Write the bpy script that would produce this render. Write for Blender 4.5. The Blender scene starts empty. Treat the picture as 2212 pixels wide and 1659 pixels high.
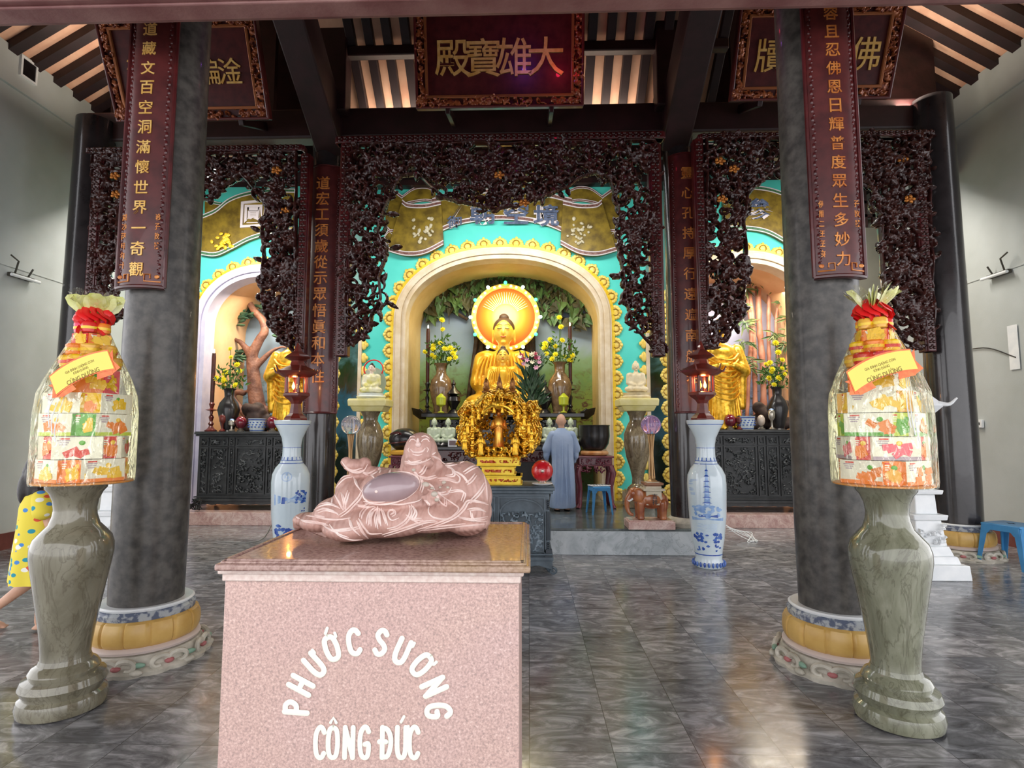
import bpy, bmesh, math, random
import numpy as np
from mathutils import Vector, Matrix, Euler
from mathutils.bvhtree import BVHTree
SC = bpy.context.scene
COL = SC.collection
R = math.radians
PI = math.pi
# ------------------------------------------------------------------ camera
F = 1200.0
PITCH = math.atan(102.5 / F)
YAW = math.atan(36 * math.cos(PITCH) / F)
CAM = Vector((0, 0, 1.6))
cd = bpy.data.cameras.new('camera'); cam = bpy.data.objects.new('camera', cd); COL.objects.link(cam)
cam.location = CAM; cam.rotation_euler = (PI / 2 + PITCH, 0, YAW)
cd.sensor_width = 36; cd.lens = F / 2212 * 36; cd.clip_start = .05; cd.clip_end = 300
SC.camera = cam
FW = Vector((-math.sin(YAW) * math.cos(PITCH), math.cos(YAW) * math.cos(PITCH), math.sin(PITCH)))
RT = Vector((math.cos(YAW), math.sin(YAW), 0)); UP = RT.cross(FW)
def ray(px, py): return FW * F + RT * (px - 1106) - UP * (py - 829.5)
def at(px, py, Y):
    d = ray(px, py); return CAM + d * (Y / d.y)
def X(px, Y, py=932): return at(px, py, Y).x
def Z(py, Y, px=1106): return at(px, py, Y).z
def fl(px, py, z=0):
    d = ray(px, py); return CAM + d * ((z - CAM.z) / d.z)
# ------------------------------------------------------------------ world, exposure
SC.view_settings.view_transform = 'Standard'; SC.view_settings.look = 'None'
SC.view_settings.gamma = 1; SC.view_settings.use_curve_mapping = False
SC.view_settings.exposure = 0.5
w = bpy.data.worlds.new('daylight'); SC.world = w; w.use_nodes = True
wn = w.node_tree; bg = wn.nodes['Background']
bg.inputs[0].default_value = (0.97, 0.97, 1.0, 1); bg.inputs[1].default_value = 1.95
SC.cycles.max_bounces = 7; SC.cycles.diffuse_bounces = 4; SC.cycles.transparent_max_bounces = 16
SC.cycles.sample_clamp_indirect = 4
SC.cycles.use_denoising = True
def lamp(name, kind, loc, power, col=(1, 1, 1), size=.2, rot=(0, 0, 0), sy=None, spot=None):
    d = bpy.data.lights.new(name, kind); d.energy = power; d.color = col
    if kind == 'AREA':
        d.size = size
        if sy: d.shape = 'RECTANGLE'; d.size_y = sy
    elif kind == 'SUN': d.angle = size
    else: d.shadow_soft_size = size
    if spot: d.spot_size = spot; d.spot_blend = .6
    o = bpy.data.objects.new(name, d); COL.objects.link(o); o.location = loc; o.rotation_euler = rot
    return o
# ------------------------------------------------------------------ materials
def lin(c):
    if isinstance(c, str): c = tuple(int(c[i:i + 2], 16) for i in (0, 2, 4))
    return tuple(((v / 255 / 12.92) if v <= 10 else ((v / 255 + .055) / 1.055) ** 2.4) for v in c) + (1,)
class NT:
    def __init__(s, name):
        s.m = bpy.data.materials.new(name); s.m.use_nodes = True; s.t = s.m.node_tree
        s.b = s.t.nodes['Principled BSDF']; s.out = s.t.nodes['Material Output']
        s.tc = s.n('ShaderNodeTexCoord')
    def n(s, ty, **kw):
        q = s.t.nodes.new(ty)
        for k, v in kw.items():
            if k in q.inputs: s.set(q.inputs[k], v)
            else: setattr(q, k, v)
        return q
    def set(s, inp, v):
        if isinstance(v, bpy.types.NodeSocket): s.t.links.new(v, inp)
        else: inp.default_value = v
    def map(s, scale=(1, 1, 1), loc=(0, 0, 0), rot=(0, 0, 0), src=None):
        q = s.n('ShaderNodeMapping'); s.set(q.inputs[0], src or s.tc.outputs['Object'])
        q.inputs['Scale'].default_value = scale; q.inputs['Location'].default_value = loc; q.inputs['Rotation'].default_value = rot
        return q.outputs[0]
    def noise(s, scale=5, detail=4, rough=.55, dist=0, vec=None):
        q = s.n('ShaderNodeTexNoise', Scale=scale, Detail=detail, Roughness=rough, Distortion=dist)
        s.set(q.inputs['Vector'], vec or s.tc.outputs['Object']); return q.outputs['Fac']
    def ramp(s, fac, stops, interp='LINEAR'):
        q = s.n('ShaderNodeValToRGB'); s.set(q.inputs[0], fac); e = q.color_ramp; e.interpolation = interp
        while len(e.elements) < len(stops): e.elements.new(.5)
        for el, (p, c) in zip(e.elements, stops):
            el.position = p; el.color = c if isinstance(c, tuple) and len(c) == 4 else (lin(c) if not isinstance(c, float) else (c, c, c, 1))
        return q.outputs[0]
    def mix(s, fac, a, b, mode='MIX'):
        q = s.n('ShaderNodeMix', data_type='RGBA', blend_type=mode)
        s.set(q.inputs[0], fac); s.set(q.inputs[6], a); s.set(q.inputs[7], b); return q.outputs[2]
    def math(s, op, a, b=0.):
        q = s.n('ShaderNodeMath', operation=op); s.set(q.inputs[0], a); s.set(q.inputs[1], b); return q.outputs[0]
    def sep(s, vec=None):
        q = s.n('ShaderNodeSeparateXYZ'); s.set(q.inputs[0], vec or s.tc.outputs['Object']); return q.outputs
    def bump(s, h, strength=.3, dist=.01):
        q = s.n('ShaderNodeBump', Strength=strength, Distance=dist); s.set(q.inputs['Height'], h)
        s.set(s.b.inputs['Normal'], q.outputs[0])
    def fin(s, col=None, rough=.5, metal=0., spec=.5, coat=0.):
        if col is not None: s.set(s.b.inputs['Base Color'], col)
        s.set(s.b.inputs['Roughness'], rough); s.b.inputs['Metallic'].default_value = metal
        s.b.inputs['Specular IOR Level'].default_value = spec; s.b.inputs['Coat Weight'].default_value = coat
        return s.m
MC = {}
def M(name, c, rough=.5, metal=0., c2=None, sc=6, bump=0, bs=30, bd=.01, spec=.5, coat=0., emit=None, es=0, lo=.35, hi=.65):
    if name in MC: return MC[name]
    t = NT(name)
    if c2: col = t.ramp(t.noise(sc), [(lo, c), (hi, c2)])
    else: col = lin(c)
    if bump: t.bump(t.noise(bs, 3), bump, bd)
    t.fin(col, rough, metal, spec, coat)
    if emit:
        t.b.inputs['Emission Color'].default_value = lin(emit); t.b.inputs['Emission Strength'].default_value = es
    MC[name] = t.m; return t.m
def marble(name, stops, sc=2.5, vein=None, rough=.15, dist=1.5, stretch=(1, 1, 1), rot=(0, 0, 0), coat=0.):
    t = NT(name); v = t.map(stretch, rot=rot)
    col = t.ramp(t.noise(sc, 8, .6, dist, v), stops)
    if vein:
        n = t.noise(sc * 1.3, 6, .6, dist * 1.3, t.map(stretch, (3, 7, 1), rot))
        m = t.ramp(t.math('ABSOLUTE', t.math('SUBTRACT', n, .5)), [(0, .55), (.03, 0.0)])
        col = t.mix(m, col, lin(vein))
    MC[name] = t.fin(col, rough, 0, .5, coat); return t.m
# ------------------------------------------------------------------ mesh builder
class MB:
    def __init__(s): s.v = []; s.f = []; s.mi = []; s.m = 0
    def add(s, vs, fs, T=None):
        o = len(s.v)
        s.v += [tuple(T @ Vector(p)) for p in vs] if T is not None else [tuple(p) for p in vs]
        s.f += [tuple(i + o for i in f) for f in fs]; s.mi += [s.m] * len(fs); return s
    def box(s, x0, x1, y0, y1, z0, z1, T=None):
        v = [(x0, y0, z0), (x1, y0, z0), (x1, y1, z0), (x0, y1, z0), (x0, y0, z1), (x1, y0, z1), (x1, y1, z1), (x0, y1, z1)]
        return s.add(v, [(0, 3, 2, 1), (4, 5, 6, 7), (0, 1, 5, 4), (1, 2, 6, 5), (2, 3, 7, 6), (3, 0, 4, 7)], T)
    def cb(s, c, sz, T=None):
        return s.box(c[0] - sz[0] / 2, c[0] + sz[0] / 2, c[1] - sz[1] / 2, c[1] + sz[1] / 2, c[2] - sz[2] / 2, c[2] + sz[2] / 2, T)
    def frustum(s, z0, w0, d0, z1, w1, d1, T=None):
        v = [(a * w / 2, b * d / 2, z) for z, w, d in ((z0, w0, d0), (z1, w1, d1)) for a, b in ((-1, -1), (1, -1), (1, 1), (-1, 1))]
        return s.add(v, [(0, 3, 2, 1), (4, 5, 6, 7), (0, 1, 5, 4), (1, 2, 6, 5), (2, 3, 7, 6), (3, 0, 4, 7)], T)
    def lathe(s, prof, n=32, T=None, lobes=0, amp=0, sx=1, sy=1, ph=0):
        vs = []; fs = []
        for k, p in enumerate(prof):
            r, z = p[0], p[1]; a_ = p[2] if len(p) > 2 else amp
            for i in range(n):
                t = 2 * PI * i / n + ph; q = r * (1 + (a_ * (abs(math.cos(lobes * t / 2)) - .5) if lobes else 0))
                vs.append((q * math.cos(t) * sx, q * math.sin(t) * sy, z))
        for k in range(len(prof) - 1):
            for i in range(n):
                j = (i + 1) % n; fs.append((k * n + i, k * n + j, (k + 1) * n + j, (k + 1) * n + i))
        fs.append(tuple(range(n - 1, -1, -1))); fs.append(tuple((len(prof) - 1) * n + i for i in range(n)))
        return s.add(vs, fs, T)
    def ell(s, c, r, n=20, m=12, T=None, rot=None):
        if not hasattr(r, '__len__'): r = (r, r, r)
        A = Matrix.Translation(c) @ (Euler(rot).to_matrix().to_4x4() if rot else Matrix())
        vs = [(0, 0, -r[2])]; fs = []
        for k in range(1, m):
            p = -PI / 2 + PI * k / m
            vs += [(r[0] * math.cos(p) * math.cos(2 * PI * i / n), r[1] * math.cos(p) * math.sin(2 * PI * i / n), r[2] * math.sin(p)) for i in range(n)]
        vs.append((0, 0, r[2])); L = len(vs) - 1
        for i in range(n):
            j = (i + 1) % n; fs.append((0, 1 + j, 1 + i)); fs.append((L, L - n + i, L - n + j))
            for k in range(m - 2): fs.append((1 + k * n + i, 1 + k * n + j, 1 + (k + 1) * n + j, 1 + (k + 1) * n + i))
        return s.add(vs, fs, (T @ A) if T is not None else A)
    def tube(s, pts, rad, n=8, T=None, flat=1, cap=True):
        pts = [Vector(p) for p in pts]; L = len(pts)
        if L < 2: return s
        if not hasattr(rad, '__len__'): rad = [rad] * L
        if len(rad) != L: rad = list(np.interp(np.linspace(0, 1, L), np.linspace(0, 1, len(rad)), rad))
        vs = []; fs = []; prev = None
        for k in range(L):
            t = (pts[min(k + 1, L - 1)] - pts[max(k - 1, 0)])
            t = t.normalized() if t.length > 1e-9 else Vector((0, 0, 1))
            if prev is None: u = t.orthogonal().normalized()
            else:
                u = prev - t * prev.dot(t); u = u.normalized() if u.length > 1e-6 else t.orthogonal().normalized()
            prev = u; w_ = t.cross(u)
            for i in range(n):
                a = 2 * PI * i / n; vs.append(pts[k] + (u * math.cos(a) + w_ * math.sin(a) * flat) * rad[k])
        for k in range(L - 1):
            for i in range(n):
                j = (i + 1) % n; fs.append((k * n + i, k * n + j, (k + 1) * n + j, (k + 1) * n + i))
        if cap: fs += [tuple(range(n - 1, -1, -1)), tuple((L - 1) * n + i for i in range(n))]
        return s.add(vs, fs, T)
    def cap(s, a, b, ra, rb, n=16, T=None):
        a = Vector(a); b = Vector(b); d = b - a; k = [-.95, -.7, -.35, 0]
        pts = [a + d.normalized() * ra * q for q in k] + [b + d.normalized() * rb * -q for q in k[::-1]]
        rr = [ra * math.sqrt(1 - q * q) for q in k] + [rb * math.sqrt(1 - q * q) for q in k[::-1]]
        return s.tube(pts, rr, n, T)
    def prism(s, poly, y0, y1, T=None):      # poly in x,z
        n = len(poly); vs = [(x, y0, z) for x, z in poly] + [(x, y1, z) for x, z in poly]
        ar = sum(poly[i][0] * poly[(i + 1) % n][1] - poly[(i + 1) % n][0] * poly[i][1] for i in range(n))
        fs = [tuple(range(n)), tuple(range(2 * n - 1, n - 1, -1))] + [(i, i + n, (i + 1) % n + n, (i + 1) % n) for i in range(n)]
        if ar < 0: fs = [f[::-1] for f in fs]
        return s.add(vs, fs, T)
    def strip(s, A, B, y0, y1, T=None, close=False):   # band between two xz polylines, y0..y1 thick
        n = len(A); vs = []
        for y in (y0, y1): vs += [(x, y, z) for x, z in A] + [(x, y, z) for x, z in B]
        fs = []
        for i in range(n if close else n - 1):
            j = (i + 1) % n
            fs += [(i, j, n + j, n + i), (2 * n + i, 3 * n + i, 3 * n + j, 2 * n + j), (i, 2 * n + i, 2 * n + j, j), (n + i, n + j, 3 * n + j, 3 * n + i)]
        if not close: fs += [(0, n, 3 * n, 2 * n), (n - 1, 3 * n - 1, 4 * n - 1, 2 * n - 1)]
        return s.add(vs, fs, T)
    def build(s, name, mat, parent=None, smooth=40, bevel=0, seg=2, loc=None, rot=None):
        me = bpy.data.meshes.new(name); me.from_pydata(s.v, [], s.f)
        ms = mat if isinstance(mat, (list, tuple)) else [mat]
        for m in ms: me.materials.append(m)
        if len(ms) > 1: me.polygons.foreach_set('material_index', s.mi)
        me.update(); o = bpy.data.objects.new(name, me); COL.objects.link(o)
        if parent: o.parent = parent
        if loc is not None: o.location = loc
        if rot is not None: o.rotation_euler = rot
        if smooth:
            me.polygons.foreach_set('use_smooth', [True] * len(me.polygons))
            me.set_sharp_from_angle(angle=R(smooth))
        if bevel:
            b = o.modifiers.new('b', 'BEVEL'); b.width = bevel; b.segments = seg; b.limit_method = 'ANGLE'; b.angle_limit = R(40)
        return o
    def blob(s, name, mat, parent=None, vox=.01, it=3, fac=.5, sub=0, post=None):   # fuse into one continuous skin
        o = s.build(name, mat, parent, smooth=0)
        m = o.modifiers.new('r', 'REMESH'); m.mode = 'VOXEL'; m.voxel_size = vox
        if it:
            k = o.modifiers.new('s', 'SMOOTH'); k.iterations = it; k.factor = fac
        dg = bpy.context.evaluated_depsgraph_get()
        me = bpy.data.meshes.new_from_object(o.evaluated_get(dg)); old = o.data; o.modifiers.clear(); o.data = me
        bpy.data.meshes.remove(old)
        me.polygons.foreach_set('use_smooth', [True] * len(me.polygons))
        return o
def tag(o, label=None, cat=None, group=None, kind=None):
    if label: o['label'] = label
    if cat: o['category'] = cat
    if group: o['group'] = group
    if kind: o['kind'] = kind
    return o
def thing(name, label, cat, loc=(0, 0, 0), rz=0, group=None):
    o = bpy.data.objects.new(name, None); COL.objects.link(o); o.location = loc; o.rotation_euler = (0, 0, rz)
    o.empty_display_size = .1
    return tag(o, label, cat, group)
def struct(o): o['kind'] = 'structure'; return o
def copy_tree(o, parent=None, label=None, loc=None, rz=None):
    c = o.copy(); COL.objects.link(c)
    if parent: c.parent = parent
    for ch in list(o.children): copy_tree(ch, c)
    if label: c['label'] = label
    if loc is not None: c.location = loc
    if rz is not None: c.rotation_euler = (0, 0, rz)
    return c
def cr(pts, k=6):         # Catmull-Rom
    P = [Vector(p) for p in pts]
    if len(P) < 2: return P
    P = [P[0] * 2 - P[1]] + P + [P[-1] * 2 - P[-2]]; out = []
    for i in range(1, len(P) - 2):
        for j in range(k):
            t = j / k; a, b, c, d = P[i - 1:i + 3]
            out.append(.5 * ((2 * b) + (c - a) * t + (2 * a - 5 * b + 4 * c - d) * t * t + (3 * b - a - 3 * c + d) * t ** 3))
    return out + [P[-2]]
# glyphs
GC = {}
def glyph(ch, bold=0.):
    k = (ch, bold)
    if k in GC: return GC[k]
    c = bpy.data.curves.new('t', 'FONT'); c.body = ch; c.size = 1; c.extrude = .04; c.offset = bold; c.resolution_u = 3
    c.align_x = 'LEFT'; o = bpy.data.objects.new('t', c); COL.objects.link(o)
    dg = bpy.context.evaluated_depsgraph_get(); me = bpy.data.meshes.new_from_object(o.evaluated_get(dg))
    vs = [v.co.copy() for v in me.vertices]; fs = [tuple(p.vertices) for p in me.polygons]
    bpy.data.objects.remove(o); bpy.data.meshes.remove(me); bpy.data.curves.remove(c)
    GC[k] = (vs, fs); return GC[k]
def put_glyph(mb, ch, cx, y, cz, size, rot=0, bold=0., sx=1., thick=.2, center=True, fit=False, T=None):
    vs, fs = glyph(ch, bold)
    if not vs: return
    x0 = min(v.x for v in vs); x1 = max(v.x for v in vs); y0 = min(v.y for v in vs); y1 = max(v.y for v in vs)
    mx, my = (x0 + x1) / 2, ((y0 + y1) / 2 if center else .36)
    k = size / max(y1 - y0, x1 - x0, .3) if fit else size
    c, s_ = math.cos(rot), math.sin(rot); out = []
    for v in vs:
        a = (v.x - mx) * k * sx; b = (v.y - my) * k
        out.append((cx + a * c - b * s_, y - v.z * size * thick * 5, cz + a * s_ + b * c))
    mb.add(out, fs, T)
def line_text(mb, s_, cx, y, cz, size, bold=0., sx=.95, T=None, sp=1.0):
    ws = []
    for ch in s_:
        vs, _ = glyph(ch, bold)
        ws.append(.3 if ch == ' ' or not vs else (max(v.x for v in vs) - min(v.x for v in vs)) + .09)
    tot = sum(ws) * size * sx * sp; x = cx - tot / 2
    for ch, w_ in zip(s_, ws):
        wv = w_ * size * sx * sp
        if ch != ' ': put_glyph(mb, ch, x + wv / 2, y, cz, size, 0, bold, sx, .1, False, False, T)
        x += wv
def char(par, mat, *a, name='character', **k):
    b = MB(); put_glyph(b, *a, **k)
    if b.v: return b.build(name, mat, par, smooth=0)
LS = {'P': [[(.12, 0), (.1, 1)], [(.1, .96), (.42, .98), (.6, .78), (.45, .52), (.12, .48)]], 'H': [[(.1, 0), (.1, 1)], [(.6, 0), (.6, 1)], [(.1, .5), (.6, .5)]],
 'U': [[(.1, 1), (.1, .35), (.2, .06), (.38, .0), (.55, .08), (.62, .35), (.62, 1)]], 'O': [[(.36, 1), (.14, .9), (.06, .5), (.14, .1), (.36, 0), (.58, .1), (.66, .5), (.58, .9), (.36, 1)]],
 'C': [[(.62, .84), (.5, .98), (.32, 1), (.12, .8), (.08, .45), (.16, .12), (.34, .0), (.5, .02), (.62, .14)]], 'S': [[(.58, .86), (.44, 1), (.24, .98), (.12, .78), (.26, .58), (.46, .44), (.58, .24), (.44, .03), (.22, .0), (.08, .14)]],
 'N': [[(.1, 0), (.1, 1)], [(.1, .98), (.6, .02)], [(.6, 0), (.6, 1)]], 'G': [[(.62, .86), (.48, 1), (.3, .99), (.12, .8), (.08, .45), (.16, .12), (.36, .0), (.58, .08), (.62, .44), (.4, .44)]],
 'D': [[(.12, 0), (.12, 1)], [(.12, .98), (.4, .94), (.62, .72), (.64, .38), (.46, .06), (.12, .02)], [(-.06, .52), (.34, .52)]],
 'horn': [[(.62, .8), (.78, .9), (.78, 1.04)]], 'acute': [[(.32, 1.18), (.5, 1.36)]], 'hat': [[(.18, 1.16), (.36, 1.32), (.54, 1.16)]]}
def stroke_letter(par, mat, keys, px, y, pz_, h, rot, sx, T, w_=.105):
    b = MB(); c, s_ = math.cos(rot), math.sin(rot)
    for key in keys:
        for L in LS[key]:
            P = [Vector((a, 0, q)) for a, q in L]
            if len(L) > 3: P = cr(P, 5)
            ww = w_ * (.6 if key in ('horn', 'acute', 'hat') else 1)
            out = []
            for p in P: a, q = (p.x - .36) * h * sx, (p.z - .5) * h; out.append((px + a * c - q * s_, y, pz_ + a * s_ + q * c))
            n0 = len(b.v); b.tube(out, ww * h, 10)
            for e in (out[0], out[-1]): b.ell(e, ww * h, 10, 6)
    b.v = [(a, y + (q - y) * .12, z) for a, q, z in b.v]
    if T is not None: b.v = [tuple(T @ Vector(v)) for v in b.v]
    return b.build('letter', mat, par)
# pierced / relief carving from scroll fields
def inpoly(px, pz, poly):
    n = len(poly); ins = np.zeros(px.shape, bool); j = n - 1
    for i in range(n):
        xi, zi = poly[i]; xj, zj = poly[j]
        c = ((zi > pz) != (zj > pz)) & (px < (xj - xi) * (pz - zi) / ((zj - zi) + 1e-12) + xi); ins ^= c; j = i
    return ins
def field(poly, cell, seed, n, rmin, rmax, tk, edge=0, leaf=.5, ext=True, holes=()):
    rnd = random.Random(seed); xs = [p[0] for p in poly]; zs = [p[1] for p in poly]; mrg = tk * 3
    x0, x1, z0, z1 = min(xs) - mrg, max(xs) + mrg, min(zs) - mrg, max(zs) + mrg
    nx, nz = int((x1 - x0) / cell) + 2, int((z1 - z0) / cell) + 2
    f = np.full((nz, nx), -tk * 2.)
    def splat(x, z, t):
        w_ = t + tk * 1.2; a, b = max(0, int((x - w_ - x0) / cell)), min(nx, int((x + w_ - x0) / cell) + 2)
        c, d = max(0, int((z - w_ - z0) / cell)), min(nz, int((z + w_ - z0) / cell) + 2)
        if a >= b or c >= d: return
        gx = x0 + np.arange(a, b) * cell; gz = z0 + np.arange(c, d) * cell
        dd = t - np.sqrt((gx[None, :] - x) ** 2 + (gz[:, None] - z) ** 2)
        f[c:d, a:b] = np.maximum(f[c:d, a:b], dd)
    k = 0; tries = 0
    while k < n and tries < n * 20:
        tries += 1; cx = rnd.uniform(min(xs), max(xs)); cz = rnd.uniform(min(zs), max(zs))
        if not bool(inpoly(np.array([cx]), np.array([cz]), poly)[0]): continue
        if any(bool(inpoly(np.array([cx]), np.array([cz]), h)[0]) for h in holes): continue
        k += 1; r0 = rnd.uniform(rmin, rmax); a0 = rnd.uniform(0, 2 * PI); sg = rnd.choice((-1, 1)); turns = rnd.uniform(1.2, 3.2) * PI / 1.6
        m = int(r0 * turns / (cell * .7)) + 4
        for i in range(m):
            u = i / (m - 1); r = r0 * (1 - .78 * u); a = a0 + sg * turns * u
            x, z = cx + r * math.cos(a), cz + r * math.sin(a)
            splat(x, z, tk * (.5 + .5 * math.sin(PI * min(1, u * 1.25 + .1))) * (1.25 if u > .93 else 1))
        if rnd.random() < leaf:
            a = a0 + rnd.uniform(0, 6); L = rnd.uniform(.8, 1.5) * r0
            for i in range(9):
                u = i / 8; splat(cx + (r0 * .6 + L * u) * math.cos(a), cz + (r0 * .6 + L * u) * math.sin(a), tk * 1.5 * math.sin(PI * (.12 + .88 * u)))
    if edge:
        for i in range(len(poly)):
            p, q = poly[i], poly[(i + 1) % len(poly)]; d = math.hypot(q[0] - p[0], q[1] - p[1]); m = int(d / (cell * .7)) + 2
            for j in range(m): splat(p[0] + (q[0] - p[0]) * j / m, p[1] + (q[1] - p[1]) * j / m, edge)
    gx, gz = np.meshgrid(x0 + np.arange(nx) * cell, z0 + np.arange(nz) * cell)
    if not ext: f = np.where(inpoly(gx, gz, poly), f, -1)
    for h in holes: f = np.where(inpoly(gx, gz, h), -1, f)
    return gx, gz, f
def carve(mb, poly, y, cell=.014, seed=1, n=200, rmin=.05, rmax=.14, tk=.022, edge=0, depth=1., leaf=.5, back=.6, ext=True, holes=(), T=None):
    gx, gz, f = field(poly, cell, seed, n, rmin, rmax, tk, edge, leaf, ext, holes)
    gz_, gx_ = np.gradient(f, cell); g2 = np.maximum(gz_ ** 2 + gx_ ** 2, .3)
    neg = f < 0; sx = np.where(neg, np.clip(-f * gx_ / g2, -cell, cell), 0); sz = np.where(neg, np.clip(-f * gz_ / g2, -cell, cell), 0)
    h = np.sqrt(np.maximum(f, 0) * tk * 2.2) * depth
    h = h * (1 + .25 * np.sin(gx * 9 + seed) * np.sin(gz * 11 + 1)) + np.where(f > 0, .012 * depth * (np.sin(gx * 5 + 2 * np.sin(gz * 4)) + 1), 0)
    pos = f > 0; inc = pos[:-1, :-1] | pos[1:, :-1] | pos[:-1, 1:] | pos[1:, 1:]
    cnt = pos[:-1, :-1].astype(int) + pos[1:, :-1] + pos[:-1, 1:] + pos[1:, 1:]; inc = cnt >= 2
    used = np.zeros(f.shape, bool)
    for a, b in ((0, 0), (1, 0), (0, 1), (1, 1)): used[a:a + inc.shape[0], b:b + inc.shape[1]] |= inc
    idx = np.full(f.shape, -1); idx[used] = np.arange(used.sum()); N = int(used.sum())
    xx = (gx + sx)[used]; zz = (gz + sz)[used]; hh = h[used]
    vs = [(a, y - c, b) for a, b, c in zip(xx.tolist(), zz.tolist(), hh.tolist())]
    fs = []
    ii, jj = np.nonzero(inc)
    A, B, C, D = idx[ii, jj], idx[ii, jj + 1], idx[ii + 1, jj + 1], idx[ii + 1, jj]
    q = np.stack([A, B, C, D], 1).tolist(); fs = [tuple(t) for t in q]
    if back:
        vs += [(a, y + c * back + .004, b) for a, b, c in zip(xx.tolist(), zz.tolist(), hh.tolist())]
        fs += [(t[3] + N, t[2] + N, t[1] + N, t[0] + N) for t in q]
    return mb.add(vs, fs, T)
def rectp(x0, x1, z0, z1): return [(x0, z0), (x1, z0), (x1, z1), (x0, z1)]
# ------------------------------------------------------------------ lamps of the hall, with added unseen fill lights
lamp('niche_lamp', 'AREA', (-.45, 10.75, 4.55), 34, (1, .86, .5), 1.6, (R(14), 0, 0), .5)
lamp('roof_fill', 'AREA', (-.4, 8.0, 6.12), 34, (1, .82, .66), 4., (R(180), 0, 0), .15)  # added unseen fill that brightens the roof boards
for x_ in (-5.6, 5.2): lamp('hip_fill', 'AREA', (x_, 7.62, 6.1), 42, (1, .85, .7), .2, (R(180), 0, 0), 1.2)  # added unseen fills that lift the dark side rafters
lamp('hall_fill', 'AREA', (-.4, 8.5, 5.4), 78, (1, .97, .9), 3.2, (R(42), 0, 0), .3)  # added fill for the turquoise wall, hidden by the screen, no real fixture
for x_ in (-5.2, 4.7): lamp('bay_fill', 'AREA', (x_, 8.3, 5.2), 90, (1, .93, .85), 2.2, (R(35), 0, 0), .3)  # added fills for the side bays, no real fixtures
for x_ in (-5.0, 4.6): lamp('side_niche_lamp', 'AREA', (x_, 10.7, 4.3), 45, (1, .87, .68), 1.2, (R(8), 0, 0), .4)
lamp('plaque_spot_red', 'POINT', at(1222, 40, 5.95), 2.0, (1, .02, .08), .03)
lamp('plaque_spot_violet', 'POINT', at(1130, 30, 5.95), 1.6, (.4, .1, 1), .03)
# ------------------------------------------------------------------ palette
def floor_mat(name, base=('646264', '9c9b9e', 'dcdade'), tile=.42):
    t = NT(name); o = t.tc.outputs['Object']
    br = t.n('ShaderNodeTexBrick', Scale=1.0, offset=0.0, offset_frequency=2); t.set(br.inputs['Vector'], o)
    for k, v in (('Brick Width', tile), ('Row Height', tile), ('Mortar Size', .0022), ('Mortar Smooth', .3)): br.inputs[k].default_value = v
    br.inputs['Color1'].default_value = (0, 0, 0, 1); br.inputs['Color2'].default_value = (1, 1, 1, 1); br.inputs['Mortar'].default_value = (.5, .5, .5, 1)
    cx = t.n('ShaderNodeCombineXYZ'); q = t.math('MULTIPLY', br.outputs['Color'], 37.0)
    t.set(cx.inputs[0], q); t.set(cx.inputs[1], t.math('MULTIPLY', br.outputs['Color'], 91.0)); t.set(cx.inputs[2], q)
    ad = t.n('ShaderNodeVectorMath', operation='ADD'); t.set(ad.inputs[0], t.map((2.2, 5, 1), rot=(0, 0, .6))); t.set(ad.inputs[1], cx.outputs[0])
    n = t.noise(1.6, 9, .66, 1.6, ad.outputs[0])
    col = t.ramp(n, [(.32, base[0]), (.5, base[1]), (.66, base[2])])
    tint = t.ramp(br.outputs['Color'], [(0., '9aa0a6'), (.5, 'd6d6d4'), (1., 'f2efea')])
    col = t.mix(.65, col, tint, 'MULTIPLY')
    col = t.mix(br.outputs['Fac'], col, lin('4a4a48'))
    big = t.ramp(t.noise(.5, 3), [(.35, 'c9c9c9'), (.6, 'ffffff')]); col = t.mix(1., col, big, 'MULTIPLY')
    return t.fin(col, t.ramp(t.noise(3, 4), [(.3, .12), (.7, .26)]), 0, .5)
m_floor = floor_mat('grey_marble_tile')
m_floor2 = floor_mat('platform_marble_tile', ('50585a', '6d7677', '8a9494'), .6)
m_step = marble('step_marble', [(.3, '8f989c'), (.5, 'b9c0c4'), (.75, 'dde0e2')], 2.2, '8b9296', .2, 1.2)
m_pink = marble('pink_marble', [(.3, 'b78f88'), (.5, 'd8b9b0'), (.75, 'ecdad2')], 5, 'a8736c', .2, 1.5)
m_plaster = M('grey_plaster', 'b0b5b1', .8, c2='c2c7c5', sc=.8, bump=.1, bs=60)
m_turq = M('turquoise_paint', '44c6ba', .6, c2='52d0c4', sc=1.5, bump=.05, bs=50)
m_dark = M('dark_stained_wood', '20100f', .38, c2='2e1716', sc=7, bump=.15, bs=25)
m_beam = M('beam_wood', '24120f', .5, c2='33191a', sc=5, bump=.15, bs=20)
m_carve = M('carved_dark_wood', '2b1412', .3, c2='47221c', sc=8, bump=.2, bs=60, bd=.004, coat=.25)
m_maroon = M('maroon_lacquer', '3c1012', .3, c2='561a1b', sc=6, bump=.1, bs=40, bd=.003, coat=.3)
m_board = M('maroon_board', '45191a', .35, c2='5c2524', sc=9, coat=.2)
m_goldtxt = M('gilt_lettering', 'e0ac54', .35, .25, c2='f4cc7c', sc=14)
m_copper = M('copper_lettering', 'b8662c', .35, .25, c2='e0944c', sc=14)
m_gold = M('polished_gold', 'd9a020', .28, .75, c2='ffd050', sc=18, bump=.25, bs=60, bd=.004)
m_goldp = M('gold_paint', 'e7bc22', .35, .25, c2='f7d746', sc=10)
m_cream = M('cream_gold_border', 'e2c048', .45, .1, c2='f0d97c', sc=9)
m_mould = M('cream_moulding', 'cdb896', .45, c2='dccdb4', sc=5)
m_peach = M('peach_wall', 'd9ab7c', .6, c2='e5bd92', sc=2)
m_black = M('black_lacquer', '141214', .3, c2='201c1d', sc=8, coat=.3)
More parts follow.
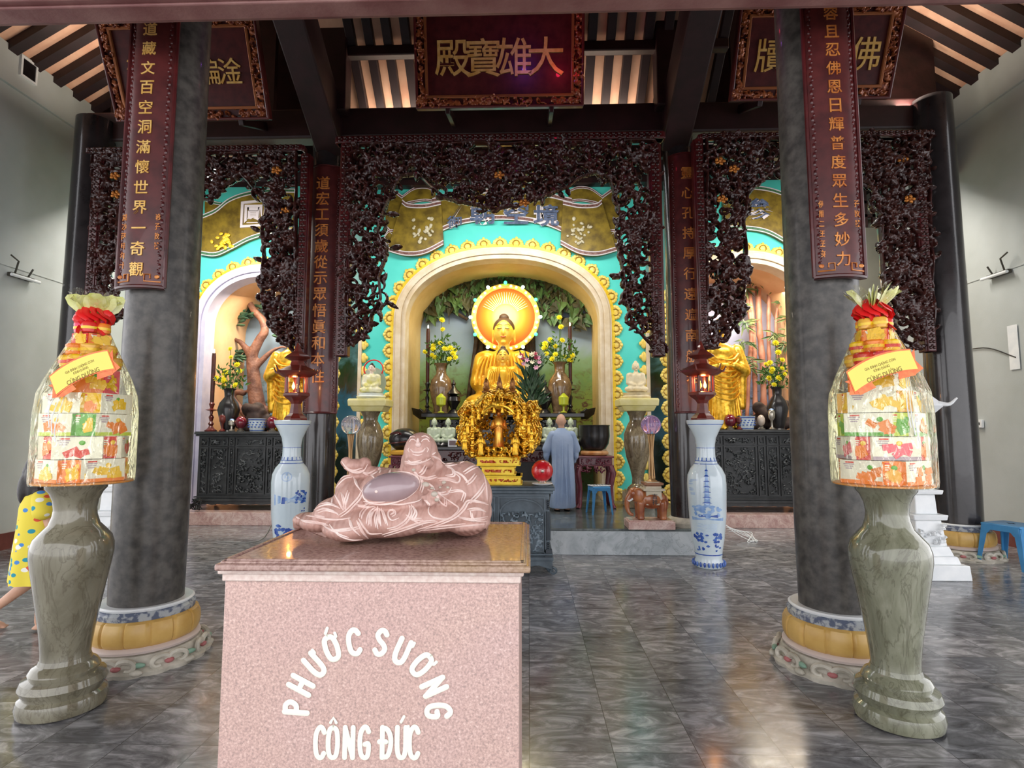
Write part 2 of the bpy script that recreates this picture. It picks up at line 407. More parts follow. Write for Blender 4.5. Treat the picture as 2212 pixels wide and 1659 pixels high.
m_slate = M('carved_slate_wood', '26282a', .45, c2='3c3f41', sc=8, bump=.15, bs=40, bd=.004)
m_bluegrey = M('blue_grey_carved_wood', '3f4a52', .38, c2='596670', sc=6, bump=.15, bs=40, bd=.004)
m_white = M('white_stone', 'e6eaec', .4, c2='f4f6f6', sc=6)
m_jade = M('pale_jade', 'a9b89a', .25, c2='c6d0b6', sc=10, spec=.6)
m_porc = M('white_porcelain', 'c3d3dc', .08, c2='d8e4ea', sc=2, coat=.5)
m_blue = M('cobalt_glaze', '1d3f9a', .12, c2='4f78c4', sc=12, coat=.5)
m_blue2 = M('pale_cobalt_wash', '6d94cc', .12, c2='9dbbe0', sc=10, coat=.5)
m_blue3 = M('faint_cobalt_wash', 'a3bede', .12, c2='bccfe4', sc=10, coat=.5)
m_redw = M('lantern_red_wood', '5a1d16', .35, c2='742a20', sc=9, coat=.3)
m_purp = M('purple_red_wood', '5c2230', .35, c2='74303e', sc=9, coat=.2)
m_leaf = M('flower_leaf', '2f4f1c', .5, c2='557a2c', sc=18)
m_yel = M('yellow_petal', 'e8d814', .5, c2='f8ee3c', sc=30)
m_skin = M('skin', 'c99a80', .5, c2='d6aa90', sc=10)
m_hair = M('black_hair', '0f0a0a', .5, c2='241817', sc=25, bump=.5, bs=80, bd=.004)
m_metal = M('brushed_metal', 'b9b3a6', .25, .8)
m_bluepl = M('blue_plastic', '3c82b8', .35, c2='4a92c6', sc=4)
m_flame = M('lamp_glow', 'ffb060', .5, emit='ff9a3c', es=14)
m_flamew = M('candle_flame', 'fff0d0', .5, emit='fff0cc', es=16)
m_eye = M('painted_dark_line', '2a1712', .5)
m_red = M('bright_red', 'd8141a', .4, c2='ea2c26', sc=9)
m_brownv = M('brown_glazed_vase', '5c4630', .15, c2='8a7050', sc=8, coat=.5)
# ------------------------------------------------------------------ setting
AX = -.42    # temple axis
b = MB(); b.box(-14, 14, -6, 14, -.2, 0); struct(b.build('floor', m_floor, smooth=0))
PZ = .34; PYF = fl(1300, 1200).y
b = MB(); b.m = 0; b.box(X(640, 7.2), X(1560, 7.2), PYF + .02, 10.45, 0, PZ - .03); b.m = 1; b.box(X(640, 7.2) - .02, X(1560, 7.2) + .02, PYF, 12.2, PZ - .03, PZ)
struct(b.build('platform_floor', [m_step, m_floor2], smooth=0, bevel=.006))
SP = .22
for nm, a, c in (('platform_floor', -7.2, X(640, 7.2) - .02), ('platform_floor', X(1560, 7.2) + .02, 6.8)):
    b = MB(); b.box(a, c, 9.5, 12.4, 0, SP); o = b.build(nm, m_pink, smooth=0, bevel=.008); struct(o)
WL, WR = -7.15, 6.75
def sidewall(name, x, s):
    b = MB(); b.box(min(x, x + s * .3), max(x, x + s * .3), 6.3, 13, 0, 6.9); b.box(min(x - s * .05, x), max(x - s * .05, x), 6.3, 13, 6.35, 6.9)
    b.box(min(x - s * .012, x), max(x - s * .012, x), 6.3, 13, 3.86, 3.885)
    return struct(b.build(name, m_plaster, smooth=0, bevel=.01))
sidewall('wall_left', WL, -1); sidewall('wall_right', WR, 1)
for x, s, nm in ((WL, -1, 'baseboard_left'), (WR, 1, 'baseboard_right')):
    b = MB(); b.box(min(x, x - s * .03), max(x, x - s * .03), 6.3, 13, 0, .22); struct(b.build(nm, M('red_brown_tile', '6b3a34', .3, c2='8a5048', sc=3), smooth=0))
WY = 10.4
# arch helper: outline points (x,z) of an arch, from left foot round to right foot
def arch(cx, hw, zs, rise, zb, n=40, p=2.15):
    pts = [(cx - hw, zb)]
    for i in range(n + 1):
        t = PI - PI * i / n; c, s_ = math.cos(t), math.sin(t)
        pts.append((cx + hw * math.copysign(abs(c) ** (2 / p), c), zs + rise * abs(s_) ** (2 / p)))
    return pts + [(cx + hw, zb)]
def wall_arch(name, x0, x1, z0, z1, A, y, mat, th=.25):
    # wall panel with an arched opening: pieces left, right, above
    b = MB(); n = len(A)
    top = [(min(max(p[0], x0), x1), z1) for p in A]
    b.strip([(p[0], max(p[1], z0)) for p in A[1:-1]], [(p[0], z1) for p in A[1:-1]], y, y + th)
    b.box(x0, A[0][0], y, y + th, z0, z1); b.box(A[-1][0], x1, y, y + th, z0, z1)
    return b.build(name, mat, smooth=0)
def offs(A, d):
    out = []
    for i, p in enumerate(A):
        a = A[max(i - 1, 0)]; c = A[min(i + 1, len(A) - 1)]; t = Vector((c[0] - a[0], c[1] - a[1])).normalized()
        out.append((p[0] - t.y * d, p[1] + t.x * d))
    return out
def resample(A, step):
    out = []; acc = 0; out.append((Vector(A[0]), Vector((A[1][0] - A[0][0], A[1][1] - A[0][1])).normalized()))
    for i in range(len(A) - 1):
        a, c = Vector(A[i]), Vector(A[i + 1]); d = (c - a).length
        if d < 1e-9: continue
        t = step - acc
        while t <= d: out.append((a + (c - a) * (t / d), (c - a).normalized())); t += step
        acc = (acc + d) % step
    return out
def surround(label, A, y, w1, w2, step, mm=None, sc=1.):
    t = thing('arch_surround', label, 'arch surround', (A[len(A) // 2][0], y, A[0][1])); off = Vector(t.location)
    T = Matrix.Translation(-off)
    b = MB(); o1 = offs(A, w1)
    for d0, d1, dy in ((0, w1 * .25, .05), (w1 * .25, w1 * .8, .085), (w1 * .8, w1, .06)): b.strip(offs(A, d0), offs(A, d1), y - dy, y + .05, T)
    b.strip(offs(A, -.035), offs(A, .01), y - .05, y + .27, T)
    b.build('moulding', mm or m_mould, t, smooth=30, bevel=.006)
    b = MB(); b.strip(o1, offs(A, w1 + w2 * .35), y - .045, y + .02, T); b.build('inner_band', m_goldp, t, smooth=30)
    path = resample(offs(A, w1 + w2 * .35), step)
    for p, d in path:
        b = MB(); nrm = Vector((-d.y, d.x)); q = p + nrm * w2 * .12
        for k in range(7):
            a = -PI / 2 + PI * k / 6; c = q + d * math.sin(a) * step * .34 + nrm * math.cos(a) * w2 * .45
            b.ell((c.x, y - .02, c.y), (step * .13, .03, step * .13), 8, 6, T)
        b.ell((q.x, y - .015, q.y), (step * .3, .03, step * .3), 10, 6, T)
        tip = p + nrm * w2 * .72; b.ell((tip.x, y - .015, tip.y), (step * .1, .025, step * .14), 8, 6, T)
        o = b.build('scallop', m_cream, t); b = MB(); q = p + nrm * w2 * .12; L = []
        for k in range(9):
            a = -2.3 + 4.6 * k / 8; c = q + (d * math.sin(a) + nrm * math.cos(a)) * step * .2; L.append((c.x, y - .05, c.y))
        b.tube(L, .008 * sc, 5, T); b.build('scroll_line', M('ochre_line', '9a7418', .5), o)
    return t
# central arch
cxA = (X(869, WY) + X(1302, WY)) / 2; hwA = (X(1302, WY) - X(869, WY)) / 2
zsA = Z(692, WY); riA = Z(556, WY) - zsA
AC = arch(cxA, hwA, zsA, riA, PZ)
struct(wall_arch('wall_rear', X(775, WY), X(1402, WY), PZ, 6.3, AC, WY, m_turq))
surround('big gilded scalloped arch around the seated golden statue', AC, WY, .19, .17, .31)
# niche behind it
NY = 12.0
b = MB(); I = offs(AC, -.0)
b.strip(I, offs(AC, .12), WY + .25, NY); o = b.build('niche_wall', m_peach if False else M('ochre_niche_wall', 'c9a86a', .6, c2='d8bb80', sc=2), smooth=40); struct(o)
def mural(name, x0, x1, z0, z1, y, stops, blot, sc=1.2):
    t = NT('mural_' + name); s_ = t.sep(); n = t.noise(sc, 5, .6, .5); h = t.math('DIVIDE', t.math('SUBTRACT', s_[2], z0), z1 - z0)
    h2 = t.math('ADD', h, t.math('MULTIPLY', t.math('SUBTRACT', n, .5), .35))
    col = t.ramp(h2, stops); n2 = t.noise(sc * 4, 6, .65, 1, t.map((1, 1, 1.6), (5, 2, 3)))
    m = t.ramp(n2, [(.52, 0.0), (.62, 1.0)]); lowm = t.ramp(h, [(.42, 1.0), (.6, 0.0)])
    col = t.mix(t.math('MULTIPLY', m, lowm), col, lin(blot)); t.fin(col, .6)
    b = MB(); b.box(x0, x1, y, y + .1, z0, z1); return tag(b.build('painted_mural', t.m, smooth=0), dict(centre='painted sky and meadow mural on the back of the big middle niche', left='pale blue sky mural on the back of the gnarled tree niche', right='pale violet sky mural on the back of the bamboo niche')[name], 'mural')
mural('centre', cxA - hwA - .1, cxA + hwA + .1, PZ, zsA + riA + .1, NY, [(.1, '55703a'), (.35, '8a9a3a'), (.48, '658648'), (.58, '7c9c78'), (.66, '8ea2b0'), (1, '7f90ba')], '5c3d22')
# landscape strips beside the turquoise wall
for k, (a, c) in enumerate(((700, 775), (1402, 1470))):
    t = NT('strip_%d' % k); s_ = t.sep(); n = t.noise(2.2, 6, .6, 1.5)
    h = t.math('ADD', t.math('DIVIDE', s_[2], 4.5), t.math('MULTIPLY', t.math('SUBTRACT', n, .5), .3))
    t.fin(t.ramp(h, [(.1, '1b2a24'), (.28, '2b4038'), (.36, '5b90b0'), (.46, '4f93b8'), (.54, '6a5c40'), (.62, '3c5a2c'), (.7, '7db0b4'), (.9, '86b6b0')]), .5)
    b = MB(); b.box(X(a, 10.6), X(c, 10.6), 10.6, 10.7, PZ, 6.3); tag(b.build('waterfall_painting', t.m, smooth=0), 'tall narrow landscape painting with a waterfall, ' + ('beside the painted statuette' if k == 0 else 'beside the crowned pale statuette'), 'painting')
    L = [(X(775 if k == 0 else 1402, WY), z) for z in (PZ, 3.42)]
    t = thing('gilded_edge_strip', ('upright gilded strip beside the waterfall painting, on the %s of the big arch') % ('left' if k == 0 else 'right'), 'moulding', (L[0][0], WY, PZ))
    s = 1 if k == 0 else -1; b = MB(); b.cb((0, -.02, 1.55), (.07, .09, 3.1)); b.build('moulding', m_mould, t, bevel=.01)
    b = MB()
    for i in range(12):
        z = .15 + i * .25; b.ell((s * .07, -.03, z), (.06, .03, .1), 12, 8); b.ell((s * .12, -.03, z), (.04, .025, .045), 10, 6)
    b.build('scalloped_border', m_cream, t)
    b = MB(); b.ell((0, -.03, 3.16), (.1, .05, .09)); b.ell((0, -.03, 3.26), (.05, .04, .07)); b.build('finial', m_cream, t)
# side rear walls with arches
SY = 10.2
m_lilac_lit = M('lilac_lit_moulding', 'c4c2da', .45, c2='d6d2e4', sc=5)  # lilac light on the moulding is put into its base colour
cl = X(520, SY); AL = arch(X(560, SY), X(560, SY) - X(432, SY), Z(700, SY), Z(590, SY) - Z(700, SY), SP)
struct(wall_arch('wall_rear_left', -7.15, X(700, SY), SP, 6.3, AL, SY, m_turq))
surround('arch with gilded scallops over the gnarled tree altar', AL, SY, .2, .14, .3, m_lilac_lit)
AR = arch(X(1620, SY), X(1755, SY) - X(1620, SY) + .1, Z(690, SY), Z(570, SY) - Z(690, SY), SP)
struct(wall_arch('wall_rear_right', X(1470, SY), X(1800, SY), SP, 6.3, AR, SY, m_turq))
surround('arch with gilded scallops over the bamboo altar', AR, SY, .2, .14, .3, m_mould)
for A_, nm, st, bl in ((AL, 'left', [(.1, '2a3838'), (.35, '6e98b4'), (.6, '9db6cc'), (1, '8fb0cc')], '4c6a58'), (AR, 'right', [(.1, '2c3a48'), (.35, '7a9ed0'), (.6, 'b0bcdc'), (1, 'c0bcd8')], '4c5a48')):
    b = MB(); b.strip(A_, offs(A_, .1), SY + .25, 11.7); struct(b.build('niche_wall', m_peach, smooth=40))
    mural(nm, A_[0][0] - .1, A_[-1][0] + .1, SP, 4.9, 11.7, st, bl, 1.5)
# plain back wall of the right-hand gallery with an opening to daylight
b = MB(); gx0, gx1 = X(1800, SY), 6.8; wx0, wx1, wz0, wz1 = X(1868, SY), X(1990, SY), Z(500, SY), Z(385, SY)
b.box(gx0, wx0, SY, SY + .2, SP, 6.3); b.box(wx1, gx1, SY, SY + .2, SP, 6.3); b.box(wx0, wx1, SY, SY + .2, SP, wz0); b.box(wx0, wx1, SY, SY + .2, wz1, 6.3)
struct(b.build('wall_gallery', M('olive_plaster', '55544a', .8, c2='656358', sc=1), smooth=0))
b = MB()
for k in range(8):
    x = wx0 + (wx1 - wx0) * k / 7; b.cb((x, SY + .1, (wz0 + wz1) / 2), (.05, .05, wz1 - wz0))
for k in range(5): b.cb(((wx0 + wx1) / 2, SY + .1, wz0 + (wz1 - wz0) * k / 4), (wx1 - wx0, .05, .05))
struct(b.build('window_1', m_dark, smooth=0))
# outer shell closing the hall
b = MB(); b.box(-7.2, 6.8, 12.5, 12.7, 0, 8); b.box(-7.2, 6.8, 10.2, 12.6, 6.3, 6.4); struct(b.build('wall_outer', m_dark, smooth=0))
# ------------------------------------------------------------------ roof
m_rboard = M('roof_board', 'd8a488', .7, c2='ecc0a2', sc=3)
m_raft = M('rafter_wood', '1e1114', .55, c2='2c191c', sc=5)
rf = thing('ceiling', None, None); rf['kind'] = 'structure'
RY, RZ, RS = 8.25, 6.3, .92   # eave line of the rear slope and its pitch
RX0, RX1 = X(705, 7.8) - .5, X(1500, 7.8) + .5
def rz_(y): return RZ + (RY - y) * RS
b = MB(); y1 = 4.2
b.add([(RX0, RY, rz_(RY) + .1), (RX1, RY, rz_(RY) + .1), (RX1, y1, rz_(y1) + .1), (RX0, y1, rz_(y1) + .1), (RX0, RY, rz_(RY) + .2), (RX1, RY, rz_(RY) + .2), (RX1, y1, rz_(y1) + .2), (RX0, y1, rz_(y1) + .2)], [(0, 1, 2, 3), (7, 6, 5, 4), (0, 4, 5, 1), (1, 5, 6, 2), (2, 6, 7, 3), (3, 7, 4, 0)])
b.build('roof_boards', m_rboard, rf, smooth=0)
T = Matrix.Translation((0, RY, RZ)) @ Matrix.Rotation(-math.atan(RS), 4, 'X')
x = X(733, 7.3)
r0 = None; k = 0
while x < RX1:
    if r0 is None:
        b = MB(); b.box(-.062, .062, -5.2, .3, -.03, .1); r0 = b.build('rafter', m_raft, rf, smooth=0, bevel=.008)
        r0.rotation_euler = (-math.atan(RS), 0, 0); r0.location = (x, RY, RZ)
    else:
        c = r0.copy(); COL.objects.link(c); c.location.x = x
    x += .262
b = MB()
for y in (7.42, 6.2, 5.0): b.cb(((RX0 + RX1) / 2, y, rz_(y) - .09), (RX1 - RX0, .13, .15))
b.build('purlin', m_beam, rf, bevel=.02)
# hips over the side galleries: rafters run across
for s, xw in ((-1, WL), (1, WR)):
    b = MB(); xi = (X(560, 7.5) if s < 0 else X(1640, 7.5)); sl = .62; zt = 6.85
    dx = abs(xi - xw); z1 = zt + dx * sl
    v = [(xw + s * .4, 3, zt + .07 - .4 * sl), (xw + s * .4, 9.3, zt + .07 - .4 * sl), (xi, 9.3, z1 + .07), (xi, 3, z1 + .07)]
    v += [(p[0], p[1], p[2] + .1) for p in v]
    fs = [(0, 1, 2, 3), (7, 6, 5, 4), (0, 4, 5, 1), (1, 5, 6, 2), (2, 6, 7, 3), (3, 7, 4, 0)]
    b.add(v, fs if s > 0 else [f[::-1] for f in fs]); b.build('roof_boards', m_rboard, rf, smooth=0)
    ang = math.atan(sl); rr = None; y = 5.6
    while y < 9.2:
        if rr is None:
            b = MB(); L = dx / math.cos(ang) + .3; b.box(0, L, -.07, .07, -.06, .08); rr = b.build('rafter', m_raft, rf, smooth=0)
            rr.rotation_euler = (0, -ang, 0) if s < 0 else (0, -(PI - ang), 0); rr.location = (xw, y, zt)
            if s > 0:
                rr.rotation_euler = (0, ang, PI); 
                rr.rotation_euler = (0, -ang, PI)
        else:
            c = rr.copy(); COL.objects.link(c); c.location.y = y
        y += .36
# roof cover far above, keeping the daylight out
b = MB(); b.box(-14, 14, 1.6, 13, 11.2, 11.3); b.box(-9, 9, 9.25, 9.35, 6.3, 11.3); b.box(-9, 9, 3.2, 3.3, 4.8, 11.3); b.build('roof_cover', m_dark, rf, smooth=0)
# long beams
b = MB(); b.box(X(150, 7.6), X(2050, 7.6), 7.5, 7.75, Z(290, 7.5), Z(226, 7.5)); struct(b.build('rear_beam', m_beam, smooth=0, bevel=.03))
for a, c in ((WL, WL + .9), (WR - .9, WR)):
    b = MB(); b.box(a, c, 8.62, 8.72, 5.6, 8.6); struct(b.build('gable_wall', m_dark, smooth=0))
for a, c in ((WL, X(560, 7.9)), (X(1610, 7.9), WR)):
    b = MB(); b.box(a + (.75 if a < 0 else 0), c - (0 if a < 0 else .75), 7.95, 8.05, 5.6, 8.6); struct(b.build('gable_wall', m_dark, smooth=0))
for s, px in ((-1, 690), (1, 1478)):
    x = X(px, 7.5)
    b = MB(); a = Vector((x, 7.6, Z(325, 7.5))); c = Vector((x, 3.9, Z(325, 7.5) + 3.7 * .62))
    v = [(x - .19, a.y, a.z), (x + .19, a.y, a.z), (x + .19, c.y, c.z), (x - .19, c.y, c.z)]; v += [(p[0], p[1], p[2] + .62) for p in v]
    b.add(v, [(3, 2, 1, 0), (4, 5, 6, 7), (0, 1, 5, 4), (1, 2, 6, 5), (2, 3, 7, 6), (3, 0, 4, 7)]); struct(b.build('raking_beam', m_beam, smooth=0, bevel=.02))
    # queen-post dropping from the roof beside it
    b = MB(); b.box(x + (-.1 if s < 0 else -.3), x + (.3 if s < 0 else .1), 7.3, 7.55, Z(240, 7.4), 8.3); struct(b.build('upright_beam', m_beam, smooth=0, bevel=.02))
# porch roof over the forecourt
b = MB(); b.box(-9, 9, -1.6, 3.3, 4.75, 4.85); b.build('porch_roof', m_dark, rf, smooth=0)
# front lintel
m_lint = M('weathered_lintel', '7c4e4c', .55, c2='99706a', sc=3, bump=.2, bs=40)
LY = 3.2
b = MB(); zb = Z(-24, LY); b.box(-7, 7, LY, LY + .22, zb, zb + .5); b.box(-7, 7, LY - .02, LY, zb + .045, zb + .5); b.box(-7, 7, LY + .04, LY + .18, zb - .02, zb)
struct(b.build('front_lintel', m_lint, smooth=0, bevel=.012))
# vent holes high on the side walls
for s, x, vx, vy in ((-1, WL + .055, 60, 152), (1, WR - .055, 2132, 90)):
    rr_ = ray(vx, vy); y = x * rr_.y / rr_.x; z = at(vx, vy, y).z
    t = thing('wall_vent', ('small square vent hole with white rim high on the left wall' if s < 0 else 'angular vent hole with white rim high on the right wall'), 'vent', (x, y, z))
    b = MB(); b.strip([(-.1, -.12), (.1, -.12), (.1, .12), (-.1, .12)], [(-.13, -.15), (.13, -.15), (.13, .15), (-.13, .15)], -.03, .03, None, True)
    o = b.build('rim', m_white, t); o.rotation_euler = (0, 0, PI / 2)
    b = MB(); b.cb((-s * .005, 0, 0), (.03, .2, .24)); b.build('dark_recess', m_black, t)
# ------------------------------------------------------------------ columns
m_col = M('aged_dark_column', '33302e', .42, c2='58544f', sc=13, bump=.2, bs=18, coat=.1)
m_colr = M('rear_dark_column', '262324', .22, c2='343031', sc=4, bump=.06, bs=18, coat=.4)
m_drum = M('yellow_ceramic_drum', 'c0964c', .35, c2='d6b068', sc=5)
m_ring = M('blue_grey_ceramic_ring', '5c6478', .35, c2='a9adb0', sc=22, lo=.45, hi=.55)
m_foot = M('painted_stone_foot', 'a8a294', .55, c2='d0cabc', sc=9, bump=.25, bs=30)
m_rose = M('rose_paint', 'b06a6a', .5)
m_teal = M('faded_green_paint', '7fa08c', .5)
def column(label, x, y, r, h, full=True, z0=0, k=1., mat=None, kz=1.):
    t = thing('column', label, 'column', (x, y, z0))
    b = MB(); hh = .4 * k if full else .1
    prof = [(r * 1.0, hh), (r * 1.03, hh + .6), (r * 1.04, 1.6), (r * 1.0, 3), (r * .94, h)]; b.lathe(prof, 48); b.build('shaft', mat or m_col, t)
    if not full:
        b = MB(); b.lathe([(r * 1.25, 0), (r * 1.3, .05), (r * 1.15, .1), (r * 1.02, .12)], 40); b.build('base_ring', m_foot, t); return t
    b = MB(); b.lathe([(.31 * k, .36 * k), (.35 * k, .37 * k), (.355 * k, .41 * k), (.33 * k, .435 * k), (.29 * k, .44 * k), (r, .42 * k)], 48); b.build('upper_ring', m_ring, t)
    b = MB(); b.lathe([(.335 * k, .435 * k), (.345 * k, .45 * k), (.33 * k, .46 * k), (.3 * k, .455 * k)], 48); b.build('rim_line', m_white, t)
    b = MB(); n = 192; vs = []; fs = []; L = 14
    zz = [.17, .19, .22, .27, .32, .355, .37]
    rr = [.345, .375, .39, .395, .39, .375, .345]
    for q, (r_, z_) in enumerate(zip(rr, zz)):
        for i in range(n):
            a = 2 * PI * i / n; g = abs(((i / n * L) % 1) - .5) * 2; m = 1 - .045 * max(0, (g - .86) / .14) ** .7
            vs.append((r_ * k * m * math.cos(a), r_ * k * m * math.sin(a), z_ * k))
    for q in range(len(zz) - 1):
        for i in range(n): j = (i + 1) % n; fs.append((q * n + i, q * n + j, (q + 1) * n + j, (q + 1) * n + i))
    b.add(vs, fs); b.build('lobed_drum', m_drum, t)
    b = MB(); b.lathe([(.33 * k, .13 * k), (.39 * k, .14 * k), (.4 * k, .16 * k), (.37 * k, .18 * k), (.33 * k, .18 * k)], 48); o = b.build('white_band', M('pinkish_white_band', 'd6c6c0', .4), t)
    b = MB(); b.lathe([(.47 * k, 0, .05), (.48 * k, .03 * k, .05), (.43 * k, .06 * k), (.42 * k, .1 * k), (.4 * k, .13 * k), (.3 * k, .14 * k)], 96, None, 16)
    rnd = random.Random(int(x * 10))
    for i in range(8):
        a = 2 * PI * i / 8 + .2; T = Matrix.Rotation(a, 4, 'Z')
        for s in (-1, 1):
            P = []
            for q in range(14):
                u = q / 13; an = u * 5.2; rad = (.085 - .06 * u) * k
                P.append((.43 * k + .02 * u, s * (.075 * k - rad * math.cos(an)), .06 * k + rad * .7 * math.sin(an) + .01))
            b.tube(P, [.024 * k * (1 - .4 * q / 13) for q in range(14)], 7, T)
        b.ell((.45 * k, .14 * k, .035 * k), (.03 * k, .05 * k, .025 * k), 10, 6, T)
    ft = b.build('carved_foot', m_foot, t)
    b = MB(); b2 = MB()
    for i in range(8):
        T = Matrix.Rotation(2 * PI * i / 8 + .2, 4, 'Z'); b.ell((.445 * k, 0, .07 * k), (.025 * k, .035 * k, .02 * k), 10, 6, T)
        b2.ell((.435 * k, .15 * k, .085 * k), (.02 * k, .05 * k, .02 * k), 10, 6, T)
    b.build('painted_flower', m_rose, ft); b2.build('painted_leaf', m_teal, ft)
    return t
NC = 4.05
xL, xR = X(318, NC, 1280), X(1806, NC, 1300)
column('thick dark front column behind the marble vase on the left', xL, NC, .235, 9, k=.88)
column('thick dark front column behind the marble vase on the right', xR, NC, .235, 9, k=.88)
RC = 7.72
column('rear column beside the blue-and-white vase near the reclining statue', X(690, RC), RC, .215, 7.2, False, PZ, 1, m_colr)
column('rear column beside the elephant statue', X(1480, RC), RC, .215, 7.2, False, PZ, 1, m_colr)
column('rear column against the far left wall', X(160, 7.5, 1000), 7.5, .26, 6.05, True, 0, .95, m_colr)
column('glossy rear column next to the blue stool by the right wall', X(2062, 7.5, 1000), 7.5, .26, 6.15, True, 0, .95, m_colr)
# ------------------------------------------------------------------ couplet boards
def couplet(label, x, y, r, z0, z1, w_, text, mtx, gl, curve=True, side='', zt=None):
    t = thing('couplet_board', label, 'couplet board', (x, y, z0)); H = z1 - z0
    # gently curved board that wraps the front of the column
    b = MB(); n = 12; rr = r + .03; am = math.asin(min(.95, w_ / 2 / rr)) if curve else 0; vs = []; fs = []
    def pt(u, z, d):
        if curve:
            a = am * u; return ((rr + d) * math.sin(a), -(rr + d) * math.cos(a), z)
        return (w_ / 2 * u, -rr - d, z)
    for d in (0, .035):
        for z in (0, H):
            for i in range(n + 1): vs.append(pt(-1 + 2 * i / n, z, d))
    q = n + 1
    for i in range(n):
        fs += [(2 * q + i, 2 * q + i + 1, 3 * q + i + 1, 3 * q + i), (i, q + i, q + i + 1, i + 1), (i, i + 1, 2 * q + i + 1, 2 * q + i), (q + i, 3 * q + i, 3 * q + i + 1, q + i + 1)]
    fs += [(0, 2 * q, 3 * q, q), (n, q + n, 3 * q + n, 2 * q + n)]
    b.add(vs, fs); brd = b.build('board', m_board, t, smooth=30)
    b = MB()
    for u in (-.97, .97): b.tube([pt(u, .01, .04), pt(u, H - .01, .04)], .014, 6)
    for z in (.012, H - .012): b.tube([pt(-.97 + 1.94 * i / 10, z, .04) for i in range(11)], .014, 6)
    b.build('raised_edge', m_maroon, t)
    b = MB()
    for u in (-.78, .78):
        z = .1
        while z < H - .1: b.ell(pt(u, z, .035), (.012, .008, .022), 6, 4); b.ell(pt(u * .93, z + .03, .035), (.008, .006, .014), 6, 4); z += .065
    b.build('carved_border', m_maroon, t)
    n_ = len(text); step = (H - .2 if zt is None else H - zt) / n_
    for i, ch in enumerate(text):
        char(brd, mtx, ch, 0, -rr - .037, H - (.14 if zt is None else .16) - step * (i + .5), gl, 0, .008, 1, .12, True, True)
    b = MB()
    for s, tx in ((-1, side[:6]), (1, side[6:])):
        for i, ch in enumerate(tx):
            p = pt(s * .62, .52 - i * .07, .037); put_glyph(b, ch, p[0], p[1], p[2], .05, 0, .01, 1, .1, True, True)
    for s in (-1, 1):
        P = [pt(s * .85, .05, .04), pt(s * .3, .05, .04), pt(s * .3, .1, .04), pt(s * .5, .1, .04), pt(s * .5, .07, .04)]
        b.tube(P, .005, 5); b.ell(pt(s * .72, .085, .04), (.02, .006, .014), 8, 5)
    if side: b.build('small_inscription', m_copper, t, smooth=0)
    return t
yF = NC - .27
couplet('maroon board with gilt writing hung on the left front column', xL, NC, .235, Z(618, yF), Z(20, yF) + .1, .31, '道藏文百空洞滿懷世界一奇觀', m_goldtxt, .102, True, '歲次丙申年十弟子敬獻')
couplet('maroon board with gilt writing hung on the right front column', xR, NC, .235, Z(607, yF), Z(20, yF) + .1, .31, '容且忍佛恩日輝普度眾生多妙力', m_copper, .1, True, '佛曆二五五弟子敬獻')
yR = RC - .25
couplet('narrow maroon board with copper writing left of the big arch', X(683, yR), RC, .2, Z(893, yR), Z(350, yR), .4, '道宏工須歲從示眾悟眞和本性', m_copper, .19, True, '', .56)
couplet('narrow maroon board with copper writing right of the big arch', X(1499, yR), RC, .2, Z(893, yR), Z(335, yR), .38, '靈心孔持厚行遠遍南般若', m_copper, .17, True, '', .5)
# ------------------------------------------------------------------ name plaques
def plaque(label, cx, y, z0, w_, h, tilt, chars, xs, gs, inv=0):
    t = thing('name_plaque', label, 'plaque', (cx, y, z0)); t.rotation_euler = (R(tilt), 0, 0)
    b = MB(); b.box(-w_ / 2, w_ / 2, 0, .06, 0, h); pan = b.build('panel', m_board, t, bevel=.01)
    b = MB(); fw = .13
    b.strip([(-w_ / 2 + fw, fw), (w_ / 2 - fw, fw), (w_ / 2 - fw, h - fw), (-w_ / 2 + fw, h - fw)], [(-w_ / 2 + fw - .035, fw - .035), (w_ / 2 - fw + .035, fw - .035), (w_ / 2 - fw + .035, h - fw + .035), (-w_ / 2 + fw - .035, h - fw + .035)], -.035, .0, None, True)
    b.build('inner_gilt_line', M('gilt_edge', 'a8673e', .3, .4), t, smooth=0, bevel=.006)
    for k, P in enumerate((rectp(-w_ / 2, w_ / 2, 0, fw - .04), rectp(-w_ / 2, w_ / 2, h - fw + .04, h), rectp(-w_ / 2, -w_ / 2 + fw - .04, 0, h), rectp(w_ / 2 - fw + .04, w_ / 2, 0, h))):
        b = MB(); carve(b, P, -.01, .011, 3 + k, int(70 * max(w_, h) * (1 if k < 2 else .6)), .02, .04, .012, 0, 1.2, .5, 0); b.build('carved_border', M('carved_gilt_border', '6e2c1c', .3, .2, c2='b86a3a', sc=20, coat=.2), t)
    b = MB(); b.strip([(-w_ / 2, 0), (w_ / 2, 0), (w_ / 2, h), (-w_ / 2, h)], [(-w_ / 2 - .035, -.035), (w_ / 2 + .035, -.035), (w_ / 2 + .035, h + .035), (-w_ / 2 - .035, h + .035)], -.05, .06, None, True)
    b.build('outer_frame', M('plaque_outer_frame', '5c2320', .3, coat=.3), t, smooth=0, bevel=.012)
    for ch, x in zip(chars, xs): char(pan, m_goldtxt, ch, x, -.012, h * .47, gs, 0, .004, 1, .1, True, True)
    for s in (-.32, .32): b = MB(); b.box(s * w_ - .03, s * w_ + .03, -.04, .7, -.1, .02); b.build('bracket', m_dark, t, bevel=.008)
    return t
PY = 6.75
cx = X(1078, PY, 140); w_ = X(1252, PY, 232) - X(902, PY, 232)
plaque('wide maroon plaque with four big gilt characters above the middle bay', cx, PY + .15, Z(228, PY + .15), w_ * 1.02, (Z(52, PY) - Z(228, PY)) * 1.12, 14, '殿寶雄大', [-.29 * w_, -.1 * w_, .09 * w_, .29 * w_], .46)
w2 = X(1935, PY) - X(1580, PY)
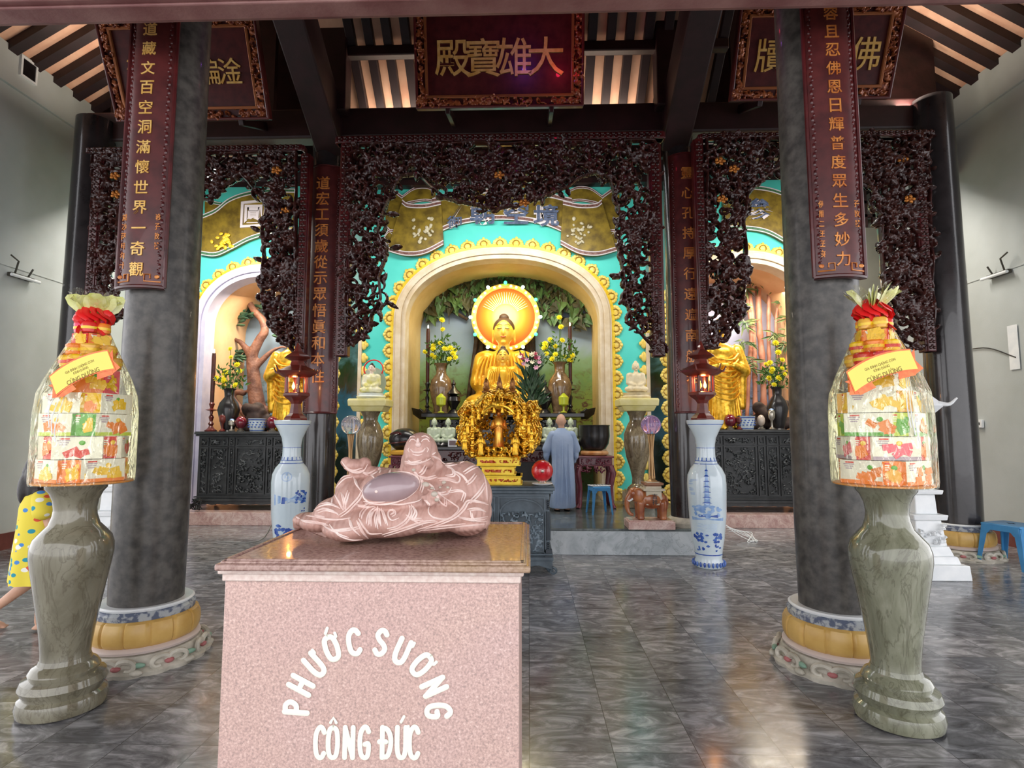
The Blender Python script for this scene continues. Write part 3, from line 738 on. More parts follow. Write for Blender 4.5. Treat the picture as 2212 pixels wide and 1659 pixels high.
plaque('maroon plaque partly behind the right front column, beneath the roof corner', (X(1580, PY, 215) + X(1935, PY, 215)) / 2, PY + .1, Z(212, PY), w2, Z(50, PY) - Z(212, PY), 24, '牘光佛', [X(1655, PY) - (X(1580, PY) + X(1935, PY)) / 2, 0.1, X(1868, PY) - (X(1580, PY) + X(1935, PY)) / 2 ], .37)
cl_ = (X(240, PY, 240) + X(580, PY, 240)) / 2
plaque('dim maroon plaque partly behind the left front column', cl_, PY + .1, Z(234, PY), X(580, PY) - X(240, PY), Z(60, PY) - Z(243, PY), 24, '法諞淦', [-.6, X(424, PY) - cl_, X(474, PY) - cl_], .3)
# ------------------------------------------------------------------ carved wooden screens
FY = 7.3
def pz(L, Y=FY): return [(at(x, y, Y).x, at(x, y, Y).z) for x, y in L]
def screen(label, polys, bars, seed, glint=()):
    x0 = bars[0][0]; t = thing('carved_screen', label, 'carved screen', (0, 0, 0))
    b = MB()
    for i, P in enumerate(polys):
        P = pz(P); xs = [p[0] for p in P]; zs = [p[1] for p in P]; ar = abs(sum(P[k][0] * P[(k + 1) % len(P)][1] - P[(k + 1) % len(P)][0] * P[k][1] for k in range(len(P)))) / 2
        carve(b, P, FY, .0125, seed + i, int(ar * 128), .05, .13, .022, .02, 1.6, .6, .7)
        carve(b, P, FY + .07, .02, seed + 50 + i, int(ar * 26), .08, .16, .024, .0, 1.2, .6, .7)
    b.build('fretwork', m_carve, t)
    for (x0, y0, x1, y1) in bars:
        P = pz([(x0, y1), (x1, y1), (x1, y0), (x0, y0)]); a, c, e, g = P[0][0], P[1][0], P[0][1], P[2][1]
        b = MB(); b.box(a, c, FY - .05, FY + .14, e, g); b.box(a - .02, c + .02, FY - .03, FY + .1, e, g)
        if g - e > c - a: z = e + .06; 
        fb = b.build('frame_bar', m_maroon, t, bevel=.012)
        b = MB(); hz = (c - a) > (g - e); L = (c - a) if hz else (g - e); wd = (g - e) if hz else (c - a); rnd = random.Random(seed)
        s_ = .05
        while s_ < L - .04:
            for q in (-.22, .22):
                p = (a + s_, (e + g) / 2 + q * wd) if hz else ((a + c) / 2 + q * wd, e + s_)
                b.ell((p[0], FY - .055, p[1]), (.022, .014, .02), 8, 5, None, (0, rnd.uniform(0, 3), 0))
            p = (a + s_ + .03, (e + g) / 2) if hz else ((a + c) / 2, e + s_ + .03); b.ell((p[0], FY - .055, p[1]), (.014, .014, .014), 8, 5); s_ += .075
        b.build('bar_carving', m_carve, fb)
    b = MB()
    for (x, y) in glint:
        p = at(x, y, FY - .07)
        for k in range(5): b.ell((p.x + .05 * math.cos(k * 1.26), p.y, p.z + .035 * math.sin(k * 1.26)), (.03, .02, .022), 8, 5, None, (0, k, 0))
        b.ell(p, (.025, .03, .025), 8, 5)
    if glint: b.build('gilt_flower', M('dull_gilt_flower', 'c07a34', .3, .5), t)
    return t
CP = [(748, 316), (1412, 306), (1412, 500), (1422, 740), (1432, 768), (1400, 738), (1368, 702), (1352, 650), (1346, 590), (1334, 530), (1346, 480), (1330, 430), (1318, 388), (1290, 372), (1250, 384), (1230, 402), (1190, 418), (1130, 440), (1075, 452), (1010, 440), (960, 428), (930, 402), (905, 376), (868, 380), (852, 402), (832, 450), (816, 500), (834, 555), (818, 600), (822, 645), (804, 680), (800, 705), (782, 730), (748, 748)]
screen('big carved wood screen framing the middle bay and its turquoise arch', [CP], [(728, 286, 1434, 312), (728, 312, 748, 770), (1412, 312, 1434, 770)], 11, [(1078, 378), (1132, 438)])
LP = [(205, 335), (640, 330), (640, 600), (648, 770), (622, 745), (598, 718), (578, 685), (567, 640), (572, 560), (566, 500), (578, 450), (560, 420), (540, 396), (520, 376), (500, 395), (475, 406), (455, 432), (425, 430), (300, 400), (262, 430), (258, 520), (255, 600), (248, 690), (226, 706), (205, 700)]
screen('carved wood screen of the left bay, partly behind the front column', [LP], [(190, 315, 655, 334), (186, 334, 205, 660), (640, 334, 655, 780)], 31, [(248, 380), (597, 368), (616, 456), (250, 420)])
RP = [(1526, 302), (2000, 292), (2010, 600), (2014, 745), (1985, 748), (1955, 738), (1930, 700), (1910, 640), (1904, 560), (1900, 480), (1893, 420), (1868, 385), (1780, 370), (1700, 352), (1665, 372), (1640, 392), (1612, 425), (1606, 480), (1610, 540), (1610, 600), (1604, 646), (1594, 694), (1567, 728), (1537, 748), (1526, 740)]
screen('carved wood screen of the right bay, partly behind the front column', [RP], [(1510, 284, 2015, 302), (1512, 302, 1528, 750), (2000, 302, 2018, 760)], 51, [(1555, 348), (1950, 344), (1560, 430), (1965, 430), (1585, 365)])
# ------------------------------------------------------------------ offering pedestal
m_ped = None
t_ = NT('speckled_pink_granite'); n1 = t_.noise(130, 2, .7); n2 = t_.noise(1.4, 3, .5)
c_ = t_.ramp(n1, [(.3, '7e5c55'), (.45, 'b38a80'), (.6, 'cfaaa0'), (.75, 'ecd8d0')]); c_ = t_.mix(.35, c_, t_.ramp(n2, [(.35, 'd0a09c'), (.5, 'dcc2a4'), (.65, 'dccada')]), 'MULTIPLY')
m_ped = t_.fin(t_.mix(.3, c_, lin('eedcd6')), .38)
t_ = NT('polished_pink_granite'); n1 = t_.noise(70, 3, .6); sp = t_.sep(); edge = t_.noise(2.2, 4)
c_ = t_.ramp(n1, [(.35, '8a6a62'), (.6, 'b4968c')]); 
m_slab = t_.fin(t_.mix(t_.ramp(edge, [(.45, 0.), (.7, .45)]), c_, lin('a8925c')), .2, 0, .5, .2)
m_pedtrim = M('pale_pink_trim', 'd8c0b6', .4, c2='ecdcd2', sc=60)
YF = 1.80; ptz = Z(1218, YF); pxa, pxb = X(462, YF, 1215), X(1146, YF, 1215)
YB = fl(1143, 1128, ptz).y
bxa, bxb = X(486, YF + .06, 1250), X(1121, YF + .06, 1250)
t = thing('offering_pedestal', 'pink granite offering pedestal with white lettering carrying the reclining statue', 'pedestal', ((pxa + pxb) / 2, YF, 0)); o_ = t.location.copy(); T = Matrix.Translation(-o_)
b = MB(); b.box(bxa, bxb, YF + .06, YB - .06, 0, ptz - .05, T); pbody = b.build('body', m_ped, t, bevel=.004)
b = MB(); b.box(bxa - .006, bxb + .006, YF + .05, YB - .05, ptz - .075, ptz - .035, T); b.box(bxa - .016, bxb + .016, YF + .038, YB - .038, ptz - .05, ptz - .03, T); b.build('upper_trim', m_pedtrim, t, bevel=.005)
b = MB(); b.box(pxa, pxb, YF, YB, ptz - .03, ptz - .008, T); b.box(pxa + .012, pxb - .012, YF + .012, YB - .012, ptz - .012, ptz, T)
b.build('slab', m_slab, t, bevel=.006)
b = MB()
for a, c, y0, y1 in ((pxa + .02, pxb - .02, YF + .02, YF + .034), (pxa + .02, pxb - .02, YB - .034, YB - .02), (pxa + .02, pxa + .034, YF + .02, YB - .02), (pxb - .034, pxb - .02, YF + .02, YB - .02)): b.box(a, c, y0, y1, ptz - .003, ptz + .005, T)
b.build('raised_lip', m_slab, t, bevel=.003)
m_wp = M('cream_white_paint', 'eef0e0', .5); fy = YF + .057
CXP, CYP = 795, 1540   # arc centre on the face
def face(px, py): p = at(px, py, fy); return p
ltr = [('P', 640, 1528, 86), ('H', 650, 1480, 64), ('Ư', 680, 1437, 45), ('Ớ', 716, 1400, 22), ('C', 765, 1387, 8), ('S', 824, 1388, -8), ('Ư', 868, 1407, -24), ('Ơ', 911, 1436, -46), ('N', 938, 1484, -66), ('G', 947, 1536, -88)]
for ch, px, py, a in ltr:
    p = face(px, py); stroke_letter(pbody, m_wp, {'P': 'P', 'H': 'H', 'Ư': ['U', 'horn'], 'Ớ': ['O', 'horn', 'acute'], 'C': 'C', 'S': 'S', 'Ơ': ['O', 'horn'], 'N': 'N', 'G': 'G'}[ch], p.x, fy, p.z, .074, R(a), .85, T, .12)
for ch, px, q in zip('CÔNGĐỨC', (691, 719, 754, 787, 834, 867, 894), (.44, .47, .5, .5, .47, .4, .44)):
    p = face(px, 1604); stroke_letter(pbody, m_wp, {'C': 'C', 'Ô': ['O', 'hat'], 'N': 'N', 'G': 'G', 'Đ': 'D', 'Ứ': ['U', 'horn', 'acute']}[ch], p.x, fy, p.z, .092, 0, .56, T, .088)
# ------------------------------------------------------------------ marble vases
def gmarble(name, rot, a, b_, c, vein):
    return marble(name, [(.28, a), (.5, b_), (.74, c)], 2.4, vein, .12, 1.8, (1.6, 1.6, .7), rot, .4)
m_mv1 = gmarble('grey_green_marble', (.5, .3, 0), '5e5948', '797462', '8e8a78', '534c3c')
m_mv2 = gmarble('pale_green_marble', (.2, .9, .4), '62624e', '7f806c', '9c9c8a', '514e3e')
VP = [(.165, 0), (.212, .012), (.22, .05), (.21, .085), (.19, .1), (.2, .125), (.212, .15), (.2, .185), (.165, .2), (.172, .222), (.155, .25), (.13, .265), (.122, .29), (.125, .34), (.14, .46), (.16, .58), (.18, .7), (.198, .8), (.208, .87), (.207, .92), (.193, .965), (.16, 1.005), (.128, 1.04), (.112, 1.09), (.108, 1.13), (.115, 1.18), (.135, 1.225), (.155, 1.25), (.158, 1.27), (.14, 1.275)]
VY = 3.3
def mvase(label, x, mat):
    t = thing('marble_vase', label, 'vase', (x, VY, 0)); k = (Z(1047, VY)) / 1.275
    b = MB(); b.lathe([(r * .98, z * k) for r, z in VP[11:]], 64); b.build('body', mat, t, smooth=50)
    b = MB(); b.lathe([(r, z * k) for r, z in VP[:13]], 64); b.build('stepped_foot', mat, t, smooth=35)
    return t
xv1, xv2 = X(140, VY, 1450), X(1935, VY, 1450)
mvase('tall grey-brown marble vase on the floor under the left wrapped gift tower', xv1, m_mv1)
mvase('tall green-veined marble vase on the floor under the right wrapped gift tower', xv2, m_mv2)
# ------------------------------------------------------------------ gift towers
def cello():
    t = NT('cellophane'); t.b.inputs['Base Color'].default_value = lin('f0e27a'); t.b.inputs['Roughness'].default_value = .08
    tr = t.n('ShaderNodeBsdfTransparent'); tr.inputs[0].default_value = (1, .985, .88, 1); gl = t.n('ShaderNodeBsdfGlossy', Roughness=.07); gl.inputs[0].default_value = (1, 1, .85, 1)
    fr = t.n('ShaderNodeLayerWeight', Blend=.25); wr = t.ramp(t.noise(9, 4, .6, 2, t.map((3, 3, .8))), [(.5, 0.), (.72, .35)])
    f = t.math('ADD', t.math('MULTIPLY', fr.outputs['Fresnel'], .5), t.math('ADD', wr, .03)); mx = t.n('ShaderNodeMixShader')
    bp = t.n('ShaderNodeBump', Strength=.9, Distance=.02); t.set(bp.inputs['Height'], t.noise(11, 3, .5, 1.5, t.map((2, 2, .7)))); t.set(gl.inputs['Normal'], bp.outputs[0])
    t.set(mx.inputs[0], f); t.set(mx.inputs[1], tr.outputs[0]); t.set(mx.inputs[2], gl.outputs[0]); t.set(t.out.inputs[0], mx.outputs[0]); return t.m
m_cello = cello()
bx = {k: M('printed_' + k, c, .35, coat=.2) for k, c in dict(white='eef0ea', yellow='f2c81e', orange='f0862a', red='d8302c', green='5cae3c', pink='ee5a78', brown='9c5a30', lilac='b0a0b8', gold='e8b040', lime='c0d84a', navy='4a5a88').items()}
BK = list(bx)
BM = [bx[k] for k in BK]; BI = {k: i for i, k in enumerate(BK)}
rg = random.Random(7)
def snack_box(par, w_, h, d, loc, rz, style):
    base, art, side, strip = style
    b = MB(); b.m = BI[base]; b.box(-w_ / 2, w_ / 2, 0, d, 0, h)
    b.m = BI[side]; b.box(-w_ / 2 - .0015, -w_ / 2, .002, d, 0.002, h - .002); b.box(w_ / 2, w_ / 2 + .0015, .002, d, .002, h - .002)
    if strip: b.m = BI[strip]; b.box(-w_ / 2, w_ / 2, -.001, .002, 0, h * .16)
    if w_ > .1:
        b.m = BI[art]; cx = rg.uniform(-.02, .06) * w_ / .25
        for k in range(6): b.cb((0, 0, 0), (.055, .002, .034), Matrix.Translation((cx + rg.uniform(-.04, .05) * w_ / .2, -.0012 - .0004 * k, h * .36 + rg.uniform(-.018, .03))) @ Matrix.Rotation(rg.uniform(-.6, .6), 4, 'Y'))
        b.m = BI['green' if rg.random() < .4 else 'yellow']; b.ell((cx + .01, -.001, h * .72), (.016, .003, .014), 8, 5)
        b.m = BI['lilac' if base == 'white' else 'white']; 
        for k in range(3): b.cb((-w_ * .28, -.0012, h * (.82 - .09 * k)), (w_ * .26 * (1 - .2 * k), .002, .006))
        b.m = BI['red']; b.cb((-w_ * .26, -.0012, h * .9), (w_ * .2, .002, .008))
    else:
        b.m = BI[art]; b.cb((0, -.001, h * .35), (w_ * .6, .002, h * .4)); b.m = BI['white']; b.cb((0, -.0015, h * .75), (w_ * .3, .002, h * .35))
    o = b.build('snack_box', BM, par, smooth=0); o.location = loc; o.rotation_euler = (0, 0, rz)
    return o
def tower(label, x, z0, styles, face_rot, ban, seed, txt):
    t = thing('gift_tower', label, 'gift tower', (x, VY - .0, z0)); rnd = random.Random(seed)
    b = MB(); b.lathe([(.235, 0), (.25, .004), (.25, .012), (.235, .014)], 48); b.build('tray', M('orange_tray', 'd8924a', .4), t)
    z = .016; hs = [.135, .132, .132, .122]
    for k, h in enumerate(hs):
        ap = .212 - (.012 if k == 3 else 0); n = 8; rot0 = face_rot + (PI / 4 if k in (1,) else 0) + .12 * k
        for i in range(n):
            wide = i % 2 == 0; w_ = .235 if wide else .115; a = rot0 + 2 * PI * i / n; apx = ap * (.93 if wide else .97)
            if math.cos(a) < -.55 and k != 3: continue
            st = styles[k][i % len(styles[k])]
            snack_box(t, w_, h - .004, .05, (apx * math.sin(a), -apx * math.cos(a), z), a, st)
        b = MB(); b.lathe([(.15, z + .002), (.15, z + h - .005)], 16); b.build('cardboard_core', bx['white'], t)
        z += h
    # upper stack of cartons, packets and cups
    for k, (rr, h, n) in enumerate(((.13, .15, 6), (.115, .075, 6), (.1, .07, 6), (.085, .07, 5), (.065, .065, 5), (.04, .06, 4))):
        for i in range(n):
            a = face_rot + 2 * PI * i / n + k * .5; c = rnd.choice(['red', 'orange', 'pink', 'yellow', 'gold'] if k else ['white', 'orange', 'pink', 'white'])
            w_ = 2 * rr * math.tan(PI / n) * .92
            if k in (0, 3): snack_box(t, w_, h - .005, .04, (rr * math.sin(a), -rr * math.cos(a), z), a, (c, 'yellow' if c != 'yellow' else 'red', c, None))
            else:
                b = MB(); b.m = BI[c]; b.lathe([(w_ * .38, 0), (w_ * .46, h * .1), (w_ * .5, h * .85), (w_ * .42, h)], 14); b.m = BI['yellow' if c != 'yellow' else 'red']; b.lathe([(w_ * .505, h * .35), (w_ * .51, h * .6)], 14)
                o = b.build('jelly_cup', BM, t); o.location = (rr * .85 * math.sin(a), -rr * .85 * math.cos(a), z)
        z += h
    # film: square-ish shoulders narrowing to the tie
    zt = Z(686, VY) - z0; prof = [(.258, .0), (.262, .03), (.262, .25), (.26, .42), (.25, .53), (.215, .63), (.165, .74), (.12, .84), (.08, .93), (.045, zt - .03), (.026, zt), (.04, zt + .04), (.085, zt + .09), (.13, zt + .14)]
    b = MB(); n = 72; vs = []; fs = []
    for q, (r_, z_) in enumerate(prof):
        am = .015 + .1 * max(0, (z_ - .5)) + (.16 if z_ > zt else 0)
        for i in range(n):
            a = 2 * PI * i / n; m = 1 + am * math.sin(i * 2 * PI * 9 / n + math.sin(a * 3 + seed) * 2) * .6 + .02 * math.cos(4 * (a - face_rot))
            vs.append((r_ * m * math.cos(a), r_ * m * math.sin(a), z_ + (.03 * math.sin(a * 5 + seed) if z_ > zt + .1 else 0)))
    for q in range(len(prof) - 1):
        for i in range(n): j = (i + 1) % n; fs.append((q * n + i, q * n + j, (q + 1) * n + j, (q + 1) * n + i))
    b.add(vs, fs); b.build('cellophane_wrap', m_cello, t)
    b = MB()
    for k in range(13):
        a = 2 * PI * k / 13 + rnd.random(); L = rnd.uniform(.07, .13); P = []
        for q in range(5):
            u = q / 4; P.append(((.02 + L * u) * math.cos(a), (.02 + L * u) * math.sin(a), zt + .02 + (.16 + .03 * rnd.random()) * u - .05 * u * u))
        b.tube(P, [.014, .04, .05, .042, .012], 6, None, .1)
    b.build('film_ruffle', M('yellow_green_film', 'd4d878', .25, c2='eef0b4', sc=14, coat=.4), t)
    b = MB()
    for k in range(12):
        a = 2 * PI * k / 12; P = []
        for q in range(9):
            u = q / 8; rr = .072 * math.sin(PI * u); P.append(((.02 + rr) * math.cos(a + .5 * math.sin(2 * PI * u)), (.02 + rr) * math.sin(a + .5 * math.sin(2 * PI * u)), zt - .02 + .15 * (u - .3) + rnd.uniform(-.006, .006)))
        b.tube(P, .022, 6, None, .25)
    for k in range(5):
        a = -PI / 2 + rnd.uniform(-1, 1); P = [((.03 + .012 * q) * math.cos(a + .2 * q), (.03 + .012 * q) * math.sin(a + .2 * q) - .006 * q, zt - .02 * q) for q in range(6)]
        b.tube(P, .011, 5, None, .25)
    b.ell((0, -.01, zt + .005), (.034, .034, .026)); b.build('red_bow', m_red, t)
    # curved paper banner
    px0, py0, px1, py1 = ban; p0 = at(px0, py0, VY - .3) - Vector((x, VY, z0)); p1 = at(px1, py1, VY - .3) - Vector((x, VY, z0))
    ang = math.atan2(p1.z - p0.z, p1.x - p0.x); L = math.hypot(p1.x - p0.x, p1.z - p0.z); mid = (p0 + p1) / 2
    TB = Matrix.Translation((mid.x, mid.y + .025, mid.z)) @ Matrix.Rotation(-ang, 4, 'Y')
    def bn(hh, y, x0, x1, T_):
        hh *= 1.25; x0 *= 1.12; x1 *= 1.12
        A = []; B = []
        for q in range(17): u = x0 + (x1 - x0) * q / 16; c_ = .035 * (1 - (2 * u) ** 2); A.append((u * L, c_ + hh)); B.append((u * L, c_ - hh))
        return A, B
    b = MB(); b.m = 0; A, B = bn(.043, 0, -.4, .4, TB); b.strip(A, B, -.001, .001, TB); bnr = b.build('banner', M('yellow_banner', 'f4e468', .45), t, smooth=0)
    b = MB(); A, B = bn(.05, 0, -.41, .41, TB); b.strip(A, B, .001, .003, TB)
    for s in (-1, 1): b.prism([(s * .38 * L, .02), (s * .52 * L, .04 + .02 * s), (s * .47 * L, .0), (s * .53 * L, -.055), (s * .36 * L, -.075)], .004, .006, TB); b.prism([(s * .2 * L, -.02), (s * .42 * L, -.035), (s * .4 * L, -.075), (s * .16 * L, -.065)], .003, .004, TB)
    b.build('banner_edge', M('orange_red_banner', 'ee6a38', .45, c2='f08a4a', sc=30), t, smooth=0)
    b = MB()
    for k, (s_, sz) in enumerate(txt): line_text(b, s_, 0, -.0015, .044 - [0, .022, .058][k], sz, .008, .8, TB)
    b.build('banner_lettering', M('banner_text', '8a7428', .5), bnr, smooth=0)
    b = MB()
    for k in range(3):
        P = cr([(.01 * k + .02, -.1 - .03 * k, .78 - .03 * k), (.03 + .01 * k, -.2, .62), (-.01 + .02 * k, -.262, .45 - .05 * k), (.02 * k, -.268, .33 - .04 * k)], 6); b.tube(P, .003, 5)
    b.build('curling_ribbon', m_white, t)
    return t
W, YE, OR, RD, GN = 'white', 'yellow', 'orange', 'red', 'green'
stL = [[('white', 'yellow', 'orange', 'orange'), ('orange', 'yellow', 'orange', None)], [('white', 'red', 'white', None), ('red', 'orange', 'red', None)], [('white', 'orange', 'green', 'lime'), ('green', 'yellow', 'green', None)], [('white', 'yellow', 'yellow', None), ('yellow', 'orange', 'gold', None)]]
stR = [[('white', 'orange', 'orange', 'orange'), ('orange', 'gold', 'orange', None)], [('white', 'pink', 'white', 'lilac'), ('red', 'orange', 'red', None)], [('white', 'orange', 'white', 'green'), ('lime', 'green', 'lime', None)], [('white', 'yellow', 'gold', None), ('gold', 'yellow', 'orange', None)]]
ztw = Z(1047, VY) + .003
lines = [('GIA ĐÌNH CHÚNG CON', .02), ('KÍNH DÂNG', .02), ('CÚNG DƯỜNG', .036)]
tower('wrapped snack gift tower on the left marble vase, before the left column', X(181, VY, 1035), ztw, stL, R(-24), (100, 838, 240, 775), 3, lines)
tower('wrapped snack gift tower on the right marble vase, before the right column', X(1906, VY, 1035), ztw, stR, R(28), (1838, 830, 1990, 775), 9, lines)
# ------------------------------------------------------------------ reclining laughing statue
m_stone = NT('pink_sandstone'); n_ = m_stone.noise(9, 5, .6); c_ = m_stone.ramp(n_, [(.3, 'a57c70'), (.55, 'bd9488'), (.75, 'cda89e')])
wv = m_stone.n('ShaderNodeTexWave', Scale=14.0, Distortion=9.0, Detail=3.0); wv.inputs['Detail Scale'].default_value = .6; m_stone.set(wv.inputs['Vector'], m_stone.tc.outputs['Object']); m_stone.bump(m_stone.math('ADD', wv.outputs['Fac'], m_stone.math('MULTIPLY', m_stone.noise(60, 3), .3)), .45, .006); m_stone = m_stone.fin(c_, .42)
m_fold = M('pale_pink_edge', 'dcbdb4', .45, c2='ecd8d0', sc=20)
m_belly = M('mauve_grey_polished_stone', '9a8488', .2, c2='b09a9c', sc=5, coat=.3)
sY = 2.2; K_ = sY / 1200
def E3(b, px, py, rx, rz, Y=sY, ry=None, rot=None):
    k = Y / 1200; b.ell(at(px, py, Y), (rx * k, ry if ry else (rx + rz) / 2 * k * .9, rz * k), 28, 18, None, rot)
LBn = fl(850, 1160, ptz); lb = thing('laughing_buddha_statue', 'pink stone statue of a laughing bald monk reclining with a round bare belly', 'statue', (at(850, 1100, sY).x, sY, ptz))
TL = Matrix.Translation(-Vector(lb.location)); TLi = TL.inverted()
class MBT(MB):
    def build(s, *a, **k):
        s.v = [tuple(TL @ Vector(p)) for p in s.v]; return MB.build(s, *a, **k)
b = MBT()
E3(b, 905, 1078, 118, 52, 2.24, .15); E3(b, 975, 1072, 88, 72, 2.27, .13); E3(b, 1002, 1075, 56, 78, 2.27, .12); E3(b, 1010, 1105, 52, 50, 2.25, .14)
E3(b, 845, 1062, 66, 50, 2.2, .14); E3(b, 800, 1050, 45, 28, 2.26, .08, (0, R(8), 0))
E3(b, 778, 1088, 58, 56, 2.22, .12); E3(b, 760, 1060, 34, 36, 2.24, .08); E3(b, 735, 1110, 55, 38, 2.2, .12); E3(b, 695, 1126, 44, 22, 2.2, .1); E3(b, 662, 1122, 28, 15, 2.25, .06)
E3(b, 760, 1142, 62, 26, 2.12, .1); E3(b, 830, 1125, 110, 34, 2.16, .13); E3(b, 925, 1112, 105, 36, 2.2, .15); E3(b, 1005, 1128, 54, 20, 2.24, .13)
E3(b, 925, 1032, 62, 22, 2.26, .1); E3(b, 872, 1036, 36, 22, 2.26, .08); E3(b, 975, 1040, 40, 24, 2.27, .09)
# raised arm and ingot-shaped bowl
b.cap(at(870, 1038, 2.26), at(800, 1022, 2.24), .045, .03); b.cap(at(800, 1022, 2.24), at(768, 1018, 2.22), .03, .026)
E3(b, 768, 1006, 27, 15, 2.22, .035); E3(b, 747, 997, 12, 10, 2.22, .02, (0, R(-30), 0)); E3(b, 790, 998, 13, 10, 2.22, .02, (0, R(30), 0))
# head, jowls, ears
E3(b, 909, 980, 37, 46, 2.2, .075); E3(b, 904, 1010, 39, 32, 2.2, .075); E3(b, 902, 1030, 30, 14, 2.2, .065)
E3(b, 946, 1004, 9, 26, 2.22, .02); E3(b, 872, 1002, 6, 22, 2.23, .02)
E3(b, 888, 1000, 15, 12, 2.14, .022); E3(b, 922, 1001, 16, 12, 2.14, .022)
# hand on the beads
b.cap(at(985, 1045, 2.2), at(955, 1070, 2.12), .035, .025); E3(b, 938, 1072, 18, 12, 2.09, .025)
for k in range(4): b.cap(at(932 + k * 4, 1068 + k * 5, 2.085), at(912 + k * 5, 1074 + k * 6, 2.07), .0085, .007)
b.cap(at(940, 1064, 2.08), at(925, 1058, 2.07), .009, .007)
# rocky base that follows the table
P = [fl(640, 1134, ptz), fl(690, 1158, ptz), fl(735, 1170, ptz), fl(800, 1166, ptz), fl(880, 1150, ptz), fl(960, 1144, ptz), fl(1050, 1138, ptz), fl(1058, 1130, ptz)]
vs = [(p.x, p.y, ptz) for p in P] + [(P[-1].x, 2.4, ptz), (P[0].x + .03, 2.4, ptz)]; n = len(vs)
vs2 = vs + [(q[0] * .985 + TLi.translation.x * .015, q[1] + (.015 if i < 8 else -.03), ptz + .045) for i, q in enumerate(vs)]
b.add(vs2, [tuple(range(n - 1, -1, -1)), tuple(range(n, 2 * n))] + [(i, (i + 1) % n, (i + 1) % n + n, i + n) for i in range(n)])
body = b.blob('body', m_stone, lb, .0055, 3)
bpy.context.view_layer.update()
bv = BVHTree.FromPolygons([(TLi @ v.co) for v in body.data.vertices], [tuple(p.vertices) for p in body.data.polygons])
def hit(px, py, off=0):
    d = ray(px, py).normalized(); h = bv.ray_cast(CAM, d); return (h[0] - d * off) if h[0] is not None else None
def c6(x, y): return 600 + x / 3.814, 880 + y / 3.814
folds = [[(500, 890), (560, 850), (620, 790), (665, 740), (700, 680), (735, 640)], [(640, 590), (660, 650), (700, 700)], [(430, 780), (440, 700), (480, 630), (540, 575), (600, 560)], [(540, 850), (510, 780), (470, 720)], [(545, 845), (540, 770), (520, 700)], [(550, 840), (570, 770), (590, 700)],
 [(270, 840), (340, 800), (420, 790), (500, 820)], [(220, 890), (300, 900), (400, 920), (500, 925), (600, 910)], [(370, 970), (450, 1010), (560, 1000), (660, 985)], [(330, 870), (400, 850), (480, 870), (500, 890)], [(150, 900), (210, 930), (300, 940), (400, 960)],
 [(690, 920), (700, 880), (740, 830), (800, 815)], [(730, 960), (740, 900), (770, 850), (810, 820)], [(770, 980), (770, 910), (790, 860), (820, 825)], [(810, 990), (800, 920), (815, 860), (830, 828)], [(850, 980), (840, 900), (838, 830)], [(890, 960), (870, 890), (850, 830)],
 [(720, 790), (800, 800), (900, 795), (1000, 800), (1080, 790), (1160, 770), (1200, 740)], [(640, 800), (700, 810), (740, 800)], [(680, 930), (720, 1000), (760, 1040), (860, 1040)], [(650, 930), (690, 1020), (740, 1080)], [(600, 930), (620, 1000), (680, 1060)],
 [(900, 1000), (980, 980), (1060, 920), (1090, 850), (1080, 800)], [(940, 900), (970, 880), (960, 850), (920, 850), (910, 890), (940, 930), (1000, 910)], [(1100, 800), (1130, 860), (1110, 920), (1180, 960)], [(1070, 900), (1120, 930), (1200, 930)], [(860, 1050), (960, 1020), (1080, 980), (1200, 940), (1300, 930)],
 [(1175, 560), (1200, 540), (1230, 490)], [(1170, 570), (1185, 630), (1170, 690)], [(1220, 780), (1250, 800), (1240, 850), (1260, 890), (1310, 915), (1400, 920), (1460, 880), (1490, 830), (1440, 790), (1380, 750), (1310, 700)], [(1150, 560), (1220, 580), (1300, 560)],
 [(1500, 460), (1560, 440), (1640, 450), (1690, 530), (1715, 640), (1725, 760)], [(1700, 620), (1650, 700), (1570, 780)], [(1540, 550), (1600, 510), (1650, 490)], [(1400, 690), (1480, 680), (1530, 700), (1510, 770)], [(1330, 600), (1400, 600), (1480, 620), (1500, 580), (1460, 540)], [(1380, 480), (1430, 500), (1440, 550), (1380, 560)], [(1340, 440), (1400, 480), (1480, 470)],
 [(1140, 1010), (1300, 960), (1440, 900), (1520, 830), (1560, 770), (1640, 770), (1720, 790)], [(1200, 1015), (1400, 990), (1560, 975), (1740, 960)], [(1480, 900), (1600, 920), (1730, 900)], [(1600, 870), (1620, 930), (1720, 940)],
 [(870, 520), (900, 450), (960, 400), (1030, 385)], [(1060, 460), (1120, 470), (1200, 450), (1260, 420)], [(1270, 400), (1320, 420), (1370, 460)], [(840, 540), (860, 500), (890, 480)], [(900, 530), (930, 480), (1000, 450)], [(540, 460), (590, 520), (660, 540), (710, 520), (740, 470)], [(550, 500), (620, 520), (700, 500)], [(700, 540), (760, 560), (820, 530), (850, 500)], [(1120, 520), (1140, 560)],
 [(780, 560), (800, 590)], [(1220, 620), (1260, 640), (1290, 690)], [(1320, 700), (1350, 720), (1400, 710), (1430, 660)], [(1290, 700), (1330, 770), (1370, 800), (1370, 740)],
 [(1560, 640), (1600, 610), (1640, 560)], [(1450, 520), (1520, 560), (1560, 620)], [(440, 980), (500, 1050), (600, 1090), (700, 1090)], [(1560, 840), (1640, 830), (1700, 850)]]
b = MBT()
folds += [[(x + 16, y + 13) for x, y in L] for L in folds[::2]] + [[(x - 14, y - 16) for x, y in L[:3]] for L in folds[1::2]]
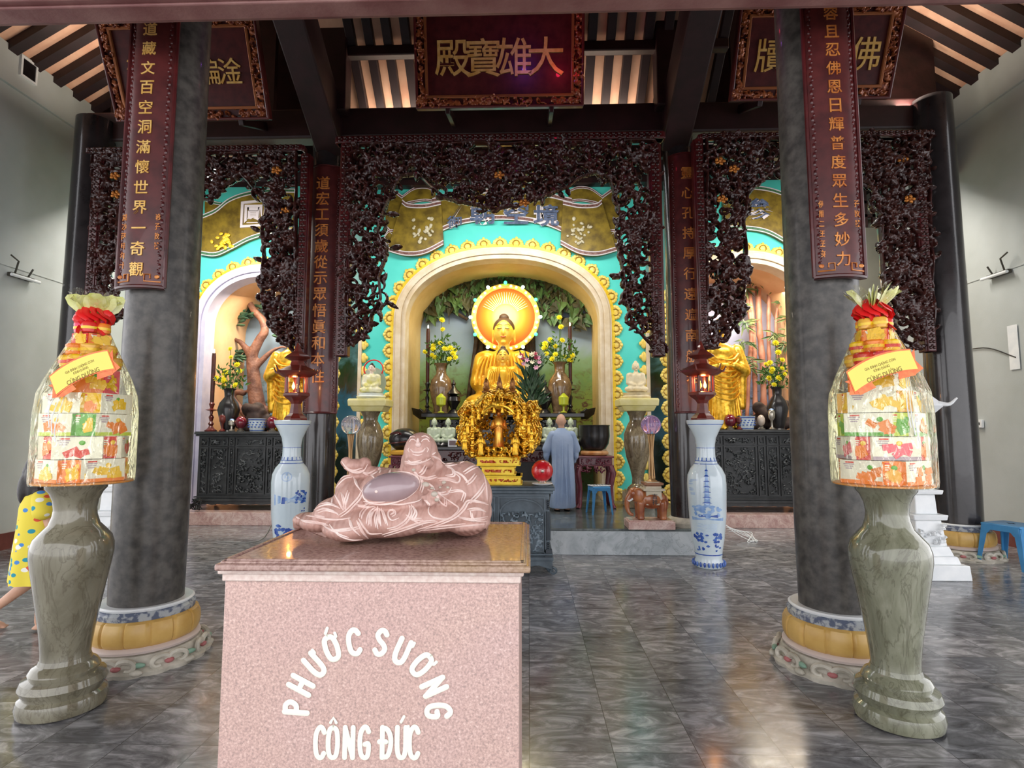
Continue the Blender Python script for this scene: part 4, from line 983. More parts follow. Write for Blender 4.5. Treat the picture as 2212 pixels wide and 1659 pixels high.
for L in folds:
    P = [Vector((*c6(*q), 0)) for q in L]; P = cr(P, 5); H = [hit(p.x, p.y, .0005) for p in P]; H = [h for h in H if h is not None]
    runs = [[]]
    for h in H:
        if runs[-1] and (h - runs[-1][-1]).length > .028: runs.append([])
        runs[-1].append(h)
    for H in runs:
        m = len(H)
        if m > 3: b.tube(H, [.004 * (.4 + .6 * math.sin(PI * i / (m - 1))) for i in range(m)], 6)
b.build('carved_fold', m_fold, lb)
b = MBT()   # lotus beads and leaf carved over the chest
for x, y, r in ((1215, 640, 26), (1290, 715, 22), (1310, 760, 16), (1120, 515, 14), (1270, 670, 14), (1370, 620, 16), (1400, 660, 12), (1340, 660, 11)):
    h = hit(*c6(x, y))
    if h: b.ell(h, (r * K_ / 3.814 * 1.2, .008, r * K_ / 3.814), 12, 8)
b.build('carved_bead', M('pale_sage_stone', 'b9aea0', .4), lb)
b = MBT()   # belly as its own polished dome
c_ = at(845, 1055, 2.13); b.ell(c_, (60 * K_, .088, 33 * K_), 40, 24, None, (0, R(-9), 0)); bel = b.build('belly', m_belly, lb)
bvb = BVHTree.FromPolygons([(TLi @ Vector(v)) for v in b.v], b.f)
b = MBT(); P = []
for i in range(41):
    a = 2 * PI * i / 40; x = 845 + 61 * math.cos(a) * math.cos(R(9)) + 34 * math.sin(a) * math.sin(R(9)); y = 1055 - (34 * math.sin(a) * math.cos(R(9)) + -61 * math.cos(a) * math.sin(R(9)) * -1)
    h = hit(x, y, .002)
    if h: P.append(h)
b.tube(P, .004, 6)
for x, y in ((813, 1062),):
    d = ray(x, y).normalized(); h = bvb.ray_cast(CAM, d)[0]
    if h: b.ell(h, (.006, .004, .006)); 
b.build('belly_rim', m_fold, bel)
b = MBT()   # smiling face
def ar(L, r): 
    H = [hit(*c6(*q), .0005) for q in L]; H = [h for h in cr([h for h in H if h is not None], 5)]
    if len(H) < 3: print('miss', L[0]); return
    b.tube(H, [r * (.5 + .5 * math.sin(PI * i / (len(H) - 1))) for i in range(len(H))], 6)
ar([(1085, 285), (1100, 265), (1125, 265), (1140, 280)], .0032); ar([(1180, 285), (1200, 265), (1230, 262), (1250, 285)], .0032)
ar([(1080, 262), (1100, 240), (1130, 242)], .003); ar([(1185, 242), (1215, 235), (1250, 255)], .003)
ar([(1095, 345), (1120, 368), (1160, 372), (1195, 360), (1215, 335)], .0042); ar([(1110, 385), (1150, 395), (1190, 388)], .003); ar([(1085, 330), (1075, 350), (1085, 370)], .0025); ar([(1225, 325), (1240, 345), (1230, 370)], .0025)
ar([(1075, 435), (1110, 455), (1180, 450), (1230, 425)], .003); ar([(1100, 210), (1160, 200), (1240, 212)], .002); ar([(1290, 240), (1310, 300), (1300, 370), (1270, 390)], .004)
h = hit(*c6(1158, 308)); b.ell(h, (.011, .012, .011)); b.ell(h + Vector((-.002, 0, .012)), (.006, .008, .014)); b.build('face_features', m_fold, body)
# ------------------------------------------------------------------ blue and white vases with lanterns
BVY = 6.83; kb = BVY / 1200
BP0 = [(.17, 0), (.185, .02), (.18, .07), (.165, .1), (.17, .14), (.178, .2), (.205, .35), (.235, .6), (.245, .85), (.248, .98), (.24, 1.08), (.2, 1.16), (.145, 1.22), (.122, 1.3), (.118, 1.42), (.135, 1.52), (.185, 1.62), (.235, 1.7), (.242, 1.735), (.225, 1.74)]
BP = [(r * .91, z) for r, z in BP0]
def prad(z):
    for (r0, z0), (r1, z1) in zip(BP, BP[1:]):
        if z0 <= z <= z1: return r0 + (r1 - r0) * (z - z0) / (z1 - z0 + 1e-9)
    return BP[-1][0]
def vp(b, pts, d=.0025):      # painted patch on the glaze; pts = (arc offset in m, z)
    n = len(pts); cx = sum(p[0] for p in pts) / n; cz = sum(p[1] for p in pts) / n; vs = []; fs = []; K = 3
    def s(u, z): r = prad(z) + d; a = u / .215; return (r * math.sin(a), -r * math.cos(a), z)
    vs.append(s(cx, cz))
    for k in range(1, K + 1): vs += [s(cx + (u - cx) * k / K, cz + (z - cz) * k / K) for u, z in pts]
    for i in range(n):
        j = (i + 1) % n; fs.append((0, 1 + i, 1 + j))
        for k in range(K - 1): fs.append((1 + k * n + i, 1 + (k + 1) * n + i, 1 + (k + 1) * n + j, 1 + k * n + j))
    b.add(vs, fs)
def vell(b, u, z, ru, rz, d=.0025, rnd=None):
    vp(b, [(u + ru * math.cos(2 * PI * i / 12) * (rnd.uniform(.7, 1.2) if rnd else 1), z + rz * math.sin(2 * PI * i / 12) * (rnd.uniform(.7, 1.2) if rnd else 1)) for i in range(12)], d)
def bluevase(label, px, pyb, seed, pag):
    p = at(px, 932, BVY); rot = math.atan2(p.x, p.y); t = thing('floor_vase', label, 'vase', (p.x, BVY, 0), -rot); rnd = random.Random(seed)
    b = MB(); b.lathe(BP, 64); vb = b.build('body', m_porc, t, smooth=60)
    b = MB()
    for z, h in ((.155, .012), (1.245, .008), (1.21, .008), (1.4, .006), (1.68, .008)): b.lathe([(prad(z) + .002, z), (prad(z + h) + .002, z + h)], 64)
    for i in range(24):
        a = 2 * PI * i / 24; b.ell(((.182) * math.cos(a), .182 * math.sin(a), .05), (.014, .014, .03), 8, 6)
    b.build('painted_band', m_blue, t)
    b = MB(); b2 = MB(); b3 = MB()
    if pag:
        z = .72
        for k in range(7):
            w_ = .05 - .005 * k; vp(b2, [(-w_ * .7, z), (w_ * .7, z), (w_ * .6, z + .045), (-w_ * .6, z + .045)]); vp(b, [(-w_ * 1.15, z + .045), (w_ * 1.15, z + .045), (w_ * .5, z + .062), (-w_ * .5, z + .062)], .003); z += .062
        vp(b2, [(-.006, z), (.006, z), (.0, z + .08)])
        for k in range(26): vell(b2, rnd.uniform(-.17, .17), .66 + rnd.uniform(-.05, .07), rnd.uniform(.015, .04), rnd.uniform(.01, .025), .0025, rnd)
        vp(b2, [(-.2, .56), (.2, .56), (.2, .6), (-.2, .6)]); vp(b, [(-.1, .6), (.12, .6), (.12, .635), (-.1, .635)], .003)
        for k in range(14): vp(b3, [(-.2 + rnd.uniform(0, .2), .52 - .012 * k), (.1, .52 - .012 * k), (.12, .526 - .012 * k), (-.1, .528 - .012 * k)])
        for k in range(34): u = rnd.choice((-.16, -.13, -.05, .1, .15)) + rnd.uniform(-.05, .05); vell(b, u, .3 + rnd.uniform(-.09, .12), rnd.uniform(.012, .03), rnd.uniform(.01, .025), .003, rnd)
        for k in range(10): vell(b3, -.15 + rnd.uniform(-.06, .06), .95 + rnd.uniform(-.1, .1), .04, .01, .002, rnd)
    else:
        vp(b2, [(-.2, .72), (.2, .74), (.2, .84), (.08, .86), (-.2, .85)])
        for k in range(16): vell(b, .12 + rnd.uniform(-.07, .07), .82 + rnd.uniform(-.07, .07), rnd.uniform(.01, .03), rnd.uniform(.01, .02), .003, rnd)
        vp(b, [(-.1, .74), (-.06, .74), (-.055, .82), (-.09, .82)], .003); vp(b3, [(-.04, .75), (.06, .75), (.05, .8), (-.03, .81)], .003)
        for k in range(34): vell(b, rnd.uniform(-.19, .17), .4 + rnd.uniform(-.12, .09), rnd.uniform(.02, .04), rnd.uniform(.01, .03), .003, rnd)
        for k in range(10): vell(b, .15 + rnd.uniform(-.03, .03), .6 + rnd.uniform(-.08, .08), .012, .01, .003, rnd)
        for k in range(24):
            a = 2 * PI * k / 24; vell(b3, -.05 + .055 * math.cos(a), 1.06 + .05 * math.sin(a), .008, .008)
        put = [(-.07, 1.06), (-.05, 1.09), (-.03, 1.05)]
        for u, z in put: vell(b3, u, z, .012, .02)
    for k in range(18): a = (k - 9) * .045; vp(b, [(a, 1.25), (a + .02, 1.25), (a + .02, 1.29), (a, 1.29)]) if k % 2 else None
    b.build('painted_motif', m_blue, vb, smooth=0); b2.build('painted_landscape', m_blue2, vb, smooth=0); b3.build('painted_wash', m_blue3, vb, smooth=0)
    return t
bluevase('tall blue-and-white porcelain floor vase painted with a pagoda, on the floor beside the platform', 1523, 1213, 4, True)
bluevase('tall blue-and-white porcelain floor vase between the reclining statue and the left altar', 632, 1150, 8, False)
def lantern(label, px, zb):
    p = at(px, 860, BVY); t = thing('altar_lantern', label, 'lantern', (p.x, BVY, zb)); k = .92
    b = MB(); b.lathe([(.14, 0), (.145, .02), (.12, .05), (.08, .08), (.07, .14), (.06, .2), (.085, .24), (.14, .28), (.16, .3)], 8); b.build('stem', m_redw, t, smooth=0)
    b = MB(); b.lathe([(.17, .3), (.17, .33), (.155, .34)], 6); b.lathe([(.155, .53), (.2, .55), (.27, .6), (.25, .61), (.1, .68), (.08, .74), (.17, .78), (.15, .8), (.05, .86), (.03, .92), (.005, .97)], 6)
    for i in range(6):
        a = PI / 3 * i; b.tube([(.14 * math.cos(a), .14 * math.sin(a), .33), (.14 * math.cos(a), .14 * math.sin(a), .54)], .014, 6)
        b.tube([(.2 * math.cos(a), .2 * math.sin(a), .58), (.27 * math.cos(a), .27 * math.sin(a), .6), (.3 * math.cos(a), .3 * math.sin(a), .66)], [.015, .014, .006], 6)
        for q in (-.05, .05):
            a2 = a + PI / 6; b.tube([(.125 * math.cos(a2) - q * math.sin(a2), .125 * math.sin(a2) + q * math.cos(a2), .34), (.125 * math.cos(a2) - q * math.sin(a2), .125 * math.sin(a2) + q * math.cos(a2), .53)], .005, 4)
    b.build('roofed_cage', m_redw, t, smooth=30)
    for s in (-.028, .028):
        b = MB(); b.lathe([(.004, .38), (.017, .4), (.02, .42), (.01, .45), (.001, .475)], 12, Matrix.Translation((s, -.03, 0))); b.build('glowing_bulb', m_flame, t)
    lamp('lantern_light', 'POINT', (p.x, BVY - .06, zb + .5), 3, (1, .45, .15), .03)
lantern('small red wooden lantern standing on the left blue-and-white vase', 640, 1.74)
lantern('small red wooden lantern standing on the pagoda-painted vase', 1517, 1.74)
# ------------------------------------------------------------------ carved cabinets and tables
def cabinet(label, x0, x1, yf, dp, z0, z1, mat, cols, seed, name='altar_cabinet', arch_=False):
    t = thing(name, label, 'cabinet', ((x0 + x1) / 2, yf + dp / 2, z0)); W_ = x1 - x0; H = z1 - z0
    b = MB(); b.box(-W_ / 2 + .03, W_ / 2 - .03, -dp / 2 + .03, dp / 2, .16, H - .05); b.build('body', mat, t, bevel=.006)
    b = MB(); b.box(-W_ / 2 - .03, W_ / 2 + .03, -dp / 2 - .03, dp / 2 + .03, H - .05, H - .015); b.box(-W_ / 2 - .01, W_ / 2 + .01, -dp / 2 - .01, dp / 2, H - .085, H - .05); b.box(-W_ / 2 - .02, W_ / 2 + .02, -dp / 2 - .02, dp / 2, H - .015, H); b.build('top', mat, t, bevel=.008)
    f = -dp / 2 + .03; x = -W_ / 2 + .06; tot = sum(cols); uw = (W_ - .12)
    for k, c in enumerate(cols):
        w_ = uw * c / tot; a, e = x + .015, x + w_ - .015; x += w_
        for q, (h0, h1) in enumerate(((.28, H - .28), (H - .26, H - .11)) if not arch_ else ((.22, H - .12),)):
            b = MB(); b.strip([(a + .02, h0 + .02), (e - .02, h0 + .02), (e - .02, h1 - .02), (a + .02, h1 - .02)], [(a, h0), (e, h0), (e, h1), (a, h1)], f - .025, f, None, True)
            if arch_:
                A = arch((a + e) / 2, (e - a) / 2 - .03, h1 - .2, .16, h0 + .03, 16); b.strip(A, offs(A, .018), f - .025, f)
            dr = b.build('drawer' if q else 'door', mat, t, smooth=35); b = MB()
            if (e - a) > .06: carve(b, rectp(a + .03, e - .03, h0 + .03, h1 - (.03 if not arch_ else .16)), f - .001, .009, seed + k * 3 + q, max(4, int((e - a) * (h1 - h0) * (210 if not arch_ else 230))), .02, .06, .009, 0, 1.5, .6, 0, False); b.build('relief', M(mat.name + '_relief', '4a4e50' if not arch_ else '74828c', .35), dr)
    b = MB(); P = [(-W_ / 2, .16), (-W_ / 2, .06)]
    n = 20
    for i in range(n + 1): u = i / n; P.append((-W_ / 2 + .1 + (W_ - .2) * u, .09 + .018 * abs(math.sin(u * PI * 7))))
    P += [(W_ / 2, .06), (W_ / 2, .16)]
    b.prism(P, f - .035, f + .0); b.box(-W_ / 2 - .01, W_ / 2 + .01, f - .045, dp / 2, .16, .2); b.box(-W_ / 2, W_ / 2, f - .04, dp / 2, .22, .24); b.build('apron', mat, t, smooth=0, bevel=.004)
    for s in (-1, 1):
        for yy in (-dp / 2 + .07, dp / 2 - .07):
            b = MB(); b.tube([(s * (W_ / 2 - .06), yy, .17), (s * (W_ / 2 - .05), yy, .1), (s * (W_ / 2 - .02), yy, .04), (s * (W_ / 2 - .0), yy, .018)], [.05, .045, .035, .018], 10); b.build('leg', mat, t)
    return t
LC0, LC1, CY = X(425, 9.75), X(640, 9.75), 9.75
cabinet('black carved altar cabinet on the pink marble step of the left bay', LC0, LC1, CY, .75, SP, Z(932, CY), m_slate, [.5, 1, .35, 1.6, .35, 1], 5)
RC0, RC1 = X(1530, CY), X(1745, CY)
cabinet('black carved altar cabinet on the pink marble step of the right bay', RC0, RC1, CY, .75, SP, Z(928, CY), m_slate, [.5, 1.6, .4, .6, 1.2], 15)
ztL, ztR = Z(932, CY), Z(928, CY)
# blue-grey table before the platform
TY = 6.36; tx0, tx1 = X(955, TY), X(1192, TY); tz = Z(1050, TY)
cabinet('blue-grey carved altar table carrying the golden shrine, in front of the platform', tx0, tx1, TY, .7, 0, tz, m_bluegrey, [1, 1], 25, 'altar_table', True)
p_ = bpy.data.objects['altar_table']
for s in (-1, 1):
    b = MB(); W_ = tx1 - tx0; xx = s * (W_ / 2 - .045)
    for k in range(9): b.ell((xx, -.335, .82 - k * .022 + (0 if k < 5 else -.36)), (.018, .014, .011), 10, 6)
    for q in (-.02, 0, .02): b.tube([(xx + q, -.33, .7), (xx + q, -.33, .38)], .006, 6)
    b.box(xx - .04, xx + .04, -.345, -.3, .2, .28); b.build('pilaster', M('dark_blue_grey', '2c343c', .35), p_)
    b = MB(); P = [(s * (W_ / 2 + .02 + .05 * (1 - q / 13) * math.sin(q * .5) - .02), -.36, .05 - .0 + .045 * (1 - q / 13) * math.cos(q * .5)) for q in range(14)]; b.tube(P, .016, 7); b.build('scroll_foot', m_bluegrey, p_)
# golden blocks and shrine
gx = X(1078, TY + .3)
m_redink = M('red_painted_ornament', 'c05020', .4)
for k, (pa, pb, y0, y1) in enumerate(((1035, 1133, 1052, 1034), (1050, 1121, 1033, 1014), (1037, 1128, 1012, 994))):
    yb = TY + .12; hw = (pb - pa) / 2 * yb / 1200; zz0, zz1 = tz + k * .108, tz + k * .108 + .104
    t = thing('gilded_plinth', 'golden inscribed plinth block, ' + ('lowest of the three under the golden shrine' if k == 0 else 'middle one of the three under the golden shrine' if k == 1 else 'topmost of the three under the golden shrine'), 'plinth', (gx, yb + .24, zz0), 0, 'stacked golden plinths')
    h = zz1 - zz0; b = MB(); b.cb((0, 0, h / 2), (hw * 2, .48, h)); b.build('block', m_goldp, t, bevel=.008)
    b = MB(); b.cb((0, 0, .008), (hw * 2 + .03, .5, .016)); b.cb((0, 0, h - .008), (hw * 2 + .03, .5, .016)); b.build('edge_moulding', m_goldp, t, bevel=.004)
    b = MB(); carve(b, rectp(-hw + .03, hw - .03, .03, h - .03), -.241, .008, 60 + k, 26, .012, .028, .006, 0, .7, .3, 0, False); b.build('ornament', m_redink, t)
sz0 = tz + .325; sy = TY + .36
t = thing('golden_shrine', 'richly carved golden shrine with small figures, on the plinths of the blue-grey table', 'shrine', (gx, sy, sz0)); SH = Z(838, sy) - sz0; hw = 92 * sy / 1200
out = [(-.55, 0), (.55, 0), (.8, .06), (.97, .22), (1, .4), (.9, .55), (.96, .68), (.84, .82), (.66, .74), (.5, .86), (.3, 1.0), (.1, .95), (0, 1.06), (-.1, .95), (-.3, 1.0), (-.5, .86), (-.66, .74), (-.84, .82), (-.96, .68), (-.9, .55), (-1, .4), (-.97, .22), (-.8, .06)]
OP = [(x * hw, z * SH) for x, z in out]; hole = [(-.32 * hw, .14 * SH), (.32 * hw, .14 * SH), (.42 * hw, .4 * SH), (.3 * hw, .6 * SH), (0, .68 * SH), (-.3 * hw, .6 * SH), (-.42 * hw, .4 * SH)]
for k, (y, nn, hl) in enumerate(((-.2, 150, [hole]), (-.08, 190, [hole]), (.05, 190, [hole]), (.2, 200, []))):
    b = MB(); P = [(x * (1 - .05 * (3 - k)), z * (1 - .04 * (3 - k))) for x, z in OP]
    carve(b, P, y, .0085, 80 + k, nn, .02, .06, .0135, .012, 1.9, .5, .8, True, hl); b.build('openwork_panel', m_gold, t)
def figurine(par, x, y, z, h, mat, name='figurine', seat=False):
    b = MB(); k = h
    b.lathe([(.14 * k, 0), (.16 * k, .04 * k), (.11 * k, .3 * k), (.13 * k, .5 * k), (.15 * k, .68 * k), (.07 * k, .8 * k)], 14)
    b.ell((0, 0, .88 * k), (.065 * k, .07 * k, .085 * k), 12, 8); b.ell((0, 0, .98 * k), (.035 * k, .035 * k, .04 * k), 8, 6)
    for s in (-1, 1): b.cap((s * .14 * k, 0, .68 * k), (s * .18 * k, -.04 * k, .5 * k), .045 * k, .04 * k, 8); b.cap((s * .18 * k, -.04 * k, .5 * k), (s * .03 * k, -.15 * k, .56 * k), .04 * k, .025 * k, 8)
    o = b.build(name, mat, par); o.location = (x, y, z); return o
figurine(t, 0, -.12, .1, .46, M('bright_figure_gold', 'f0c050', .25, .6, c2='e07a30', sc=9))
rnd = random.Random(5)
for k in range(16):
    a = -.3 + (PI + .6) * k / 15; figurine(t, .36 * math.cos(a) * (hw / .47), -.25, .08 + max(0, .42 * math.sin(a)) * SH / .8, .17, m_gold)
for s in (-1, 1):
    figurine(t, s * .2, -.27, .02, .26, m_gold); b = MB(); b.tube([(s * .3, -.22, .0), (s * .3, -.22, .72 * SH)], .02, 8)
    for q in range(8): b.ell((s * .3, -.24, .08 * q + .05), (.03, .03, .02), 8, 5)
    b.build('shrine_pillar', m_gold, t)
b = MB()
for s in (-1, 1):
    P = [(s * (.02 + .16 * math.sin(q * .32)), -.3, .66 * SH + .05 * math.cos(q * .55)) for q in range(9)]; b.tube(P, [.014, .016, .018, .018, .016, .014, .012, .01, .006], 7)
b.ell((0, -.28, .73 * SH), (.05, .04, .05)); b.ell((-.02, -.315, .74 * SH), (.012, .01, .012)); b.ell((.02, -.315, .74 * SH), (.012, .01, .012)); b.build('dragon_mask', m_gold, t)
b = MB(); b.lathe([(hw * .62, -.022), (hw * .68, -.01), (hw * .6, .02)], 32, None, 0, 0, 1, .62); b.build('base', m_gold, t)
b = MB()
for s in (-.16, 0, .16): b.lathe([(.05, SH * .93), (.055, SH * .95), (.03, SH * .97), (.045, SH * .99), (.03, SH * 1.04), (.035, SH * 1.07), (.02, SH * 1.12), (.003, SH * 1.16 + (.05 if s == 0 else 0))], 12, Matrix.Translation((s, 0, 0)))
b.build('finial', M('bronze_finial', '6a3a1c', .3, .5, c2='b88040', sc=30), t)
p = at(1171, 1050, TY + .1); b = MB(); t = thing('red_ball', 'shiny red ball on a white saucer at the end of the blue-grey table', 'ball', (X(1171, TY + .1), TY + .1, tz))
b.lathe([(.07, 0), (.1, .012), (.12, .022), (.118, .026), (.06, .014)], 32); b.build('saucer', m_white, t)
b = MB(); b.ell((0, 0, .165), .125, 32, 20); b.build('ball', M('ribbed_red_shell', 'b3121e', .18, c2='d42a30', sc=16, coat=.6), t)
b = MB(); b.ell((0, -.122, .17), (.018, .008, .018)); b.lathe([(.05, .03), (.04, .05)], 20); b.build('metal_fitting', m_metal, t)
# ------------------------------------------------------------------ statues
def seated(name, label, loc, k, mat, hairm=None, rz=0, drape=True, facecol=None, cat='statue', robe=None, kw=1.):
    t = thing(name, label, cat, loc, rz)
    b = MB(); b.ell((0, .0, .1), (.34 * kw, .2, .09), 28, 16)
    for s in (-1, 1): b.ell((s * .25 * kw, -.05, .1), (.13, .14, .085)); b.cap((s * .24 * kw, -.1, .12), (-s * .08, -.17, .11), .07, .05); b.ell((s * .15, .02, .5), (.085, .09, .075)); b.cap((s * .19, .02, .49), (s * .26 * kw, -.02, .28), .075, .075); b.cap((s * .26 * kw, -.02, .28), (s * .07, -.16, .2), .07, .045)
    b.cap((0, .03, .16), (0, .03, .42), .185, .17); b.ell((0, .02, .46), (.18, .12, .1)); b.cap((0, .01, .5), (0, .0, .62), .055, .05)
    b.v = [(x * k, y * k, z * k) for x, y, z in b.v]
    b.blob('robed_body', robe or mat, t, .018 * k, 4)
    b = MB(); b.ell((0, -.005, .73), (.088, .098, .12), 28, 18); b.ell((0, -.02, .66), (.06, .06, .05))
    for s in (-1, 1): b.ell((s * .092, .01, .71), (.014, .03, .05)); b.ell((s * .096, .005, .66), (.01, .018, .03))
    b.ell((0, -.105, .71), (.013, .018, .028)); b.cap((0, .0, .56), (0, .0, .64), .052, .05); b.ell((0, -.092, .672), (.026, .012, .01)); b.ell((0, -.085, .63), (.025, .02, .018))
    for s in (-1, 1): b.ell((s * .033, -.088, .742), (.022, .014, .01))
    b.ell((0, -.115, .16), (.1, .06, .03)); b.v = [(x * k, y * k, z * k) for x, y, z in b.v]; b.blob('head', facecol or mat, t, .008 * k, 2)
    b = MB(); b.ell((0, .015, .765), (.096, .1, .098), 28, 18); b.ell((0, .02, .86), (.045, .045, .04)); b.ell((0, .02, .83), (.06, .06, .04))
    b.v = [(x * k, y * k, z * k) for x, y, z in b.v if True]; o = b.build('hair', hairm or mat, t)
    me = o.data; bm = bmesh.new(); bm.from_mesh(me)
    bmesh.ops.bisect_plane(bm, geom=bm.verts[:] + bm.edges[:] + bm.faces[:], plane_co=(0, -.05 * k, .775 * k), plane_no=(0, -.72, -.7), clear_outer=True); bm.to_mesh(me); bm.free()
    if hairm:
        b = MB()
        for s in (-1, 1):
            b.tube([(s * x * k, -y * k, z * k) for x, y, z in ((.014, .104, .75), (.032, .106, .744), (.052, .094, .748))], .0035 * k, 5); b.tube([(s * x * k, -y * k, z * k) for x, y, z in ((.012, .104, .775), (.034, .1, .785), (.06, .08, .775))], .003 * k, 5)
        b.build('painted_line', m_eye, t); b = MB(); b.tube([(x * k, -.1055 * k, z * k) for x, z in ((-.022, .676), (0, .671), (.022, .676))], .005 * k, 5); b.build('lips', M('lips_red', 'c04030', .4), t)
    if drape:
        b = MB()
        for s in (-1, 1):
            for q in range(5):
                P = [(s * (.06 + .028 * q) * k, -(.115 - .012 * q) * k - .0, (.53 - .01 * q) * k), (s * (.075 + .035 * q) * k, -(.15 - .014 * q) * k, .4 * k), (s * (.06 + .045 * q) * k, -(.165 - .01 * q) * k, .25 * k)]
                b.tube(cr(P, 6), .011 * k, 6)
        for q in range(4): b.tube(cr([((-.2 + .03 * q) * k, -.16 * k, (.15 - .03 * q) * k), (0, (-.22 - .006 * q) * k, (.13 - .035 * q) * k), ((.2 - .03 * q) * k, -.16 * k, (.15 - .03 * q) * k)], 6), .009 * k, 6)
        b.build('robe_fold', robe or mat, t)
    return t
m_skinG = M('painted_gold_skin', 'f0b93a', .35, .15, c2='f8cc58', sc=4)
m_robeG = M('gilded_robe', 'd89a1e', .3, .35, c2='f2c23c', sc=6)
m_hairB = M('painted_hair', '3a2418', .5, bump=.6, bs=90)
bY = 11.25; nz = Z(893, 10.95)
# black altar filling the niche foot
an0, an1 = X(905, 10.95), X(1268, 10.95)
t = thing('niche_altar', 'black stepped altar with upturned ends under the big seated golden statue', 'altar', ((an0 + an1) / 2, 11.2, PZ)); W_ = an1 - an0; H = nz - PZ
b = MB(); b.box(-W_ / 2 + .2, W_ / 2 - .2, -.22, .5, 0, H - .12); b.build('body', m_black, t, bevel=.01)
b = MB(); b.box(-W_ / 2 + .05, W_ / 2 - .05, -.3, .55, H - .07, H)
for s in (-1, 1): b.tube([(s * (W_ / 2 - .1), -.05, H - .035), (s * (W_ / 2), -.05, H - .02), (s * (W_ / 2 + .09), -.05, H + .05), (s * (W_ / 2 + .08), -.05, H + .1)], [.035, .045, .045, .05], 10, None, 3)
b.build('top', m_black, t, bevel=.01)
b = MB(); carve(b, rectp(-W_ / 2 + .25, W_ / 2 - .25, H - .3, H - .12), -.222, .015, 91, 60, .03, .06, .014, 0, .9, .6, 0, False); b.build('carved_frieze', m_black, t)
seated('seated_buddha_statue', 'large seated golden statue in front of the glowing halo disc', (X(1088, bY), bY, nz - .03), 2.33, m_skinG, m_hairB, 0, True, None, 'statue', m_robeG, .85)
seated('seated_buddha_statue', 'smaller golden seated statue directly before the large golden one', (X(1086, 10.75), 10.82, nz + .23), 1.22, m_skinG, m_hairB, 0, True, None, 'statue', m_robeG, .85)
t = thing('lotus_stand', 'golden lotus stand under the smaller golden statue', 'stand', (X(1086, 10.75), 10.84, nz)); b = MB(); b.lathe([(.3, 0), (.34, .03), (.25, .08), (.24, .13), (.36, .2), (.37, .228)], 48, None, 16, .06, 1, .55); b.build('lotus', m_goldp, t)
# halo disc
hY = 11.55; hc = at(1092, 686, hY); hr = 75 * hY / 1200
t = thing('halo_disc', 'glowing orange halo disc ringed with green and white lights behind the big golden statue', 'halo', (hc.x, hY, hc.z))
q = NT('halo_glow'); s_ = q.sep(); rr = q.math('SQRT', q.math('ADD', q.math('POWER', s_[0], 2.), q.math('POWER', q.math('ADD', s_[2], -.02), 2.)))
cc = q.ramp(q.math('DIVIDE', rr, hr), [(.0, 'bfe0d8'), (.3, 'd4e4b0'), (.42, 'fff060'), (.62, 'ffb020'), (.8, 'e87018'), (1, 'c84410')]); q.set(q.b.inputs['Emission Color'], cc); q.b.inputs['Emission Strength'].default_value = .42; q.fin(q.mix(.75, cc, lin('7a3410')), .85)
TR = Matrix.Rotation(PI / 2, 4, 'X')
b = MB(); b.lathe([(hr * .86, -.03), (hr * .86, .0)], 64, TR); b.build('disc', q.m, t, smooth=30)
b = MB(); b.lathe([(hr * .86, -.02), (hr * .86, .04), (hr * .93, .06), (hr, .03), (hr, -.03)], 64, TR); rim_ = b.build('rim', m_cream, t)
mg = M('green_led', '40ff90', .4, emit='30ff80', es=5); my = M('warm_led', 'ffe0a0', .4, emit='ffd070', es=4); mw2 = M('white_led', 'e0fff0', .4, emit='c8ffe8', es=6)
for i in range(36):
    a = 2 * PI * i / 36; g = i % 3; b = MB(); b.ell((0, 0, 0), .03 if g else .036, 12, 8); o = b.build('light_bulb', (mg if i % 2 else mw2) if not g else my, rim_)
    r_ = hr * (1.02 if not g else .93); o.location = (r_ * math.cos(a), -.06, r_ * math.sin(a))
b = MB()
for i in range(22):
    a = R(25) + R(130) * i / 21; b.tube([(.27 * math.cos(a), -.04, .27 * math.sin(a) + .02), (.52 * math.cos(a), -.04, .52 * math.sin(a) + .02)], [.006, .002], 5)
b.build('ray', M('white_ray', 'f4f4e0', .4, emit='fff8e0', es=.8), t)
b = MB(); b.box(-.04, .04, -.0, .06, -hc.z + nz, -.3); b.build('support_post', m_black, t)
# tree relief behind
t = thing('bodhi_tree_relief', 'dark leafy tree in relief on the painted wall behind the golden statue', 'tree relief', (X(1090, 11.85), 11.9, PZ)); to = Vector(t.location); TT = Matrix.Translation(-to)
mb_ = M('bark', '2e2018', .8, c2='5a4632', sc=9, bump=.6, bs=14, bd=.02)
b = MB(); P = [at(1090, y, 11.95) for y in (960, 860, 780, 700, 640, 590)]; b.tube(P, [.9, .8, .68, .66, .75, .6], 24, TT); b.v = [(x_, .05 + (y_ - .05) * .13, z_) for x_, y_, z_ in b.v]
for i in range(16):
    s = (i - 7.5) / 7.5; P = [at(1090 + s * 88 + 5 * math.sin(i), 940, 11.86), at(1090 + s * 76, 840, 11.84), at(1090 + s * 62 + 4 * math.sin(i * 2), 740, 11.84), at(1090 + s * 56, 650, 11.84), at(1090 + s * 80, 590, 11.86)]
    b.tube(cr(P, 5), .045, 7, TT)
b.build('trunk', mb_, t)
b = MB()
for L, r in (([(1010, 640), (990, 660), (965, 650), (950, 640)], .03), ([(1010, 690), (985, 675), (965, 660)], .035), ([(1175, 650), (1200, 640), (1240, 650), (1262, 640)], .03), ([(1180, 600), (1220, 610), (1270, 640)], .04), ([(1000, 590), (960, 610), (920, 625)], .04), ([(970, 665), (970, 700)], .006), ([(945, 640), (930, 680)], .01)):
    b.tube(cr([at(x, y, 11.88) for x, y in L], 5), r, 7, TT)
b.build('branch', mb_, t)
rnd = random.Random(2)
